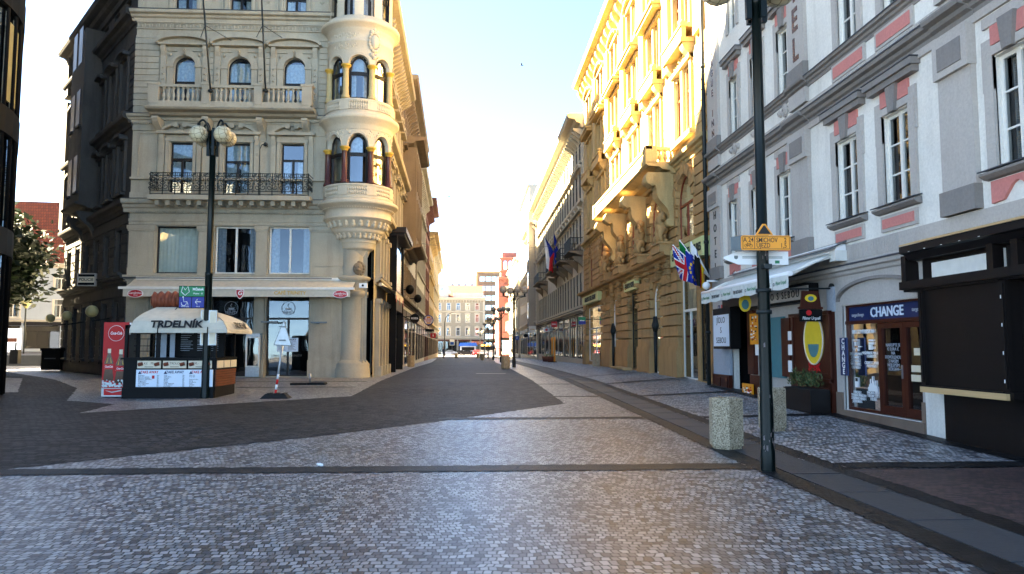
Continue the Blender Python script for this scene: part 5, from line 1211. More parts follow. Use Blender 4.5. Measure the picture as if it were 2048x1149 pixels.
mb = MB(PKF.M); [mb.prism(arc(1.2 + 1.15 * i, 2.0 + 1.15 * i, 21.3, 20.9, 6) + [(2.0 + 1.15 * i, 19.3), (1.2 + 1.15 * i, 19.3)], .1, .13) for i in range(3)]; mb.build('pane', 'glass_s', tw)
house('street_house', 'beige house closing the cross street behind the left row', Fr((-60, 150), (1, 0)), 44, 16, [(5, 7, 'r', 0), (8.6, 10.6, 'r', 0), (12, 14, 'r', 0)], 2.8, 'brownst', 'sand', z0=-1, shop=None)
# red-roofed house across the square, behind the tree
RH = Fr((-62, 97.9), (1, .12)); RHB = house('townhouse', 'pale two-storey house with steep red tiled roof beyond the tree', RH, 24, 12.2, [(5.3, 7.6, 'r', 0), (8.9, 10.9, 'r', 0)], 5.2, 'bluegr', 'offwhite', shop=(1.3, 4.2), w=1.5, brk=False, cor=(.6, .6), z0=.4, depth=13, frame='frame_w', shopm='frame_d')
mb = MB(RH.M); mb.prism([(.4, 12.25), (-4.7, 21), (-12.4, 12.25)], -.3, 24.3, 'x'); rr = mb.build('tiled_roof', 'rooftile', RHB)
mb = MB(RH.M); mb.box(10.0, 13.4, -6.5, -4, 17.5, 22.6); mb.box(9.7, 13.7, -6.7, -3.8, 21.9, 22.2); mb.build('chimney', 'cream', rr)
mb = MB(RH.M); dx = 11.6; mb.box(dx - 1.5, dx + 1.5, -3.5, -.3, 12.8, 16.0); mb.prism([(dx - 1.9, 16.0), (dx + 1.9, 16.0), (dx, 17.3)], -4, -.1); dm = mb.build('dormer', 'offwhite', rr)
mb = MB(RH.M); mb.prism(arc(dx - .55, dx + .55, 15.6, 15.1, 8) + [(dx + .55, 13.9), (dx - .55, 13.9)], -.3, -.26); mb.build('pane', 'glass_s', dm)
mb = MB(RH.M); mb.tube([(8.6, -4.7, 21), (8.6, -4.7, 23.4), (13, -4.7, 23.8), (13, -4.7, 21)], .05, 5); mb.build('roof_rail', 'iron', rr)
house('shade_block', 'unseen plain grey block added to shade the square and red-roofed house', Fr((-64, 30), (-.01, 1)), 70, 34, [(6 + 6 * i, 8 + 6 * i, 'r', 0) for i in range(5)], 6, 'concrete', 'concrete', brk=False, cor=(.5, .5), shop=None, z0=-.5, depth=14)  # added out of view to keep the sun off the square
# dark glass tower with rounded corner, left edge
d = ray(3, 693); dn = Vector((d.x, d.y)).normalized(); nl = Vector((-dn.y, dn.x))
rad = 5.0; base = dn * 27; cpt = base + nl * rad
GT = thing('glass_tower', (cpt.x, cpt.y, .2), 'dark curved glass tower with black bands at the left edge', 'building')
ang0 = math.degrees(math.atan2(-nl.y, -nl.x))
far = base + dn * 23; near = None
outl = [far]; 
for k in range(7): a = R(ang0 - 42 * k / 6); outl.append(Vector((cpt.x + rad * math.cos(a), cpt.y + rad * math.sin(a))))
outl += [Vector((-17.6, 13)), Vector((-42, 10)), Vector((far.x - 16, far.y - 2))]
H_ = 40.5  # height and hidden length drawn out to shade street and hotel
mb = MB(); mb.prism([(p.x, p.y) for p in outl], -.3, H_, 'z'); mb.build('wall', 'steel_d', GT)
def offs(k): 
    c = Vector((sum(p.x for p in outl) / len(outl), sum(p.y for p in outl) / len(outl))); return [p + (p - c).normalized() * k for p in outl]
o1, o2, o3 = offs(.05), offs(.12), offs(.2)
mb = MB(); mb.prism([(p.x, p.y) for p in o1], .4, H_ - .5, 'z'); mb.build('glass_skin', glass('dark_tower_glass', (.1, .1, .1), .35), GT)
mb = MB()
for z in (4.2, 7.6, 11.2, 14.8, 18.4, 22, 26, 30, 34): mb.prism([(p.x, p.y) for p in o3], z, z + .75, 'z')
mb.build('floor_band', 'black', GT)
mb = MB()
for k in range(0, 9): p = o2[k]; mb.tube([(p.x, p.y, .2), (p.x, p.y, H_ - .2)], .05, 5)
mb.build('mullion', 'black', GT)
mb = MB(); 
for z in (8.4, 12, 15.6, 19.2): 
    for k in (1, 2, 3):
        p, q_ = o1[k], o1[k + 1]; mb.poly([(p.x + .03 * 1, p.y, z + .2), (p.x * .4 + q_.x * .6 + .03, p.y * .4 + q_.y * .6, z + .2), (p.x * .4 + q_.x * .6 + .03, p.y * .4 + q_.y * .6, z + 2.5), (p.x + .03, p.y, z + 2.5)])
mb.build('amber_room_glow', 'amber', GT)  # lit rooms behind the glass painted as flat amber sheets
# ------------------------------------------------------------ tree
LEAF = [plain('leaf_dark', (.010, .020, .007), .6, var=.5, scale=3), plain('leaf_mid', (.022, .040, .012), .55, var=.5, scale=3)]
def tree(x, y, z, h, r, label, seed, nl_=5200):
    t = thing('tree', (x, y, z), label, 'tree'); q = random.Random(seed); mb = MB(); tips = []
    def limb(p, d, l, rr, lev):
        pts = [p]; rs = [rr]
        for i in range(4):
            d = (d + Vector((q.uniform(-.2, .2), q.uniform(-.2, .2), q.uniform(-.05, .15)))).normalized(); p = p + d * l / 4; pts.append(p); rs.append(rr * (1 - .17 * (i + 1)))
            if lev < 3 and i > 0:
                for _ in range(2 if lev else 3): limb(p, (d + Vector((q.uniform(-1, 1), q.uniform(-1, 1), q.uniform(-.3, .6)))).normalized(), l * .55, rs[-1] * .6, lev + 1)
        mb.tube(pts, rs, 6, False)
        if lev >= 2: tips.append(p)
    limb(Vector((x, y, z)), Vector((.05, 0, 1)), h * .55, .22, 0)
    mb.build('trunk', 'brownst', t)
    lm = MB(); k = max(1, nl_ // len(tips))
    for tp in tips:
        lm.m = 0 if q.random() < .6 else 1
        for _ in range(k):
            c = tp + Vector((q.gauss(0, 1), q.gauss(0, 1), q.gauss(0, .7))) * .42 * r / 3; s = q.uniform(.16, .32)
            a = Vector((q.uniform(-1, 1), q.uniform(-1, 1), q.uniform(-.5, .5))).normalized(); b = a.cross(Vector((q.uniform(-1, 1), q.uniform(-1, 1), q.uniform(-1, 1)))).normalized()
            lm.poly([c - a * s, c + b * s * .5, c + a * s, c - b * s * .5])
    lm.build('crown', LEAF, t); return t
tree(-28.0, 46, .3, 8.7, 4.6, 'dark leafy tree in front of the red-roofed house', 4, 16000)
# ------------------------------------------------------------ café front
def put(root, mb, name, mat): return mb.build(name, mat, root)
a, b = FR.at(243, 581, 1.25)[0], FR.at(703, 581, 1.25)[0]
o = FR.w((a + b) / 2, .6, 4); AW = thing('awning', o, 'long cream café awning with gold lettering over the corner café front', 'awning')
mb = MB(FR.M); n = 30
for i in range(n):
    x0, x1 = a + (b - a) * i / n, a + (b - a) * (i + 1) / n
    for j in range(4):
        t0, t1 = j / 4, (j + 1) / 4; f = lambda t: 4.5 - .48 * t - .05 * math.sin(math.pi * t)
        mb.add([(x0, .1 + 1.12 * t0, f(t0)), (x1, .1 + 1.12 * t0, f(t0)), (x1, .1 + 1.12 * t1, f(t1)), (x0, .1 + 1.12 * t1, f(t1))], [(0, 1, 2, 3)], True)
put(AW, mb, 'canopy', 'canvas')
mb = MB(FR.M); mb.box(a + .06, b - .06, 1.235, 1.25, 3.68, 4.0); va = put(AW, mb, 'valance', 'canvas')
mb = MB(FR.M); mb.box(a - .12, b + .12, 1.2, 1.3, 3.99, 4.09); mb.box(a + .1, b - .05, .02, .2, 4.47, 4.6)
for x in (a + .5, (a + b) / 2, b - .5): mb.tube([(x, .1, 4.1), (x - .3, .6, 4.0), (x, 1.2, 4.0)], .03, 6)
put(AW, mb, 'frame', 'frame_w')
tx = lambda px: FR.at(px, 588, 1.25)[0]
lettering('CAFÉ TRINITY', FR.M, tx(580), 3.84, .2, 'gold', va, d=1.255, bold=.004, sx=1.05)
for px in (271, 681):
    mb = MB(FR.M); c = tx(px); P = [(c + .32 * math.cos(k * math.pi / 12), 3.80 + .17 * math.sin(k * math.pi / 12)) for k in range(24)]
    mb.prism(P, 1.252, 1.275); e = put(va, mb, 'badge', 'wht'); mb = MB(FR.M); mb.prism([(c + (x - c) * .93, 3.80 + (z - 3.80) * .88) for x, z in P], 1.27, 1.282); e2 = mb.build('badge_face', 'oval_red', va)
    lettering('Gambrinus', FR.M, c, 3.82, .135, 'wht', va, d=1.285, ext=.002, shear=.3); lettering('Patron', FR.M, c + .02, 3.73, .06, 'wht', va, d=1.285, ext=.002)
mb = MB(FR.M); c = tx(480); P = [(c - .17, 3.99), (c + .17, 3.99), (c + .165, 3.8), (c + .09, 3.65), (c, 3.57), (c - .09, 3.65), (c - .165, 3.8)]
mb.prism(P, 1.252, 1.27); put(va, mb, 'badge', 'wht'); mb = MB(FR.M); mb.prism([(c + (x - c) * .85, 3.8 + (z - 3.8) * .86) for x, z in P], 1.265, 1.278); mb.build('badge_face', 'oval_red', va); lettering('G', FR.M, c, 3.83, .26, 'wht', va, d=1.28, ext=.002, shear=.25, bold=.006)
o = ST.w(4.1, .4, 4); A2 = thing('awning', o, 'short folded beige awning round the corner beside the turret pier', 'awning')
mb = MB(ST.M); mb.add([(1.4, .25, 4.42), (6.2, .25, 4.42), (6.2, .9, 4.12), (1.4, .9, 4.12)], [(0, 1, 2, 3)]); mb.box(1.4, 6.2, .89, .9, 3.8, 4.12); put(A2, mb, 'canopy', 'canvas')
mb = MB(ST.M); mb.box(1.4, 6.2, .1, .26, 4.38, 4.52); put(A2, mb, 'frame', 'frame_w')
mb = MB(ST.M)
for x in (1.6, 3.7, 5.8): mb.prism([(x - .16, 3.95), (x + .16, 3.95), (x + .14, 3.75), (x, 3.62), (x - .14, 3.75)], .905, .92)
put(A2, mb, 'badge', 'oval_red')
# emblems and words on the café glass (parts of the building)
for px, py in ((463, 617), (577, 617)):
    c, z = FR.at(px, py, -.22); mb = MB(FR.M)
    P = [(c + .29 * math.cos(k * math.pi / 14), -.2, z + .29 * math.sin(k * math.pi / 14)) for k in range(29)]
    mb.tube(P, .008, 4, False); mb.prism([(c - .14, z + .02), (c + .14, z + .02), (c + .09, z - .05), (c - .09, z - .05)], -.21, -.2); mb.box(c - .17, c + .17, -.21, -.2, z - .075, z - .055); mb.tube([(c, -.2, z + .05), (c - .03, -.2, z + .12), (c + .02, -.2, z + .2)], .014, 5)
    em = put(CB, mb, 'glass_emblem', 'bluegr'); lettering('CAFE · BAR', FR.M, c, z - .12, .075, 'bluegr', em, d=-.2, ext=.002); lettering('TRINITY', FR.M, c, z - .2, .15, 'bluegr', em, d=-.2, ext=.002)
c, z = FR.at(573, 712, -.2); lettering('CAFE BAR | TRINITY', FR.M, c, z, .13, 'grey_dk', CB, d=-.2, ext=.002, spacing=1.15)
c, z = FR.at(575, 690, -.18); PO = thing('poster', FR.w(c, -.2, z - .3), 'white take-away poster inside the café door', 'poster')
mb = MB(FR.M); mb.box(c - .46, c + .46, -.20, -.185, z - .30, z + .30); put(PO, mb, 'sheet', 'board_w')
lettering('TAKE AWAY', FR.M, c, z + .22, .13, 'blk', PO, d=-.18, ext=.002, bold=.003)
mb = MB(FR.M); q = random.Random(2)
for i in range(8): mb.box(c - .4, c - .4 + q.uniform(.2, .34), -.185, -.182, z + .12 - i * .05, z + .135 - i * .05); mb.box(c + .02, c + .02 + q.uniform(.2, .36), -.185, -.182, z + .12 - i * .05, z + .135 - i * .05)
put(PO, mb, 'print', 'blk')
# glass-door drinks fridge by the café wall
c0, c1_ = FR.at(490, 750, .45)[0], FR.at(518, 750, .45)[0]; g = gz(32.9)
FD = thing('fridge', FR.w((c0 + c1_) / 2, .2, g), 'grey glass-door drinks fridge standing against the café window', 'fridge')
mb = MB(FR.M); mb.box(c0, c1_, -.15, .40, g + .05, g + 1.9); mb.box(c0, c1_, .4, .44, g + .06, g + .45); mb.box(c0, c1_, .4, .44, g + 1.78, g + 1.9)
for i in range(5): mb.box(c0 + .05, c1_ - .05, .44, .447, g + .12 + i * .05, g + .14 + i * .05)
put(FD, mb, 'cabinet', 'steel')
mb = MB(FR.M); mb.box(c0 + .06, c1_ - .06, .4, .41, g + .5, g + 1.74); put(FD, mb, 'dark_inside', 'dark')
mb = MB(FR.M)
for p, q_ in ((c0, c0 + .06), (c1_ - .06, c1_)): mb.box(p, q_, .4, .46, g + .46, g + 1.77)
mb.box(c0 + .06, c1_ - .06, .4, .458, g + .46, g + .52); mb.box(c0 + .06, c1_ - .06, .4, .458, g + 1.71, g + 1.77); dr = put(FD, mb, 'door', 'frame_w')
mb = MB(FR.M); mb.poly([(c0 + .06, .43, g + .52), (c1_ - .06, .43, g + .52), (c1_ - .06, .43, g + 1.71), (c0 + .06, .43, g + 1.71)]); mb.build('pane', 'glass_b', dr)
# wall lamps and camera
for px, py, lab in ((538, 646, 'thin dark heater lamp on an arm from the pier left of the café door'), (637, 647, 'thin dark heater lamp on an arm from the corner pier')):
    x, z = FR.at(px, py, .5); T = thing('wall_lamp', FR.w(x, .12, z), lab, 'lamp', 'lamps on the café piers')
    mb = MB(FR.M); mb.tube([(x - .1, .1, z), (x, .45, z + .03)], .02, 6); put(T, mb, 'arm', 'black'); mb = MB(FR.M); mb.box(x - .34, x + .36, .42, .54, z - .0, z + .07); put(T, mb, 'lamp_head', 'steel_d')
x, z = FR.at(725, 572, .9); T = thing('camera', FR.w(x, 0, z), 'white security camera box at the corner below the corbel', 'camera'); mb = MB(FR.M); mb.box(x - .16, x + .18, .6, .8, z - .08, z + .12); mb.box(x - .05, x + .06, .2, .6, z - .02, z + .04); put(T, mb, 'housing', 'wht'); mb = MB(FR.M); mb.tube([(x, .8, z + .02), (x, .84, z + .02)], .05, 8); put(T, mb, 'lens', 'black')

# ------------------------------------------------------------ street lamps
def lampA(x, y, z, h, reach, gr, label, matp='lampgreen', group='netted globe street lamps', r0=.11, gm='globe'):
    T = thing('street_lamp', (x, y, z), label, 'street lamp', group)
    mb = MB(); mb.lathe([(r0 * 1.1, z), (r0 * 1.1, z + .25), (r0, z + .3), (r0, z + .9), (r0 * .93, z + 1.0), (r0 * .9, z + h * .45), (r0 * .98, z + h * .45 + .02), (r0 * .98, z + h * .45 + .1), (r0 * .84, z + h * .45 + .12), (r0 * .75, z + h - .55), (r0 * .95, z + h - .54), (r0 * .95, z + h - .44), (r0 * .75, z + h - .42), (r0 * .75, z + h), (0, z + h + .03)], (x, y), 16)
    for k in range(4):
        a = R(20 + 90 * k); mb.box(x + .13 * math.cos(a) - .035, x + .13 * math.cos(a) + .035, y + .13 * math.sin(a) - .035, y + .13 * math.sin(a) + .035, z + h - .75, z + h + .05)
    put(T, mb, 'pole', matp)
    for k in range(4):
        a = R((-32, 32, 148, 212)[k]); c, s_ = math.cos(a), math.sin(a); P = []
        for i in range(10): t = i / 9; P.append((x + c * (.1 + reach * t), y + s_ * (.1 + reach * t), z + h - .05 + .32 * math.sin(t * 2.4) - .0 * t))
        mb = MB(); mb.tube(P, .03, 6); e = P[-1]; mb.tube([e, (e[0], e[1], e[2] - .1)], .05, 8); put(T, mb, 'arm', matp)
        gl_ = MB(); c0 = (e[0], e[1], e[2] - .08 - gr); gl_.ball((0, 0, 0), gr, 20); g_ = gl_.build('globe', gm); g_.parent = T; g_.location = Vector(c0) - T.location
    return T
x, y = G(410, 797); lampA(x, y, gz(y), 7.65, .30, .25, 'tall dark green lamp post with four netted globes beside the pastry kiosk')
lampA(3.8, 9.6, 0, 6.72, .40, .25, 'dark green sticker-scarred lamp post carrying the orange cycle sign', r0=.085, matp='lampgreen')
mb = MB(); q = random.Random(12)
def lampB(x, y, z, h):
    T = thing('street_lamp', (x, y, z), '', 'street lamp', 'row of four-globe lamps down the street')
    mb = MB(); mb.lathe([(.12, z), (.12, z + .5), (.09, z + .55), (.075, z + h - .7), (.10, z + h - .68), (.10, z + h - .6), (.06, z + h - .5), (.05, z + h - .1), (0, z + h)], (x, y), 10); put(T, mb, 'pole', 'iron')
    for k in range(4):
        a = R(15 + 90 * k); c, s_ = math.cos(a), math.sin(a)
        mb = MB(); mb.tube([(x + c * .05, y + s_ * .05, z + h - .95), (x + c * .3, y + s_ * .3, z + h - .55), (x + c * .75, y + s_ * .75, z + h - .42), (x + c * .8, y + s_ * .8, z + h - .42)], .025, 6); mb.tube([(x, y, z + h - .42), (x + c * .85, y + s_ * .85, z + h - .42)], .018, 5); mb.tube([(x + c * .75, y + s_ * .75, z + h - .42), (x + c * .75, y + s_ * .75, z + h - .22)], .05, 8); put(T, mb, 'arm', 'iron')
        gl_ = MB(); gl_.ball((0, 0, 0), .25, 16); g_ = gl_.build('globe', 'globe_far'); g_.parent = T; g_.location = (c * .75, s_ * .75, h + .0)
    return T
L0 = lampB(2.77, 50, gz(50), 5.15); L0['label'] = 'four-globe lamp nearest on the right, behind the square concrete bin'
for i, (x, y, l) in enumerate(((2.78, 73, 'second four-globe lamp from the front in the street row'), (2.6, 94, 'third four-globe lamp from the front in the street row'), (2.35, 112, 'fourth four-globe lamp from the front in the street row'), (2.1, 134, 'fifth four-globe lamp from the front in the street row'), (1.6, 156, 'sixth and farthest four-globe lamp in the street row'))):
    dup(L0, (x, y, gz(y)), l, R(10 * i))
# ------------------------------------------------------------ concrete bins
def octa(r, c=(0, 0), a0=9): return [(c[0] + r * math.cos(R(a0 + 60 * k)), c[1] + r * math.sin(R(a0 + 60 * k))) for k in range(6)]
def bin_(x, y, z, h, r, label, rz=0):
    T = thing('concrete_bin', (x, y, z), label, 'concrete bin', 'aggregate concrete bins')
    def ring2(r0, z0, r1, z1): return [(*p, z + z0) for p in octa(r0)], [(*p, z + z1) for p in octa(r1)]
    mb = MB(Matrix.Translation((x, y, 0))); lv = [(r * .88, 0), (r * .88, .05), (r, .055), (r, h - .02), (r * .97, h), (r * .74, h), (r * .72, h - .02), (r * .7, h - .22)]
    for (a, za), (b, zb) in zip(lv, lv[1:]):
        A = [(*p, z + za) for p in octa(a)]; B = [(*p, z + zb) for p in octa(b)]; mb.add(A + B, [(i, (i + 1) % 6, 6 + (i + 1) % 6, 6 + i) for i in range(6)])
    put(T, mb, 'shell', 'agg'); mb = MB(Matrix.Translation((x, y, 0))); mb.poly([(*p, z + h - .2) for p in octa(r * .71)]); put(T, mb, 'dark_inside', 'dark'); T.rotation_euler.z = rz; return T
b1 = bin_(3.95, 11.62, gz(11.62), .78, .27, 'stout pebble-faced six-sided concrete bin in front, left of the signpost', R(13))
x, y = G(1545, 862); dup(b1, (x, y, gz2(x, y)), 'pebble-faced concrete bin standing half behind the signpost', R(5))
x, y = 2.05, 46.5; dup(b1, (x, y, gz(y)), 'concrete bin at the right road edge below the nearest four-globe lamp', 0)
x, y = 7.3, 44; dup(b1, (x, y, gz2(x, y)), 'concrete bin in front of the sandstone palace doorway', 0)
for x, y, l in ((-4.2, 52, 'concrete bin at the foot of the left shopfronts'), (1.2, 92, 'concrete bin at the road edge by the third street lamp'), (.9, 118, 'far concrete bin at the road end, right of the dark car'), (-2.6, 122, 'far dark bin at the road end, left of centre')): dup(b1, (x, y, gz(y)), l, .3)
# ------------------------------------------------------------ signpost boards on the near right pole
SG = Fr((3.8, 9.42), (1, -.02)); sx = lambda px, py=486: SG.at(px, py, .03)
x0, z1 = sx(1483, 471); x1, z0 = sx(1582, 501)
CS = thing('cycle_sign', (3.85, 9.4, z0), 'orange cycle route sign reading A 24 Smíchov and Újezd', 'sign')
mb = MB(SG.M); r = .025; P = []
for cx_, cz_, a0 in ((x1 - r, z1 - r, 0), (x0 + r, z1 - r, 90), (x0 + r, z0 + r, 180), (x1 - r, z0 + r, 270)): P += [(cx_ + r * math.cos(R(a0 + 22.5 * k)), cz_ + r * math.sin(R(a0 + 22.5 * k))) for k in range(5)]
mb.prism(P, .0, .025); pl_ = put(CS, mb, 'plate', 'orange')
mb = MB(SG.M); e = .014
for p in ((x0 + e, x1 - e, z1 - e - .006, z1 - e), (x0 + e, x1 - e, z0 + e, z0 + e + .006), (x0 + e, x0 + e + .006, z0 + e + .006, z1 - e - .006), (x1 - e - .006, x1 - e, z0 + e + .006, z1 - e - .006)): mb.box(p[0], p[1], .025, .027, p[2], p[3])
xd_ = x0 + (x1 - x0) * .265; mb.box(xd_ - .003, xd_ + .003, .025, .0275, z0 + e + .006, z1 - e - .006); mb.build('border', 'blk', pl_)
w_ = x1 - x0; hh = z1 - z0; zz = (z0 + z1) / 2
lettering('A 24', SG.M, x0 + w_ * .14, zz + hh * .19, .086, 'blk', pl_, d=.026, ext=.001, bold=.0005, sx=.8)
lettering('SMÍCHOV', SG.M, x0 + w_ * .30, zz + hh * .17, .086, 'blk', pl_, d=.026, ext=.001, bold=.0005, align='LEFT', sx=.74); lettering('ÚJEZD', SG.M, x0 + w_ * .30, zz - hh * .19, .086, 'blk', pl_, d=.026, ext=.001, bold=.0005, align='LEFT', sx=.74)
lettering('2', SG.M, x1 - w_ * .08, zz + hh * .17, .086, 'blk', pl_, d=.026, ext=.001, bold=.0005, align='RIGHT', sx=.8); lettering('1,5', SG.M, x1 - w_ * .08, zz - hh * .19, .086, 'blk', pl_, d=.026, ext=.001, bold=.0005, align='RIGHT', sx=.8)
mb = MB(SG.M); bc = x0 + w_ * .14; bz = zz - hh * .2
for s_ in (-.032, .032): mb.tube([(bc + s_ + .02 * math.cos(k * .52), .028, bz + .02 * math.sin(k * .52)) for k in range(13)], .0025, 4, False)
mb.tube([(bc - .032, .028, bz), (bc - .014, .028, bz + .028), (bc + .022, .028, bz + .028), (bc + .002, .028, bz), (bc - .014, .028, bz + .028)], .0025, 4); mb.tube([(bc - .032, .028, bz), (bc + .002, .028, bz)], .0025, 4); mb.tube([(bc + .032, .028, bz), (bc + .018, .028, bz + .04), (bc + .03, .028, bz + .042)], .0025, 4); mb.tube([(bc - .022, .028, bz + .036), (bc - .006, .028, bz + .036)], .003, 4)
mb.build('bicycle_symbol', 'blk', pl_)
mb = MB(SG.M); c = SG.at(1529, 460, .03)[0]; zb, zt = SG.at(1529, 470, .03)[1], SG.at(1529, 448, .03)[1]
mb.prism([(c - .115, zb), (c + .115, zb), (c + .02, zt), (c - .02, zt)], .0, .02); put(CS, mb, 'pointed_top', 'orange'); mb = MB(SG.M); mb.prism([(c - .085, zb + .012), (c + .085, zb + .012), (c + .008, zt - .02), (c - .008, zt - .02)], .019, .023); put(CS, mb, 'black_triangle', 'blk')
xb, zb2 = SG.at(1471, 486, -.2); mb = MB(SG.M); mb.prism([(x0 + .02, 0), (x0 - .075, -.17), (x1 - .1, -.19), (x1 - .02, -.005)], z0 + .015, z1 + .005, 'z'); put(CS, mb, 'rear_plate', 'steel_d')
x0, z1 = SG.at(1447, 503, -.27); x1, z0 = SG.at(1577, 530, -.27); zm = (z0 + z1) / 2
AS = thing('arrow_sign', (3.8, 9.7, z0), 'white arrow-shaped direction sign pointing left behind the pole', 'sign')
mb = MB(SG.M); mb.prism([(x0, zm + .0), (x0 + .02, zm + .02), (x0 + .2, z1), (x1, z1), (x1, z0), (x0 + .2, z0), (x0 + .02, zm - .02)], -.30, -.27); pa = put(AS, mb, 'plate', 'wht')
mb = MB(SG.M); mb.box(x0 + .25, x0 + .47, -.27, -.268, zm + .01, zm + .02); mb.box(x0 + .25, x0 + .47, -.27, -.268, zm - .005, zm + .002); mb.box(x1 - .3, x1 - .08, -.27, -.268, zm + .01, zm + .02); mb.box(x1 - .3, x1 - .08, -.27, -.268, zm - .005, zm + .002); mb.prism([(x0 + .14, zm + .03), (x0 + .19, zm + .03), (x0 + .19, zm - .005), (x0 + .165, zm - .02), (x0 + .14, zm - .005)], -.27, -.268); mb.build('print', 'steel_d', pa)
mb = MB(SG.M); mb.box(x1 - .18, x1 - .12, -.27, -.267, z0 + .015, z0 + .055); mb.build('green_mark', 'grn', pa)
mb = MB()
for z in (2.02, 2.3): mb.tube([(3.8, 9.6, z), (3.8, 9.6, z + .05)], .1, 14)
mb.box(3.75, 3.85, 9.42, 9.55, 2.6, 2.66); put(AS, mb, 'clamp', 'iron')
ps_ = MB(); q = random.Random(21); tears = []
SP = [o for o in S.objects if o.get('label', '').startswith('dark green sticker')][0]
for i in range(34):
    z = q.choice((q.uniform(.15, .55), q.uniform(.8, 1.6), q.uniform(2.55, 2.9))); a = q.uniform(-2.6, -.4); w = q.uniform(.05, .3); rr = .0815 if z > .95 else .0905
    if z > .9: rr = .085 * (.93 - (z - 1) * .012) + .002
    h = q.uniform(.01, .07)
    ps_.add([(3.8 + rr * math.cos(a + w * k), 9.6 + rr * math.sin(a + w * k), z + dz + q.uniform(-.01, .01)) for k in (0, .5, 1) for dz in (0, h)], [(0, 2, 3, 1), (2, 4, 5, 3)])
put(SP, ps_, 'torn_sticker', plain('sticker_remains', (.12, .10, .10), .7, var=1.2, scale=30))
# ------------------------------------------------------------ metro sign and timetable cases on the left lamp post
lx, ly = G(410, 797); KF = Fr((lx, ly - .12), (1, 0))
x0, z1 = KF.at(358, 572, .1); x1, z0 = KF.at(409, 617, .1); zm = KF.at(380, 594, .1)[1]
MS = thing('metro_sign', (x1, ly - .1, z0), 'green and blue Metro sign board hung on the left lamp post', 'sign')
mb = MB(KF.M); mb.box(x0, x1, .0, .09, z0, z1); put(MS, mb, 'casing', 'black')
mb = MB(KF.M); mb.box(x0 + .02, x1 - .02, .09, .1, zm + .01, z1 - .02); gp = put(MS, mb, 'green_panel', 'grn')
xm_ = (x0 + x1) / 2
mb = MB(KF.M); mb.box(x0 + .02, xm_ - .01, .09, .1, z0 + .02, zm - .01); mb.box(xm_ + .01, x1 - .02, .09, .1, z0 + .02, zm - .01); bp = put(MS, mb, 'blue_panel', 'blue')
lettering('Můstek', KF.M, x1 - .19, zm + .21, .10, 'wht', gp, d=.101, ext=.001, bold=.002); lettering('Metro · A', KF.M, x1 - .19, zm + .09, .065, 'wht', gp, d=.101, ext=.001)
c = x0 + .18; mb = MB(KF.M); mb.tube([(c - .11, .102, zm + .14), (c - .07, .102, zm + .29), (c, .102, zm + .19), (c + .07, .102, zm + .29), (c + .11, .102, zm + .14), (c, .102, zm + .04), (c - .11, .102, zm + .14)], .012, 4); mb.build('metro_symbol', 'wht', gp)
mb = MB(KF.M); c = (x0 + xm_) / 2; zc = (z0 + zm) / 2 + .02
mb.tube([(c - .03 + .07 * math.cos(R(k)), .102, zc - .04 + .07 * math.sin(R(k))) for k in range(-200, 20, 20)], .009, 4); mb.tube([(c - .05, .102, zc + .1), (c - .03, .102, zc), (c + .05, .102, zc), (c + .09, .102, zc - .09)], .011, 4); mb.ball((c - .055, .102, zc + .13), .022, 8, (1, .3, 1))
c = (xm_ + x1) / 2; mb.tube([(c + .08, .102, zc), (c - .08, .102, zc), (c - .02, .102, zc + .07)], .012, 4); mb.tube([(c - .08, .102, zc), (c - .02, .102, zc - .07)], .012, 4); mb.build('symbols', 'wht', bp)
lettering('Výtah-Lift', KF.M, (x0 + xm_) / 2, z0 + .05, .055, 'wht', bp, d=.101, ext=.001); lettering('70 m', KF.M, c, z0 + .05, .05, 'wht', bp, d=.101, ext=.001)
for pa_, pb_, dd, lab in ((418, 432, .02, 'slim timetable case with beige sheet on the right of the left lamp post'), (402, 408, -.12, 'narrow timetable case seen edge-on behind the left lamp post')):
    x0, z1 = KF.at(pa_, 621, dd); x1, z0 = KF.at(pb_, 691, dd)
    T = thing('timetable_case', (x0, ly, z0), lab, 'notice case'); mb = MB(KF.M); mb.box(x0, x1, dd - .08, dd, z0, z1); put(T, mb, 'case', 'steel'); mb = MB(KF.M); mb.box(x0 + .03, x1 - .02, dd, dd + .004, z0 + .03, z1 - .03); put(T, mb, 'sheet', 'beige')
# ------------------------------------------------------------ pastry kiosk
k0, k1, ky0, ky1 = -9.78, -7.25, 21.7, 23.5; g = gz(22) - .02
KI = thing('kiosk', ((k0 + k1) / 2, (ky0 + ky1) / 2, g), 'small dark pastry kiosk with a cream pyramid canopy lettered TRDELNÍK', 'kiosk')
K = Fr((k0, ky0), (1, 0)); KS = Fr((k1, ky0), (0, 1)); kw = k1 - k0; kd = ky1 - ky0
kz = lambda py, d=0: K.at(340, py, d)[1]
zc1 = kz(718)   # counter
mb = MB(K.M); mb.box(0, kw, -kd, -.02, g, zc1 - .02); mb.box(0, kw - .02, -.03, .04, g, kz(776)); put(KI, mb, 'base', 'black')
mb = MB(K.M); mb.box(-.05, kw + .05, -kd - .03, .08, zc1 - .02, zc1 + .03); put(KI, mb, 'counter', 'black')
mb = MB(K.M)
for x in (.0, kw - .08):
    for d in (-.1, -kd + .02): mb.box(x, x + .08, d, d + .08, zc1 + .03, 2.2)
mb.box(.0, kw, -.1, -.02, 2.1, 2.2); mb.box(kw * .34, kw * .38, -.1, -.04, zc1 + .03, 2.1); mb.box(kw * .98, kw, -kd, 0, 2.1, 2.16); mb.box(kw * .40, kw * .97, -kd * .6, -kd * .55, zc1 + .03, 2.12); put(KI, mb, 'posts', 'black')
mb = MB(K.M); q = random.Random(6)
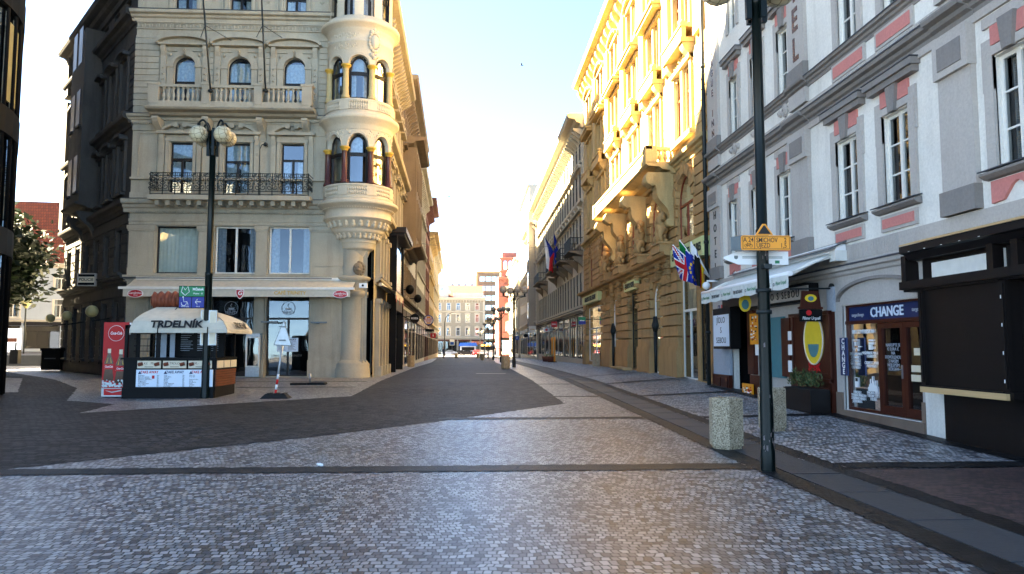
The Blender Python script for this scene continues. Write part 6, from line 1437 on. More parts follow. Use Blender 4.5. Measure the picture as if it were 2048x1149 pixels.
for i in range(11):
    z = 2.02 - i * .055; mb.box(kw * .47, kw * .47 + q.uniform(.2, .4), -kd * .548, -kd * .54, z, z + .012); mb.box(kw * .66, kw * .66 + .22, -kd * .548, -kd * .54, z, z + .012 + .012 * (i % 2)); mb.box(kw * .82, kw * .82 + .2, -kd * .548, -kd * .54, z, z + .01)
put(KI, mb, 'price_list', 'bluegr')
mb = MB(K.M); mb.box(kw * .05, kw * .09, -.5, -.46, zc1 + .03, 2.1)
for z in (1.45, 1.6, 1.8, 1.95): mb.box(kw * .02, kw * .30, -.62, -.5, z, z + .02)
put(KI, mb, 'shelf', 'black')
mb = MB(K.M); mb.box(kw * .22, kw * .345, -.75, -.73, zc1 + .03, 2.08); mb.box(kw * .385, kw * .44, -.75, -.73, zc1 + .03, 2.08); bn = put(KI, mb, 'cafe_banner', 'bluegr'); 
mx0, mz1 = K.at(273, 740, .05); mx1, mz0 = K.at(421, 774, .05)
mx1 = kw - .04
mb = MB(K.M); mb.box(mx0, mx1, .03, .06, mz0, mz1); mn = put(KI, mb, 'menu_board', 'board_w'); W3 = (mx1 - mx0) / 3; q = random.Random(9)
for i in range(3):
    lettering('TAKE AWAY', K.M, mx0 + W3 * (i + .52), mz1 - .07, .10, 'redp' if i != 1 else 'navy', mn, d=.061, ext=.001, bold=.003, sx=.85)
names = ['Espresso\nEspresso Lungo\nEspresso Doppio\nEspresso Macchiato\nCappuccino\nCaffé Latte\nHot Chocolate\nIced coffee\nTea', 'Cola\nCola Zero\nOrange\nSprite\nFanta\nCappy\nVoda neperlivá\nVoda perlivá\nLimonáda', 'Pivo 0,5\nPivo 0,3\n\nSvařené víno\nGrog\nMedovina\nPunč\nWhisky\nRum']
for i, t in enumerate(names):
    lettering(t, K.M, mx0 + W3 * i + .06, mz1 - .31, .048, 'blk', mn, d=.061, ext=.001, align='LEFT', lines=.78); lettering('\n'.join(['%d,-' % q.choice((35, 40, 45, 50, 55)) for _ in range(9)]), K.M, mx0 + W3 * (i + 1) - .06, mz1 - .31, .046, 'blk', mn, d=.061, ext=.001, align='RIGHT', lines=.81)
mb = MB(K.M)
for i in range(3): mb.prism([(mx0 + W3 * i + .05, mz1 - .12), (mx0 + W3 * i + .15, mz1 - .12), (mx0 + W3 * i + .1, mz1 - .03)], .06, .062)
mb.build('logo', 'navy', mn)
mb = MB(K.M); mb.box(mx0 + W3 * .62, mx0 + W3 * .72, .06, .063, mz1 - .25, mz1 - .16); mb.build('logo', 'redp', mn)
pz1, pz0 = kz(722, .05), kz(737, .05); W4 = kw / 3
for i, t in enumerate(('50,- Kč   70,- Kč', 'TRDLO', '100,-   100,-')):
    a, b = mx0 + W3 * i + .02, mx0 + W3 * (i + 1) - .04
    mb = MB(K.M); mb.box(a, b, .03, .055, pz0, pz1); p_ = put(KI, mb, 'price_panel', 'beige'); lettering(t, K.M, (a + b) / 2, (pz0 + pz1) / 2 + .03, .085, 'maroon', p_, d=.056, ext=.001)
    mb = MB(K.M)
    for x in (a + .09, b - .1): mb.tube([(x - .06, .06, pz0 + .1), (x + .06, .06, pz0 + .13)], .05, 8)
    mb.build('pastry_picture', 'dough', p_); mb = MB(K.M); mb.box(a + .2, b - .2, .055, .057, pz0 + .03, pz0 + .045); mb.build('print', 'blk', p_)
mb = MB(KS.M); mb.box(.02, kd, -.01, .03, pz0 - .02, pz1 + .02); put(KI, mb, 'side_rail', 'black')
for i in range(3): mb = MB(KS.M); mb.box(.05 + i * kd / 3, (i + 1) * kd / 3 - .02, .03, .045, pz0, pz1); put(KI, mb, 'price_panel', 'beige')
mb = MB(KS.M)
for i in range(7): z = kz(774) + i * (pz0 - .04 - kz(774)) / 7; mb.box(.02, kd - .01, -.01, .03, z, z + .055)
put(KI, mb, 'slatted_side', 'wood_k')
# canopy: hipped cloth roof with a short ridge
ze = kz(659, .3); e0 = K.at(259, 657, .3)[0]; e1 = KS.w(0, .3, 0)[0] - k0 + .1; zt = kz(615, -.8)
mb = MB(K.M); ridge = [(kw * .22, -.75), (kw * .66, -.75), (kw * .66, -1.15), (kw * .22, -1.15)]; eave = [(e0, .3), (e1, .3), (e1, -kd - .3), (e0, -kd - .3)]
for i in range(4):
    A, B = eave[i], eave[(i + 1) % 4]; C_, D_ = ridge[(i + 1) % 4], ridge[i]; n = 10; m_ = 8
    for u_ in range(n):
        for v_ in range(m_):
            def pt(s_, t_):
                x = (A[0] * (1 - s_) + B[0] * s_) * (1 - t_) + (D_[0] * (1 - s_) + C_[0] * s_) * t_; y = (A[1] * (1 - s_) + B[1] * s_) * (1 - t_) + (D_[1] * (1 - s_) + C_[1] * s_) * t_
                z = ze + (zt - ze) * (t_ ** .5) + .012 * math.sin(s_ * 23 + i) * (1 - t_) - .05 * math.sin(math.pi * s_) * math.sin(math.pi * t_) * .6
                return (x, y, z)
            mb.add([pt(u_ / n, v_ / m_), pt((u_ + 1) / n, v_ / m_), pt((u_ + 1) / n, (v_ + 1) / m_), pt(u_ / n, (v_ + 1) / m_)], [(0, 1, 2, 3)], True)
    for u_ in range(n):
        p, q_ = [(A[0] + (B[0] - A[0]) * s_, A[1] + (B[1] - A[1]) * s_) for s_ in (u_ / n, (u_ + 1) / n)]; w0 = .012 * math.sin(u_ / n * 23 + i); w1_ = .012 * math.sin((u_ + 1) / n * 23 + i)
        mb.add([(p[0], p[1], ze + w0), (q_[0], q_[1], ze + w1_), (q_[0], q_[1], ze - .10), (p[0], p[1], ze - .10)], [(0, 1, 2, 3)], True)
mb.poly([(x, y, zt) for x, y in ridge]); cn = put(KI, mb, 'canopy', 'canvas')
sl_ = math.atan2(zt - ze, 1.05); 
def slope(M, d0, z0, s_): return M @ Matrix.Translation((0, d0, z0)) @ Matrix(((1, 0, 0, 0), (0, math.sin(s_), -math.cos(s_), 0), (0, math.cos(s_), math.sin(s_), 0), (0, 0, 0, 1)))
MC = slope(K.M, .29, ze - .03, 1.15)
lettering('TRDELNÍK', MC, (e0 + e1) / 2 - .06, .15, .29, 'blk', cn, d=.07, ext=.003, bold=.012, sx=1.05)
MC2 = slope(KS.M, .40, ze - .03, 1.15)
lettering('TRDELNÍK', MC2, kd / 2, .14, .24, 'blk', cn, d=.07, ext=.003, bold=.008)
mb = MB(K.M); s0 = (e1 - e0)
for f in (.29, .80): mb.tube([(e0 + s0 * f, .32, ze - .1), (e0 + s0 * f, .315, ze + .02), (e0 + s0 * (f * .8 + .1), -.2, ze + (zt - ze) * .55), (e0 + s0 * (f * .65 + .15), -.72, zt + .01)], .014, 5)
mb.build('cord', 'black', cn)
mb = MB(); cx_ = atY(340, 600, 22.6); q = random.Random(3)
prof = []; L_ = 1.05
T = thing('pastry_model', (cx_[0], 22.6, zt), 'big brown ribbed pastry model lying on the kiosk canopy', 'advertising model')
pts = []; rs = []
for i in range(34): t = i / 33; pts.append((cx_[0] - .5 + L_ * t, 22.6 + .12 * t, zt + .20 + .04 * t)); rs.append(.24 + .035 * math.sin(t * 34) - .06 * (t < .06))
mb.tube(pts, rs, 18); put(T, mb, 'spiral', 'dough'); mb = MB(); mb.tube([(cx_[0] + .5, 22.72, zt + .2), (cx_[0] + .5, 22.72, zt)], .05, 6); put(T, mb, 'stand', 'black')
# ------------------------------------------------------------ red drinks cooler
x0, x1 = atY(206, 720, 22)[0], atY(257, 720, 22)[0]; g = gz(22); C_ = Fr((x0, 22), (1, -.03)); cw_ = x1 - x0
zt = C_.at(230, 645)[1]
CC = thing('drinks_cooler', (x0 + cw_ / 2, 22.3, g), 'tall red cola cooler with two bottles on its front beside the kiosk', 'cooler')
mb = MB(C_.M); mb.box(0, cw_, -.7, -.01, g + .04, zt); put(CC, mb, 'cabinet', 'steel_d')
za = C_.at(230, 776)[1]; mb = MB(C_.M); mb.box(.0, cw_, -.01, .02, za, zt); fp = put(CC, mb, 'front_panel', 'redcol')
mb = MB(C_.M); mb.box(.0, cw_, -.01, .02, g + .03, za - .01); kp = put(CC, mb, 'kick_frame', 'steel'); mb = MB(C_.M); mb.box(.07, cw_ - .07, .02, .025, g + .07, za - .03); mb.build('grille', 'redp', kp); mb = MB(C_.M); mb.prism([(.1, za - .07), (.3, za - .11), (.55, za - .06), (cw_ - .09, za - .04), (.55, za - .09), (.3, za - .14)], .025, .028); mb.build('wave', 'steel', kp)
cc = cw_ / 2; cz = C_.at(230, 667)[1]; mb = MB(C_.M); mb.tube([(cc + .22 * math.cos(k * .2618), .022, cz + .22 * math.sin(k * .2618)) for k in range(25)], .006, 4, False); mb.build('ring', 'wht', fp)
lettering('Coca-Cola', C_.M, cc, cz, .115, 'wht', fp, d=.021, ext=.001, shear=.3, bold=.002, sx=.66)
def bottle(x, z0, h, dd):
    P = [(.5, 0), (.52, .1), (.42, .28), (.40, .36), (.50, .5), (.46, .58), (.30, .70), (.17, .82), (.16, .88)]
    w = h * .30
    mb = MB(C_.M); mb.prism([(x + a * w, z0 + b * h) for a, b in P] + [(x - a * w, z0 + b * h) for a, b in P[::-1]], .02, dd); b_ = mb.build('bottle_picture', plain('cola_brown', (.05, .012, .006), .15, var=.9, scale=9), fp)
    mb = MB(C_.M); mb.box(x - w * .17, x + w * .17, .02, dd + .002, z0 + h * .86, z0 + h * 1.0); mb.prism([(x - w * .5, z0 + h * .38), (x + w * .5, z0 + h * .42), (x + w * .5, z0 + h * .43), (x - w * .5, z0 + h * .39)], .02, dd + .001); mb.build('label_print', 'beige', fp)
    mb = MB(C_.M); mb.prism([(x - w * .45, z0 + h * .36), (x + w * .47, z0 + h * .36), (x + w * .5, z0 + h * .52), (x - w * .5, z0 + h * .52)], .02, dd + .0015); mb.build('label_print', 'redp', fp)
    mb = MB(C_.M)
    for a in (-.28, .2): mb.prism([(x + w * a, z0 + h * .55), (x + w * (a + .09), z0 + h * .55), (x + w * a * .5 + .01, z0 + h * .72), (x + w * a * .5, z0 + h * .72)], .02, dd + .001)
    mb.build('highlight', 'gold', fp)
    lettering('Coca-Cola', C_.M, x, z0 + h * .44, .085, 'wht', fp, d=dd + .003, ext=.001, shear=.3, bold=.002, sx=.6)
bz = C_.at(230, 766)[1]; bh = C_.at(230, 698)[1] - bz
bottle(cc - .17, bz + .06, bh - .06, .023); bottle(cc + .16, bz - .02, bh + .0, .026)
mb = MB(C_.M); q = random.Random(17)
for i in range(70):
    x = q.uniform(.02, cw_ - .05); z = za + abs(q.gauss(0, .07)); s_ = q.uniform(.03, .06); a = q.uniform(0, 1.5); mb.prism([(x + s_ * math.cos(a + k * 1.57) * .6, z + .04 + s_ * math.sin(a + k * 1.57) * .6) for k in range(4)], .02, .029 + .0002 * i)
mb.build('ice_print', plain('ice_print', (.60, .72, .80), .3, var=.4, scale=20), fp)
mb = MB(C_.M); mb.tube([(cw_ + .03, .0, zt - .02), (cw_ + .1, .05, zt - .15), (cw_ + .03, .03, zt - .35)], .03, 6); put(CC, mb, 'cable_hook', 'wht')
# ------------------------------------------------------------ triangular road sign seen from behind, sign feet
x, y = G(545, 797); g = gz(y); top = atY(566, 645, y)
TS = thing('road_sign', (x, y, g), 'grey back of a triangular road sign on a leaning red-banded pole', 'road sign')
P0, P1 = Vector((x + .07, y, g + .05)), Vector((x + .26, y + .05, atY(566, 672, y)[2])); dv = P1 - P0
mb = MB(); mb.tube([P0, P1], .03, 10); put(TS, mb, 'pole', 'steel')
for k in range(4): mb = MB(); mb.tube([P0 + dv * (.03 + k * .085), P0 + dv * (.11 + k * .085)], .0325, 10); put(TS, mb, 'band', 'redp' if k % 2 == 0 else 'wht')
TF = Fr((0, y - .03), (1, 0)); a = TF.at(568, 640); b = TF.at(547, 691); c = TF.at(584, 693); mb = MB(TF.M)
def rnd_tri(P, r_, sc=1):
    cx2 = sum(p[0] for p in P) / 3; cz2 = sum(p[1] for p in P) / 3; out = []
    for i, p in enumerate(P):
        for w in (-1, 0, 1):
            q_ = P[(i + w) % 3] if w else p; v = Vector(p) * (1 if w == 0 else .95) + (Vector(q_) * .05 if w else Vector((0, 0))); v = v if w else v * .97 + Vector((cx2, cz2)) * .03
            out.append((cx2 + (v.x - cx2) * sc, cz2 + (v.y - cz2) * sc))
    return out
mb.prism(rnd_tri([a, b, c], .03), -.01, .01); put(TS, mb, 'plate', 'steel_d'); mb = MB(TF.M)
mb.prism(rnd_tri([a, b, c], .03, .9), .01, .013); put(TS, mb, 'plate_back', 'steel')
mb = MB(TF.M); zc = (a[1] + b[1]) / 2
for z in (b[1] + .12, b[1] + .5): mb.box(a[0] - .12, a[0] + .06, .01, .05, z, z + .04)
put(TS, mb, 'clamp', 'steel_d')
mb = MB(); r0, r1 = G(514, 800)[0], G(580, 797)[0]
mb.add([(r0, y - .25, g), (r1, y - .25, g), (r1, y + .25, g), (r0, y + .25, g), (r0 + .12, y - .13, g + .13), (r1 - .12, y - .13, g + .13), (r1 - .12, y + .13, g + .13), (r0 + .12, y + .13, g + .13)], [(0, 1, 5, 4), (1, 2, 6, 5), (2, 3, 7, 6), (3, 0, 4, 7), (4, 5, 6, 7)])
for k in range(3): mb.box(r0 + .18 + k * .2, r0 + .26 + k * .2, y - .2, y + .2, g + .12, g + .15)
put(TS, mb, 'foot', 'rubber')
x, y = G(617, 770); g = gz(y); T = thing('rubber_base', (x, y, g), 'flat black rubber sign foot with a short stub, in front of the corner pier', 'sign foot')
mb = MB(); mb.box(x - .6, x - .02, y - .25, y + .2, g, g + .07); mb.box(x + .0, x + .62, y - .22, y + .24, g, g + .08); put(T, mb, 'foot', 'rubber'); mb = MB(); mb.tube([(x + .05, y, g + .08), (x + .05, y, g + .4)], .04, 8); put(T, mb, 'stub', 'steel')
x, y = G(640, 933); mb = MB(); q = random.Random(31)
for i in range(7): mb.ball((x + q.uniform(-.025, .025), y + q.uniform(-.02, .02), .02 + q.uniform(0, .03)), .022, 6, (1.2, 1, .8))
tag(mb.build('litter', 'wht'), 'crumpled white paper on the dark paving band', 'litter')
for px, py, s_, lab in ((1043, 131, .55, 'small dark bird flying high in the pale sky'), (898, 394, .4, 'tiny dark bird flying low near the left rooftops')):
    p = atY(px, py, 45); mb = MB(); p = Vector(p)
    mb.tube([p + Vector((-.14 * s_, 0, .02)), p, p + Vector((.16 * s_, 0, -.02)), p + Vector((.24 * s_, 0, .0))], [.01, .05 * s_, .04 * s_, .01], 6)
    for sg in (-1, 1): mb.add([p + Vector((-.06 * s_, 0, .02)), p + Vector((.08 * s_, 0, .02)), p + Vector((.06 * s_, sg * .22 * s_, .2 * s_)), p + Vector((-.05 * s_, sg * .42 * s_, .12 * s_))], [(0, 1, 2, 3)])
    tag(mb.build('bird', 'blk'), lab, 'bird')
# ------------------------------------------------------------ restaurant awning, signs and planter
aw_d = 1.23; u0, u1 = WH.at(1404, 590, aw_d)[0], WH.at(1579, 548, aw_d)[0]
T = thing('awning', WH.w((u0 + u1) / 2, .6, 3.2), 'white restaurant awning with scalloped lettered valance behind the signpost', 'awning')
mb = MB(WH.M); n = 24
for i in range(n):
    a, b = u0 + (u1 - u0) * i / n, u0 + (u1 - u0) * (i + 1) / n
    for j in range(4):
        f = lambda t: 3.66 - .50 * t - .05 * math.sin(math.pi * t)
        mb.add([(a, .12 + 1.1 * j / 4, f(j / 4)), (b, .12 + 1.1 * j / 4, f(j / 4)), (b, .12 + 1.1 * (j + 1) / 4, f((j + 1) / 4)), (a, .12 + 1.1 * (j + 1) / 4, f((j + 1) / 4))], [(0, 1, 2, 3)], True)
put(T, mb, 'canopy', 'canvas_w')
mb = MB(WH.M); mb.tube([(u0, aw_d - .02, 3.14), (u1, aw_d - .02, 3.14)], .055, 10); mb.box(u0 - .05, u1 + .1, .04, .26, 3.60, 3.76); put(T, mb, 'frame', 'wht')
mb = MB(WH.M); mb.mould(u0 - .1, u1 + .15, [(.04, 3.84), (.42, 3.66), (.42, 3.64), (.04, 3.8)]); put(T, mb, 'cover', 'steel_d')
mb = MB(WH.M); mb.tube([(u1 - .05, .15, 3.55), (u1 - .1, .65, 3.40), (u1 - .06, 1.2, 3.12)], .045, 6); mb.tube([(u0 + .1, .15, 3.55), (u0 + .3, .65, 3.40), (u0 + .1, 1.2, 3.12)], .04, 6); mb.box(u1 - .1, u1 + .14, .04, .3, 3.4, 3.62); put(T, mb, 'folding_arm', 'frame_w')
pw = (u1 - u0) / 7
for i in range(7):
    a, b = u0 + pw * i + .02, u0 + pw * (i + 1) - .02; mb = MB(WH.M); mb.prism([(a, 3.11), (b, 3.11), (b, 2.84), ((a + b) / 2, 2.81), (a, 2.84)], aw_d + .02, aw_d + .03); v_ = put(T, mb, 'valance_flap', 'canvas_w')
    if i % 2: lettering('ŠVEJK RESTAURANT', WH.M, (a + b) / 2, 2.96, .12, 'blk', v_, d=aw_d + .033, ext=.001, sx=.62, bold=.002)
    else: lettering('Pilsner Urquell', WH.M, (a + b) / 2 + .04, 2.97, .125, 'grn', v_, d=aw_d + .033, ext=.001, sx=.75, shear=.2); lettering('o', WH.M, a + .08, 2.97, .16, 'blk', v_, d=aw_d + .033, ext=.001)
# JÍDLO S SEBOU light box standing off the wall
x0, z1 = WH.at(1425, 632, .45); x1, z0 = WH.at(1457, 693, .45)
T = thing('menu_sign', WH.w((x0 + x1) / 2, .3, z0), 'black-framed white box sign reading JÍDLO S SEBOU in three lines', 'sign')
mb = MB(WH.M); mb.box(x0 - .05, x1 + .12, .12, .42, z0 - .08, z1 + .2); put(T, mb, 'case', 'black'); mb = MB(WH.M); mb.box(x0, x1, .42, .43, z0, z1); fc = put(T, mb, 'face', 'board_w')
for i, t in enumerate(('JÍDLO', 'S', 'SEBOU')): lettering(t, WH.M, (x0 + x1) / 2, z1 - (z1 - z0) * (.18 + .32 * i), .25, 'blk', fc, d=.432, ext=.002, spacing=1.1, sx=1.1)
x, z = WH.at(1436, 617, .2); T = thing('sign_plate', WH.w(x, .11, z), 'small plate with a blue S and a red square above the box sign', 'sign'); mb = MB(WH.M); mb.box(x - .3, x + .5, .10, .13, z - .13, z + .14); p_ = put(T, mb, 'plate', 'grey_pl')
mb = MB(WH.M); mb.box(x - .22, x + .0, .13, .135, z - .1, z + .1); mb.build('blue_square', 'navy', p_); mb = MB(WH.M); mb.box(x + .1, x + .32, .13, .135, z - .1, z + .1); mb.build('red_square', 'redp', p_); lettering('S', WH.M, x - .11, z, .15, 'wht', p_, d=.137, ext=.001)
# hanging boards on an iron arm
x, z = WH.at(1622, 620, .95)
T = thing('hanging_sign', WH.w(x, .5, z), 'brown wooden pub board hanging from an iron arm above the oval plaque', 'sign')
HS = Fr((7.12, 16.05), (1, 0)); arm_z = 2.87; T.location = (7.4, 16.05, 2.1)
mb = MB(); mb.tube([(7.92, 16.05, arm_z), (6.95, 16.05, arm_z - .02)], .02, 6); mb.tube([(7.93, 16.05, arm_z), (7.86, 16.05, arm_z)], .11, 12); put(T, mb, 'bracket', 'iron')
mb = MB(HS.M); mb.prism([(.04, arm_z - .42), (.50, arm_z - .42), (.45, arm_z - .06), (.09, arm_z - .06)], -.03, .03); mb.box(0, .54, -.035, .035, arm_z - .46, arm_z - .41); b_ = put(T, mb, 'board', 'wood_r')
mb = MB(HS.M); P = [(.27 + .13 * math.cos(k * .35), arm_z - .22 + .085 * math.sin(k * .35)) for k in range(18)]; mb.prism(P, .03, .036); mb.build('oval_badge', 'yellow', b_); mb = MB(HS.M); mb.prism([(.27 + (a - .27) * .5, arm_z - .23 + (c - arm_z + .22) * .6) for a, c in P], .036, .04); mb.build('badge_centre', 'teal', b_)
mb = MB(HS.M); mb.box(.02, .52, -.03, .03, arm_z - .73, arm_z - .465); b2 = put(T, mb, 'lower_board', 'black'); mb = MB(HS.M); mb.tube([(.22, .03, arm_z - .54), (.22, .036, arm_z - .54)], .06, 14); mb.build('seal', 'redp', b2); lettering('Pilsner Urquell', HS.M, .27, arm_z - .66, .10, 'wht', b2, d=.033, ext=.001, sx=.66, shear=.2)
c = WH.at(1507, 606, .5); T = thing('oval_sign', WH.w(c[0], .4, c[1]), 'small yellow oval sign hanging over the dark restaurant doorway', 'sign')
OS = Fr((7.2, WH.w(c[0], 0, 0)[1]), (1, 0)); mb = MB(OS.M); P = [(.16 * math.cos(k * .2618), c[1] + .24 * math.sin(k * .2618)) for k in range(24)]; mb.prism(P, -.02, .02); put(T, mb, 'plate', 'yellow'); mb = MB(OS.M); mb.prism([(a * .6, c[1] - .05 + (b - c[1]) * .55) for a, b in P], .02, .025); put(T, mb, 'centre', 'teal'); mb = MB(OS.M); mb.tube([(0, 0, c[1] + .23), (0, 0, c[1] + .34), (.7, 0, c[1] + .34)], .015, 5); put(T, mb, 'arm', 'iron')
x0, x1 = WH.at(1577, 800, .5)[0], WH.at(1632, 800, .5)[0]; yy = WH.w((x0 + x1) / 2, .4, 0)[1]; g = gz2(7.5, yy)
T = thing('planter', WH.w((x0 + x1) / 2, .4, g), 'long dark planter box with small bushy shrubs by the restaurant', 'planter')
mb = MB(WH.M); mb.box(x0, x1, .18, .62, g, g + .50); put(T, mb, 'box', 'wood_d'); mb = MB(WH.M); mb.box(x0 + .03, x1 - .03, .21, .59, g + .495, g + .51); put(T, mb, 'soil', 'rubber')
q = random.Random(14); LG = [plain('shrub_green', (.05, .09, .03), .6, var=.5), plain('shrub_olive', (.12, .12, .04), .6, var=.5)]
for i in range(3):
    cx = x0 + (x1 - x0) * (.14 + .33 * i); mb = MB(WH.M)
    for k in range(230):
        a = q.uniform(0, 6.28); r_ = q.uniform(0, .2); h = q.uniform(.05, .42) * (1.1 - r_ * 2.2); p = Vector((cx + r_ * math.cos(a), .4 + r_ * .8 * math.sin(a), g + .50 + h * .9)); mb.m = int(q.random() < .4)
        e1 = Vector((math.cos(a) * .3 + q.uniform(-.4, .4), math.sin(a) * .3 + q.uniform(-.4, .4), q.uniform(.3, 1))).normalized() * q.uniform(.05, .1); e2 = e1.cross(Vector((q.uniform(-1, 1), q.uniform(-1, 1), .2))).normalized() * .014
        mb.poly([p, p + e1 * .5 + e2, p + e1, p + e1 * .5 - e2])
    put(T, mb, 'shrub', LG)
x0, z1 = WH.at(1678, 676, .12); x1, z0 = WH.at(1694, 752, .12)
T = thing('sign_board', WH.w(x0, .1, z0), 'narrow navy board with CHANGE written letter under letter', 'sign'); mb = MB(WH.M); mb.box(x0, x1, .075, .11, z0, z1); p_ = put(T, mb, 'board', 'navy')
for i, ch in enumerate('CHANGE'): lettering(ch, WH.M, (x0 + x1) / 2, z1 - (z1 - z0) * (.1 + .16 * i), .155, 'wht', p_, d=.112, ext=.001, bold=.004, sx=1.15)
x, z = WH.at(1420, 572, .3); T = thing('camera', WH.w(x, .3, z), 'white dome camera at the far end of the restaurant awning', 'camera'); mb = MB(WH.M); mb.tube([(x, .0, z + .15), (x, .4, z + .15)], .035, 6); put(T, mb, 'arm', 'wht'); mb = MB(WH.M); mb.ball((x, .42, z), .13, 10); put(T, mb, 'dome', 'wht')
# ------------------------------------------------------------ flags
def flag(base, tip, w, h, mats, fn, label, seed, group, frac=.62):
    T = thing('flag', base, label, 'flag', group); base, tip = Vector(base), Vector(tip)
    mb = MB(); mb.tube([base, tip], .018, 6); mb.ball(tip, .035, 6); put(T, mb, 'pole', 'wht' if h < 1.4 else 'iron')
    q = random.Random(seed); d = tip - base; nu, nv = 26, 22; hor = Vector((d.x, d.y, 0)).normalized(); side = Vector((-hor.y, hor.x, 0)); ph = q.uniform(0, 6)
    mb = MB(); V = []
    for i in range(nu + 1):
        s_ = i / nu; p = tip - d * (1 - s_) * frac
        for j in range(nv + 1):
            t = j / nv; squeeze = 1 - .45 * t
            c = tip - d * .5 * frac; pp = c + (p - c) * squeeze * Vector((1, 1, 1)).x
            V.append(Vector((pp.x, pp.y, p.z * (1 - t * .7) + c.z * t * .7 - h * t)) + side * (.09 * w * math.sin(s_ * 11 + ph + t) * (.25 + t)) + hor * .05 * math.sin(s_ * 7 + t * 3))
    k = len(mb.v); mb.v += V
    for i in range(nu):
        for j in range(nv):
            mb.f.append([i * (nv + 1) + j, (i + 1) * (nv + 1) + j, (i + 1) * (nv + 1) + j + 1, i * (nv + 1) + j + 1]); mb.mi.append(fn((i + .5) / nu, (j + .5) / nv)); mb.sm.append(True)
    put(T, mb, 'cloth', mats); return T
MT['fl_blue'] = plain('flag_blue', (.015, .03, .26), .8, spec=.1); MT['fl_lblue'] = plain('flag_light_blue', (.03, .10, .40), .8, spec=.1); MT['fl_red'] = plain('flag_red', (.50, .02, .025), .8, spec=.1); MT['fl_white'] = plain('flag_white', (.76, .76, .76), .8, spec=.1); MT['fl_green'] = plain('flag_green', (.01, .16, .04), .8, spec=.1); MT['fl_yellow'] = plain('flag_yellow', (.7, .45, .02), .8, spec=.1); MT['fl_black'] = plain('flag_black', (.01, .01, .01), .8, spec=.1)
def uk(s, t):
    a, b = abs(s - .5), abs(t - .5)
    if a < .07 or b < .09: return 1
    if a < .12 or b < .15: return 2
    k = abs(a - b)
    return 1 if k < .035 else 2 if k < .10 else 0
def eu(s, t):
    for k in range(12):
        if (s - .5 - .3 * math.cos(k * .5236)) ** 2 + (t - .5 - .3 * math.sin(k * .5236)) ** 2 < .0022: return 1
    return 0
cz_ = lambda s, t: 0 if abs(s - .5) < .5 - t else (1 if s > .5 else 2)
tri = lambda s, t: min(2, int(s * 3)); trih = lambda s, t: min(2, int(t * 3))
B0 = Vector((7.82, 24.25, 3.85)); G1 = 'flags fanned on the hotel corner'
for (dx, dy, tz, m, f, l) in ((-1.15, .25, 4.95, ['fl_blue', 'fl_red', 'fl_white'], uk, 'Union flag, leftmost of the fanned flags at the hotel corner'), (-.85, .5, 5.15, ['fl_green', 'fl_white', 'fl_red'], trih, 'green white and red flag next to the Union flag'), (-.8, -.1, 4.75, ['fl_blue', 'fl_yellow'], eu, 'dark blue flag with ring of yellow stars at the hotel corner'), (-.55, .2, 5.05, ['fl_red', 'fl_blue', 'fl_white'], tri, 'white blue and red flag nearest the hotel wall'), (-.55, -.25, 4.6, ['fl_yellow', 'fl_red', 'fl_black'], tri, 'black red and gold flag hanging lowest at the hotel corner')):
    flag(B0 + Vector((0, dy * .1, 0)), B0 + Vector((dx, dy, tz - 3.85)), .8, .85, m, f, l, int(tz * 100), G1)
G2 = 'flags on the balcony of the pale house'
flag((7.3, 62.5, 8.9), (6.15, 63.5, 10.9), 1.5, 2.2, ['fl_blue', 'fl_white', 'fl_red'], cz_, 'blue white and red flag over the street from the iron balcony', 3, G2, .7); flag((7.3, 61.8, 8.9), (6.75, 61.6, 11.0), 1.5, 2.0, ['fl_blue', 'fl_yellow'], eu, 'starred blue flag beside the tricolour on the iron balcony', 4, G2, .7)
# ------------------------------------------------------------ shop signs along both sides
def bladesign(x, y, z, w, h, wallx, mat, label, txt=None, tmat='wht', ts=.2, rnd_=False, rim=None):
    T = thing('shop_sign', (x, y, z), label, 'sign'); F = Fr((x, y), (1, 0)); mb = MB(F.M)
    if rnd_: mb.prism([(w / 2 * math.cos(k * .2618), z + h / 2 * math.sin(k * .2618)) for k in range(24)], -.06, .06)
    else: mb.box(-w / 2, w / 2, -.06, .06, z - h / 2, z + h / 2)
    p_ = put(T, mb, 'panel', mat); mb = MB(F.M); s_ = 1 if wallx > x else -1; mb.tube([(s_ * w / 2 * .9, 0, z + h * .2), (wallx - x + .05 * s_, 0, z + h * .2)], .03, 5); put(T, mb, 'arm', 'iron')
    if rim: 
        mb = MB(F.M); mb.tube([(w / 2 * math.cos(k * .2618), .062, z + h / 2 * math.sin(k * .2618)) for k in range(25)], .04, 5, False); mb.build('rim', rim, p_)
    if txt: lettering(txt, F.M, 0, z, ts, tmat, p_, d=.065, ext=.002, bold=.006, lines=.8)
    return T
bladesign(-4.05, 53, 3.55, .66, .66, -4.8, 'black', 'round black sign with white lettering, left side of the street', 'KOZA', 'wht', .17, True)
T = bladesign(-3.95, 68, 3.95, .82, .82, -5.1, 'wht', 'round white burger restaurant sign with blue ring and red words', 'BURGER\nKING', 'redp', .22, True, 'blue')
F = Fr((-3.95, 68), (1, 0)); 
for za, zb in ((4.14, 4.28), (3.62, 3.75)): mb = MB(F.M); mb.prism([(-.2, za), (.2, za), (.13, zb), (-.13, zb)] if za > 4 else [(-.13, za), (.13, za), (.2, zb), (-.2, zb)], .06, .068); mb.build('bun', 'orange', T)
bladesign(-4.05, 78, 2.7, .55, .5, -5.3, 'redp', 'small square red sign low on the left side of the street', 'Š', 'wht', .25)
bladesign(-4.3, 76, 3.2, .9, .25, -5.3, 'black', 'flat black sign above the small red one on the left', None)
bladesign(6.95, 87, 3.55, .82, .8, 7.9, 'blind', 'square cream light box sign far down the right side', 'STEINER', 'gold', .14)
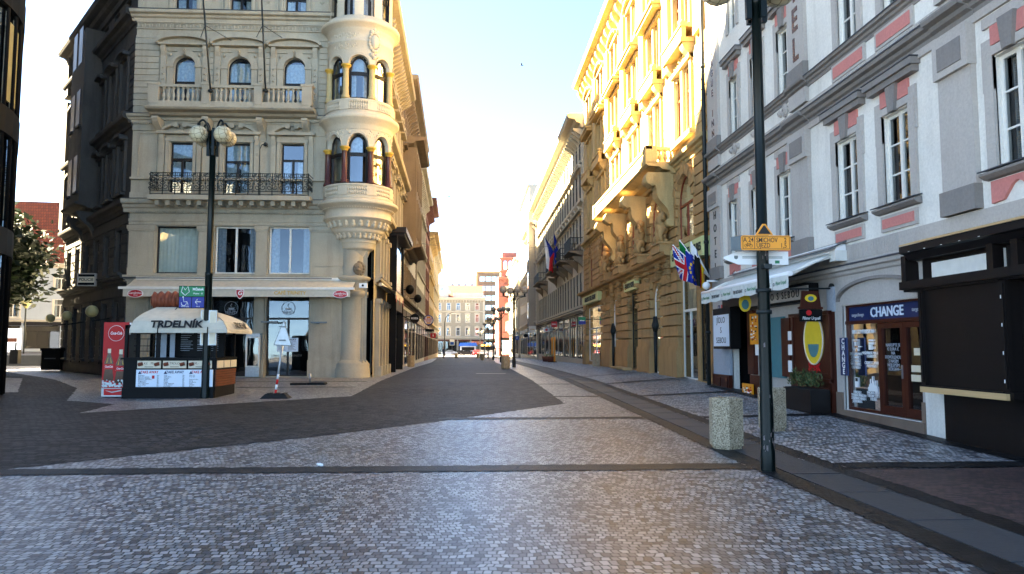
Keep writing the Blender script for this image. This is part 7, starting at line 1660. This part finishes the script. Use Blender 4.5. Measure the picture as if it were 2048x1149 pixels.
bladesign(7.1, 65, 3.5, .5, .5, 7.9, 'redp', 'square red shop sign on the right past the palace', 'PURO', 'wht', .13)
bladesign(7.2, 73, 3.2, .62, .38, 7.9, 'wht', 'white sign with a red dot beside the red square sign', None); mb = MB(Fr((7.2, 73), (1, 0)).M); mb.tube([(0, .06, 3.2), (0, .07, 3.2)], .13, 14); tmp = [o for o in S.objects if o.get('label', '').startswith('white sign with a red dot')][0]; mb.build('red_dot', 'redp', tmp)
T = bladesign(7.3, 49.8, 3.3, .5, .5, 7.9, 'grn', 'small green and blue metro sign by the palace left corner', 'Můstek', 'wht', .1); mb = MB(Fr((7.3, 49.8), (1, 0)).M); mb.box(-.24, .24, .06, .07, 3.06, 3.28); mb.build('blue_panel', 'blue', T)
bladesign(7.1, 100, 3.0, .6, .5, 7.9, 'black', 'dark round sign far down the right side', None, rnd_=True)
bladesign(7.0, 118, 2.9, .6, .6, 7.9, 'fl_lblue', 'pale blue square sign far down the right side', 'A', 'wht', .3)
for y, l in ((65.5, 'amber pole banner left of the shop door, nearer of two'), (67.5, 'amber pole banner left of the shop door, farther of two')): T = thing('pole_banner', (7.2, y, gz2(7.2, y)), l, 'banner', 'amber pole banners'); mb = MB(); mb.box(7.1, 7.25, y - .05, y + .05, gz2(7.2, y), 2.4); put(T, mb, 'panel', 'orange'); mb = MB(); mb.box(7.0, 7.35, y - .2, y + .2, gz2(7.2, y), gz2(7.2, y) + .06); put(T, mb, 'foot', 'black')
pt0 = None
for y, l in ((66.8, 'brown flower pot by the amber banners'), (71.5, 'brown flower pot by the sign with a red dot')):
    T = thing('flower_pot', (7.0, y, gz2(7, y)), l, 'flower pot'); mb = MB(); g = gz2(7, y); mb.lathe([(0, g), (.28, g), (.4, g + .5), (.34, g + .5), (.3, g + .4), (0, g + .4)], (7.0, y), 14); put(T, mb, 'pot', 'redbrn'); mb = MB(); [mb.tube([(7, y, g + .4), (7 + .25 * math.cos(k), y + .25 * math.sin(k), g + .75)], [.03, .01], 4) for k in range(8)]; put(T, mb, 'plant', 'grn')
for x, y, z, l in ((-4.2, 50.5, 5.4, 'dark round speaker on the left shopfronts, nearer one'), (-4.15, 57, 5.2, 'dark round speaker on the left shopfronts, farther one')):
    T = thing('wall_speaker', (x, y, z), l, 'speaker', 'round wall speakers'); mb = MB(); mb.ball((x, y, z), .3, 12, (1, 1, 1.1)); put(T, mb, 'body', 'black'); mb = MB(); mb.tube([(x, y, z), (x - .6, y, z)], .04, 5); put(T, mb, 'arm', 'iron')
for a, b, l in (((-4.6, 60, 9.9), (7.7, 60, 9.9), 'thin overhead wire across the street at balcony height'), ((-4.8, 78, 10.6), (7.6, 84, 9.2), 'second thin overhead wire farther down the street')):
    a, b = Vector(a), Vector(b); mb = MB(); mb.tube([a + (b - a) * t - Vector((0, 0, .5 * 4 * t * (1 - t))) for t in [i / 16 for i in range(17)]], .014, 4); tag(mb.build('overhead_wire', 'steel_d'), l, 'wire')
# ------------------------------------------------------------ dark side street: police sign, globe lamps, bin, posts
def onSD(px, py, d): x, z = SD.at(px, py, d); return SD.w(x, d, z), x, z
p, x, z = onSD(174, 560, .7); T = thing('police_sign', p, 'small lit POLICIE sign projecting from the dark side wall', 'sign'); F = Fr((p.x, p.y), (1, 0)); mb = MB(F.M); mb.box(-.42, .42, -.08, .06, z - .30, z + .30); put(T, mb, 'casing', 'grey_pl'); mb = MB(F.M); mb.box(-.37, .37, .06, .07, z - .25, z + .25); fc = put(T, mb, 'face', 'black'); mb = MB(F.M); mb.box(-.37, .37, .07, .075, z - .14, z + .14); mb.build('band', 'beige', fc); lettering('POLICIE', F.M, 0, z, .19, 'blk', fc, d=.077, ext=.001, bold=.004)
mb = MB(); mb.tube([p + Vector((.4, 0, 0)), p + Vector((1.1, .5, 0))], .04, 5); put(T, mb, 'arm', 'iron')
for px, py, r_, l in ((184, 623, .27, 'yellowish globe wall lamp nearest on the dark side wall'), (134, 632, .24, 'second yellowish globe wall lamp on the dark side wall'), (101, 637, .24, 'third globe lamp, at the far end of the dark side wall')):
    p, x, z = onSD(px, py, .75); T = thing('wall_lamp', p, l, 'lamp', 'globe lamps on the dark side wall'); mb = MB(); mb.ball(p, r_, 16); put(T, mb, 'globe', 'milk'); w0 = SD.w(x, -.02, z - .3); mb = MB(); mb.tube([w0, Vector((p.x, p.y, z - .45)), p - Vector((0, 0, r_ * .9))], .03, 6); put(T, mb, 'arm', 'iron')
def small(name, px, py, Y, label, cat, fn):
    p = atY(px, py, Y); T = thing(name, p, label, cat); fn(T, *p); return T
def f_bin(T, x, y, z): mb = MB(); mb.box(x - .5, x + .5, y - .4, y + .4, z, z + 1.05); mb.box(x - .55, x + .55, y - .45, y + .45, z + 1.05, z + 1.2); put(T, mb, 'body', 'black'); mb = MB(); mb.box(x - .3, x + .3, y - .46, y - .44, z + .6, z + .66); put(T, mb, 'handle', 'steel_d')
small('waste_bin', 108, 740, 43, 'dark waste container at the far foot of the side wall', 'bin', f_bin)
def f_post(T, x, y, z): mb = MB(); mb.box(x - .28, x + .28, y - .2, y + .2, z, z + 1.0); put(T, mb, 'cabinet', 'black'); mb = MB(); mb.tube([(x, y, z + 1), (x, y, z + 1.5)], .06, 6); put(T, mb, 'stub', 'black')
small('utility_box', 30, 728, 55, 'dark utility box standing in the square by the tree', 'utility box', f_post)
def f_lamp(T, x, y, z): mb = MB(); mb.tube([(x, y, z), (x, y, z + 4.4)], .07, 8); put(T, mb, 'pole', 'iron'); mb = MB(); mb.lathe([(.1, z + 4.3), (.5, z + 4.9), (.45, z + 5.0), (0, z + 5.1)], (x, y), 12); put(T, mb, 'lamp_shade', 'milk')
small('street_lamp', 47, 710, 72, 'short lamp with a dish shade in the square before the red-roofed house', 'street lamp', f_lamp)
T = thing('light_poster', (-62, 95, 1), 'bright white poster in the ground-floor window under the red roof', 'poster'); p = atY(22, 683, 92); mb = MB(); mb.box(p[0] - 1.1, p[0] + 1.1, 92, 92.1, p[2] - 1.5, p[2] + 1.5); T.location = (p[0], 92, p[2] - 1.5); put(T, mb, 'sheet', plain('lit_poster', (.7, .7, .7), .5, emit=(1, 1, 1), es=.12)); mb = MB(); mb.box(p[0] - .7, p[0] + .7, 91.98, 92.0, p[2] - .1, p[2] + .4); put(T, mb, 'print', 'redbrn')
# ------------------------------------------------------------ traffic and people at the street end
def car(x, y, z, rz, c, label, L=4.3, kind=0):
    T = thing('parked_car', (x, y, z), label, 'car', 'cars at the end of the street'); M = Matrix.Translation((x, y, z)) @ Matrix.Rotation(rz, 4, 'Z'); h = L / 2
    side = [(-h, .35), (-h + .05, .75), (-h + .15, .88), (-h * .45, .95), (-h * .2, 1.38), (h * .35, 1.42), (h * .72, 1.0), (h * .96, .92), (h, .6), (h - .02, .3)]
    m = plain('car_paint', c, .25, var=.03); mb = MB(M); mb.prism([(a, b) for a, b in side], -.78, .78); mb.prism([(-h + .02, .32), (h - .04, .32), (h - .02, .8), (-h + .05, .75)], -.86, .86); put(T, mb, 'body', m)
    mb = MB(M); 
    for s_ in (-.785, .785): mb.prism([(-h * .38, .97), (-h * .18, 1.32), (h * .32, 1.35), (h * .6, 1.0)], s_ - .006, s_ + .006)
    put(T, mb, 'side_window', 'glass_b'); mb = MB(M); mb.prism([(-h * .44, .98), (-h * .21, 1.36), (-h * .22, 1.37), (-h * .46, .99)], -.68, .68); mb.prism([(h * .38, 1.41), (h * .7, 1.03), (h * .71, 1.05), (h * .39, 1.43)], -.68, .68); put(T, mb, 'windscreen', 'black')
    for a in (-h * .62, h * .6):
        for s_ in (-.8, .8): mb = MB(M); mb.tube([(a, s_ - .1, .32), (a, s_ + .1, .32)], .32, 14); w_ = put(T, mb, 'wheel', 'rubber'); mb = MB(M); mb.tube([(a, s_ - .105, .32), (a, s_ + .105, .32)], .19, 10); mb.build('rim', 'steel', w_)
    for s_ in (-.6, .6): mb = MB(M); mb.box(-h - .01, -h + .12, s_ - .18, s_ + .18, .62, .76); put(T, mb, 'headlight', 'wht')
    return T
zc = gz(206)
car(-6.3, 206, zc, 0, (.25, .32, .42), 'silver-blue car, leftmost of the cars at the street end'); car(-1.6, 205, zc, 0, (.012, .012, .014), 'black car in the middle of the street end', 4.7); car(1.2, 200, gz(200), 1.4, (.45, .02, .03), 'red car facing down the street beside the black car', 3.8); car(-3.6, 211, gz(211), 0, (.03, .03, .035), 'dark car half hidden behind the silver-blue one'); car(2.9, 210, gz(210), .1, (.5, .5, .5), 'light grey car right of the red one'); car(5.2, 204, zc, 0, (.62, .65, .68), 'white car, rightmost at the street end')
T = thing('bus', (6.5, 222, gz(222)), 'dark bus with an orange destination display at the street end', 'bus'); z = gz(222); mb = MB(); mb.box(2.2, 13, 221, 223.5, z + .3, z + 3.1); put(T, mb, 'body', 'steel_d'); mb = MB(); mb.box(2.5, 12.8, 220.96, 221, z + 1.1, z + 2.5); put(T, mb, 'window_band', 'black'); mb = MB(); mb.box(2.6, 5.2, 220.95, 220.99, z + 2.6, z + 3.0); put(T, mb, 'destination_display', plain('display', (.8, .3, .02), .5, emit=(1, .45, .05), es=.4))
for x in (4, 11): mb = MB(); mb.tube([(x, 220.95, z + .5), (x, 223.5, z + .5)], .5, 14); put(T, mb, 'wheel', 'rubber')
def person(x, y, z, label, top, legs, rz=0, step=.18):
    T = thing('person', (x, y, z), label, 'person'); M = Matrix.Translation((x, y, z)) @ Matrix.Rotation(rz, 4, 'Z')
    J = [((0, 0, .93), .13), ((0, 0, 1.15), .14), ((0, 0, 1.38), .15), ((0, .01, 1.50), .06), ((0, -.01, 1.60), .085), ((0, -.01, 1.70), .09)]
    Ed = [(0, 1), (1, 2), (2, 3), (3, 4), (4, 5)]
    for s_ in (-1, 1):
        k = len(J); J += [((s_ * .10, 0, .88), .10), ((s_ * .11, -s_ * step * .4, .48), .07), ((s_ * .11, s_ * step * .1 - s_ * step * .6 + .05, .09), .045), ((s_ * .12, -s_ * step * .6 - .10, .04), .04)]; Ed += [(0, k), (k, k + 1), (k + 1, k + 2), (k + 2, k + 3)]
        k = len(J); J += [((s_ * .20, 0, 1.40), .065), ((s_ * .25, .03, 1.13), .05), ((s_ * .25, -.06 * s_, .88), .038), ((s_ * .25, -.09 * s_, .78), .04)]; Ed += [(2, k), (k, k + 1), (k + 1, k + 2), (k + 2, k + 3)]
    me = bpy.data.meshes.new('body'); me.from_pydata([M @ Vector(p) - T.location for p, r in J], Ed, []); o = bpy.data.objects.new('body', me); COL.objects.link(o); o.parent = T
    sk = o.modifiers.new('skin', 'SKIN'); 
    for v, (p, r) in zip(me.skin_vertices[0].data, J): v.radius = (r, r)
    me.skin_vertices[0].data[0].use_root = True; o.modifiers.new('s', 'SUBSURF').levels = 1
    for m in (top, legs, 'skin_tone'): me.materials.append(MT[m])
    dg = bpy.context.evaluated_depsgraph_get(); n2 = bpy.data.meshes.new_from_object(o.evaluated_get(dg)); o.modifiers.clear(); o.data = n2; n2.name = 'body'
    for pl2 in n2.polygons: c = pl2.center.z; pl2.material_index = 2 if c > 1.5 else (1 if c < .92 and abs((pl2.center.xy).length) < .22 or c < .7 else 0); pl2.use_smooth = True
    mb = MB(M); mb.ball((0, .015, 1.73), .10, 10, (1, 1, .85)); put(T, mb, 'hair', 'frame_d'); mb = MB(M); [mb.box(s_ * .11 - .045, s_ * .11 + .045, -.2 - s_ * step * .5, .03 - s_ * step * .5, 0, .08) for s_ in (-1, 1)]; put(T, mb, 'shoes', 'black')
MT['skin_tone'] = plain('skin_tone', (.45, .27, .19), .6)
person(6.6, 122, gz(122), 'person in dark clothes walking by the far right shops', 'black', 'black'); person(3.9, 128, gz(128), 'person in a white top and dark trousers at the far street end', 'wht', 'navy', .8); person(-4.6, 120, gz(120), 'person in dark coat at the far left pavement edge', 'navy', 'black', 2)
# far lamp with curved arm, traffic signs, rails, newsstand
def f_curve(T, x, y, z): mb = MB(); mb.tube([(x, y, z), (x, y, z + 6.2), (x + .15, y, z + 7.0), (x + .6, y, z + 7.7), (x + 1.3, y, z + 8.0), (x + 1.7, y, z + 7.95)], [.1, .08, .07, .06, .05, .05], 8); put(T, mb, 'pole', 'iron'); mb = MB(); mb.box(x + 1.2, x + 2.1, y - .2, y + .2, z + 7.75, z + 7.95); put(T, mb, 'lamp_head', 'wht')
small('street_lamp', 889, 713.5, 138, 'tall curved-arm street lamp at the far left pavement', 'street lamp', f_curve)
def f_ts(T, x, y, z): mb = MB(); mb.tube([(x, y, z), (x, y, z + 2.9)], .05, 6); put(T, mb, 'pole', 'steel_d'); mb = MB(); mb.box(x - .42, x + .42, y - .06, y - .02, z + 1.9, z + 2.9); pl3 = put(T, mb, 'plate', 'wht'); mb = MB(); mb.box(x - .32, x + .32, y - .08, y - .06, z + 2.0, z + 2.5); mb.build('symbol', 'fl_lblue', pl3)
small('traffic_sign', 904, 713, 132, 'white and blue traffic sign right of the curved lamp', 'traffic sign', f_ts)
def f_ts2(T, x, y, z): mb = MB(); mb.tube([(x, y, z), (x, y, z + 2.8)], .05, 6); put(T, mb, 'pole', 'steel_d'); mb = MB(); mb.tube([(x, y - .06, z + 2.5), (x, y - .02, z + 2.5)], .32, 14); put(T, mb, 'plate', 'wht'); mb = MB(); mb.tube([(x, y - .08, z + 2.5), (x, y - .05, z + 2.5)], .24, 14); put(T, mb, 'symbol', 'fl_lblue')
small('traffic_sign', 970, 713, 142, 'round blue traffic sign on a post near the far lamps', 'traffic sign', f_ts2)
for i, (px, Y) in enumerate(((1004, 118), (1013, 121))):
    p = atY(px, 714, Y); T = thing('handrail', p, ('curved steel stair rail, left of two by the metro steps', 'curved steel stair rail, right of two by the metro steps')[i], 'handrail', 'stair rails by the metro steps')
    mb = MB(); mb.tube([(p[0] - 1.0, Y + 3, p[2] + 1.5), (p[0] - .9, Y + 2, p[2] + 1.4), (p[0], Y, p[2] + 1.0), (p[0] + .2, Y - .2, p[2] + .85), (p[0] + .2, Y - .2, p[2])], .05, 6); put(T, mb, 'rail', 'steel'); mb = MB(); mb.tube([(p[0] - .9, Y + 2, p[2] + 1.4), (p[0] - .9, Y + 2, p[2])], .05, 6); put(T, mb, 'post', 'steel')
p = atY(936, 708, 226); T = thing('newsstand', p, 'blue-roofed newsstand in front of the pale end house', 'kiosk'); mb = MB(); mb.box(p[0] - 2.4, p[0] + 2.4, 226, 228, p[2], p[2] + 2.3); put(T, mb, 'body', 'bluegr'); mb = MB(); mb.prism([(p[0] - 2.9, p[2] + 2.3), (p[0] + 2.9, p[2] + 2.3), (p[0] + 2.4, p[2] + 3.3), (p[0] - 2.4, p[2] + 3.3)], 225.5, 228.4); put(T, mb, 'roof', 'fl_lblue'); mb = MB(); mb.box(p[0] - 1.9, p[0] + 1.9, 225.96, 226, p[2] + 1, p[2] + 2); put(T, mb, 'window', 'black')
x0 = YE.at(1236, 735, .35)[0]; x1 = YE.at(1261, 735, .35)[0]; Yp = YE.w((x0 + x1) / 2, .4, 0); g = gz2(7.5, Yp.y); T = thing('pallet', (Yp.x, Yp.y, g), 'low pale wooden pallet lying at the palace door', 'pallet'); mb = MB(YE.M)
for i in range(4): mb.box(x0, x1, .28 + i * .12, .37 + i * .12, g + .09, g + .12)
for x in (x0, (x0 + x1) / 2 - .05, x1 - .1): mb.box(x, x + .1, .28, .73, g, g + .09)
put(T, mb, 'slats', 'wood_p')
# ------------------------------------------------------------ pieces that stand apart become parts of their own
import numpy as np
def comps(n, a, b):
    p = np.arange(n)
    while True:
        lo, hi = np.minimum(p[a], p[b]), np.maximum(p[a], p[b])
        if (lo == hi).all(): return p
        np.minimum.at(p, np.maximum(lo, hi), lo)
        while not (p[p] == p).all(): p = p[p]
for o in [o for o in S.objects if o.type == 'MESH' and o.parent and o.data.users == 1 and 8 < len(o.data.vertices) < 60000]:
    me = o.data; nv = len(me.vertices); ed = np.empty(len(me.edges) * 2, dtype=np.int32); me.edges.foreach_get('vertices', ed); ed = ed.reshape(-1, 2).astype(np.int64)
    co = np.empty(nv * 3, dtype=np.float32); me.vertices.foreach_get('co', co); co = co.reshape(-1, 3).astype(float)
    roots, isl = np.unique(comps(nv, ed[:, 0], ed[:, 1]), return_inverse=True); k = len(roots)
    if k < 2 or k > 2500 or o.name.split('.')[0] in ('crown', 'shrub', 'wall', 'moulding'): continue
    lo = np.full((k, 3), np.inf); hi = np.full((k, 3), -np.inf); np.minimum.at(lo, isl, co); np.maximum.at(hi, isl, co); size = (hi - lo).max(axis=1)
    gap = np.maximum(0, np.maximum(lo[:, None] - hi[None], lo[None] - hi[:, None])); near = np.sqrt((gap ** 2).sum(axis=2)) <= np.maximum(.02, .5 * np.maximum(size[:, None], size[None]))
    a, b = np.nonzero(np.triu(near, 1)); f, pc = np.unique(comps(k, a, b), return_inverse=True)
    if len(f) < 2 or len(f) > 70: continue
    vp = pc[isl]; order = np.argsort(-np.bincount(vp))
    polys = [(list(p.vertices), p.material_index, p.use_smooth) for p in me.polygons]; nm = o.name.split('.')[0]
    for j, c in enumerate(order):
        idx = np.nonzero(vp == c)[0]; mp = {int(v): i for i, v in enumerate(idx)}; ps = [p for p in polys if p[0][0] in mp]
        n2 = bpy.data.meshes.new(nm); n2.from_pydata([tuple(co[v]) for v in idx], [], [[mp[v] for v in p[0]] for p in ps])
        for m in me.materials: n2.materials.append(m)
        n2.polygons.foreach_set('material_index', [p[1] for p in ps]); n2.polygons.foreach_set('use_smooth', [p[2] for p in ps])
        if j == 0: o.data = n2
        else: o2 = bpy.data.objects.new(nm, n2); COL.objects.link(o2); o2.parent = o.parent; o2.location = o.location; o2.rotation_euler = o.rotation_euler
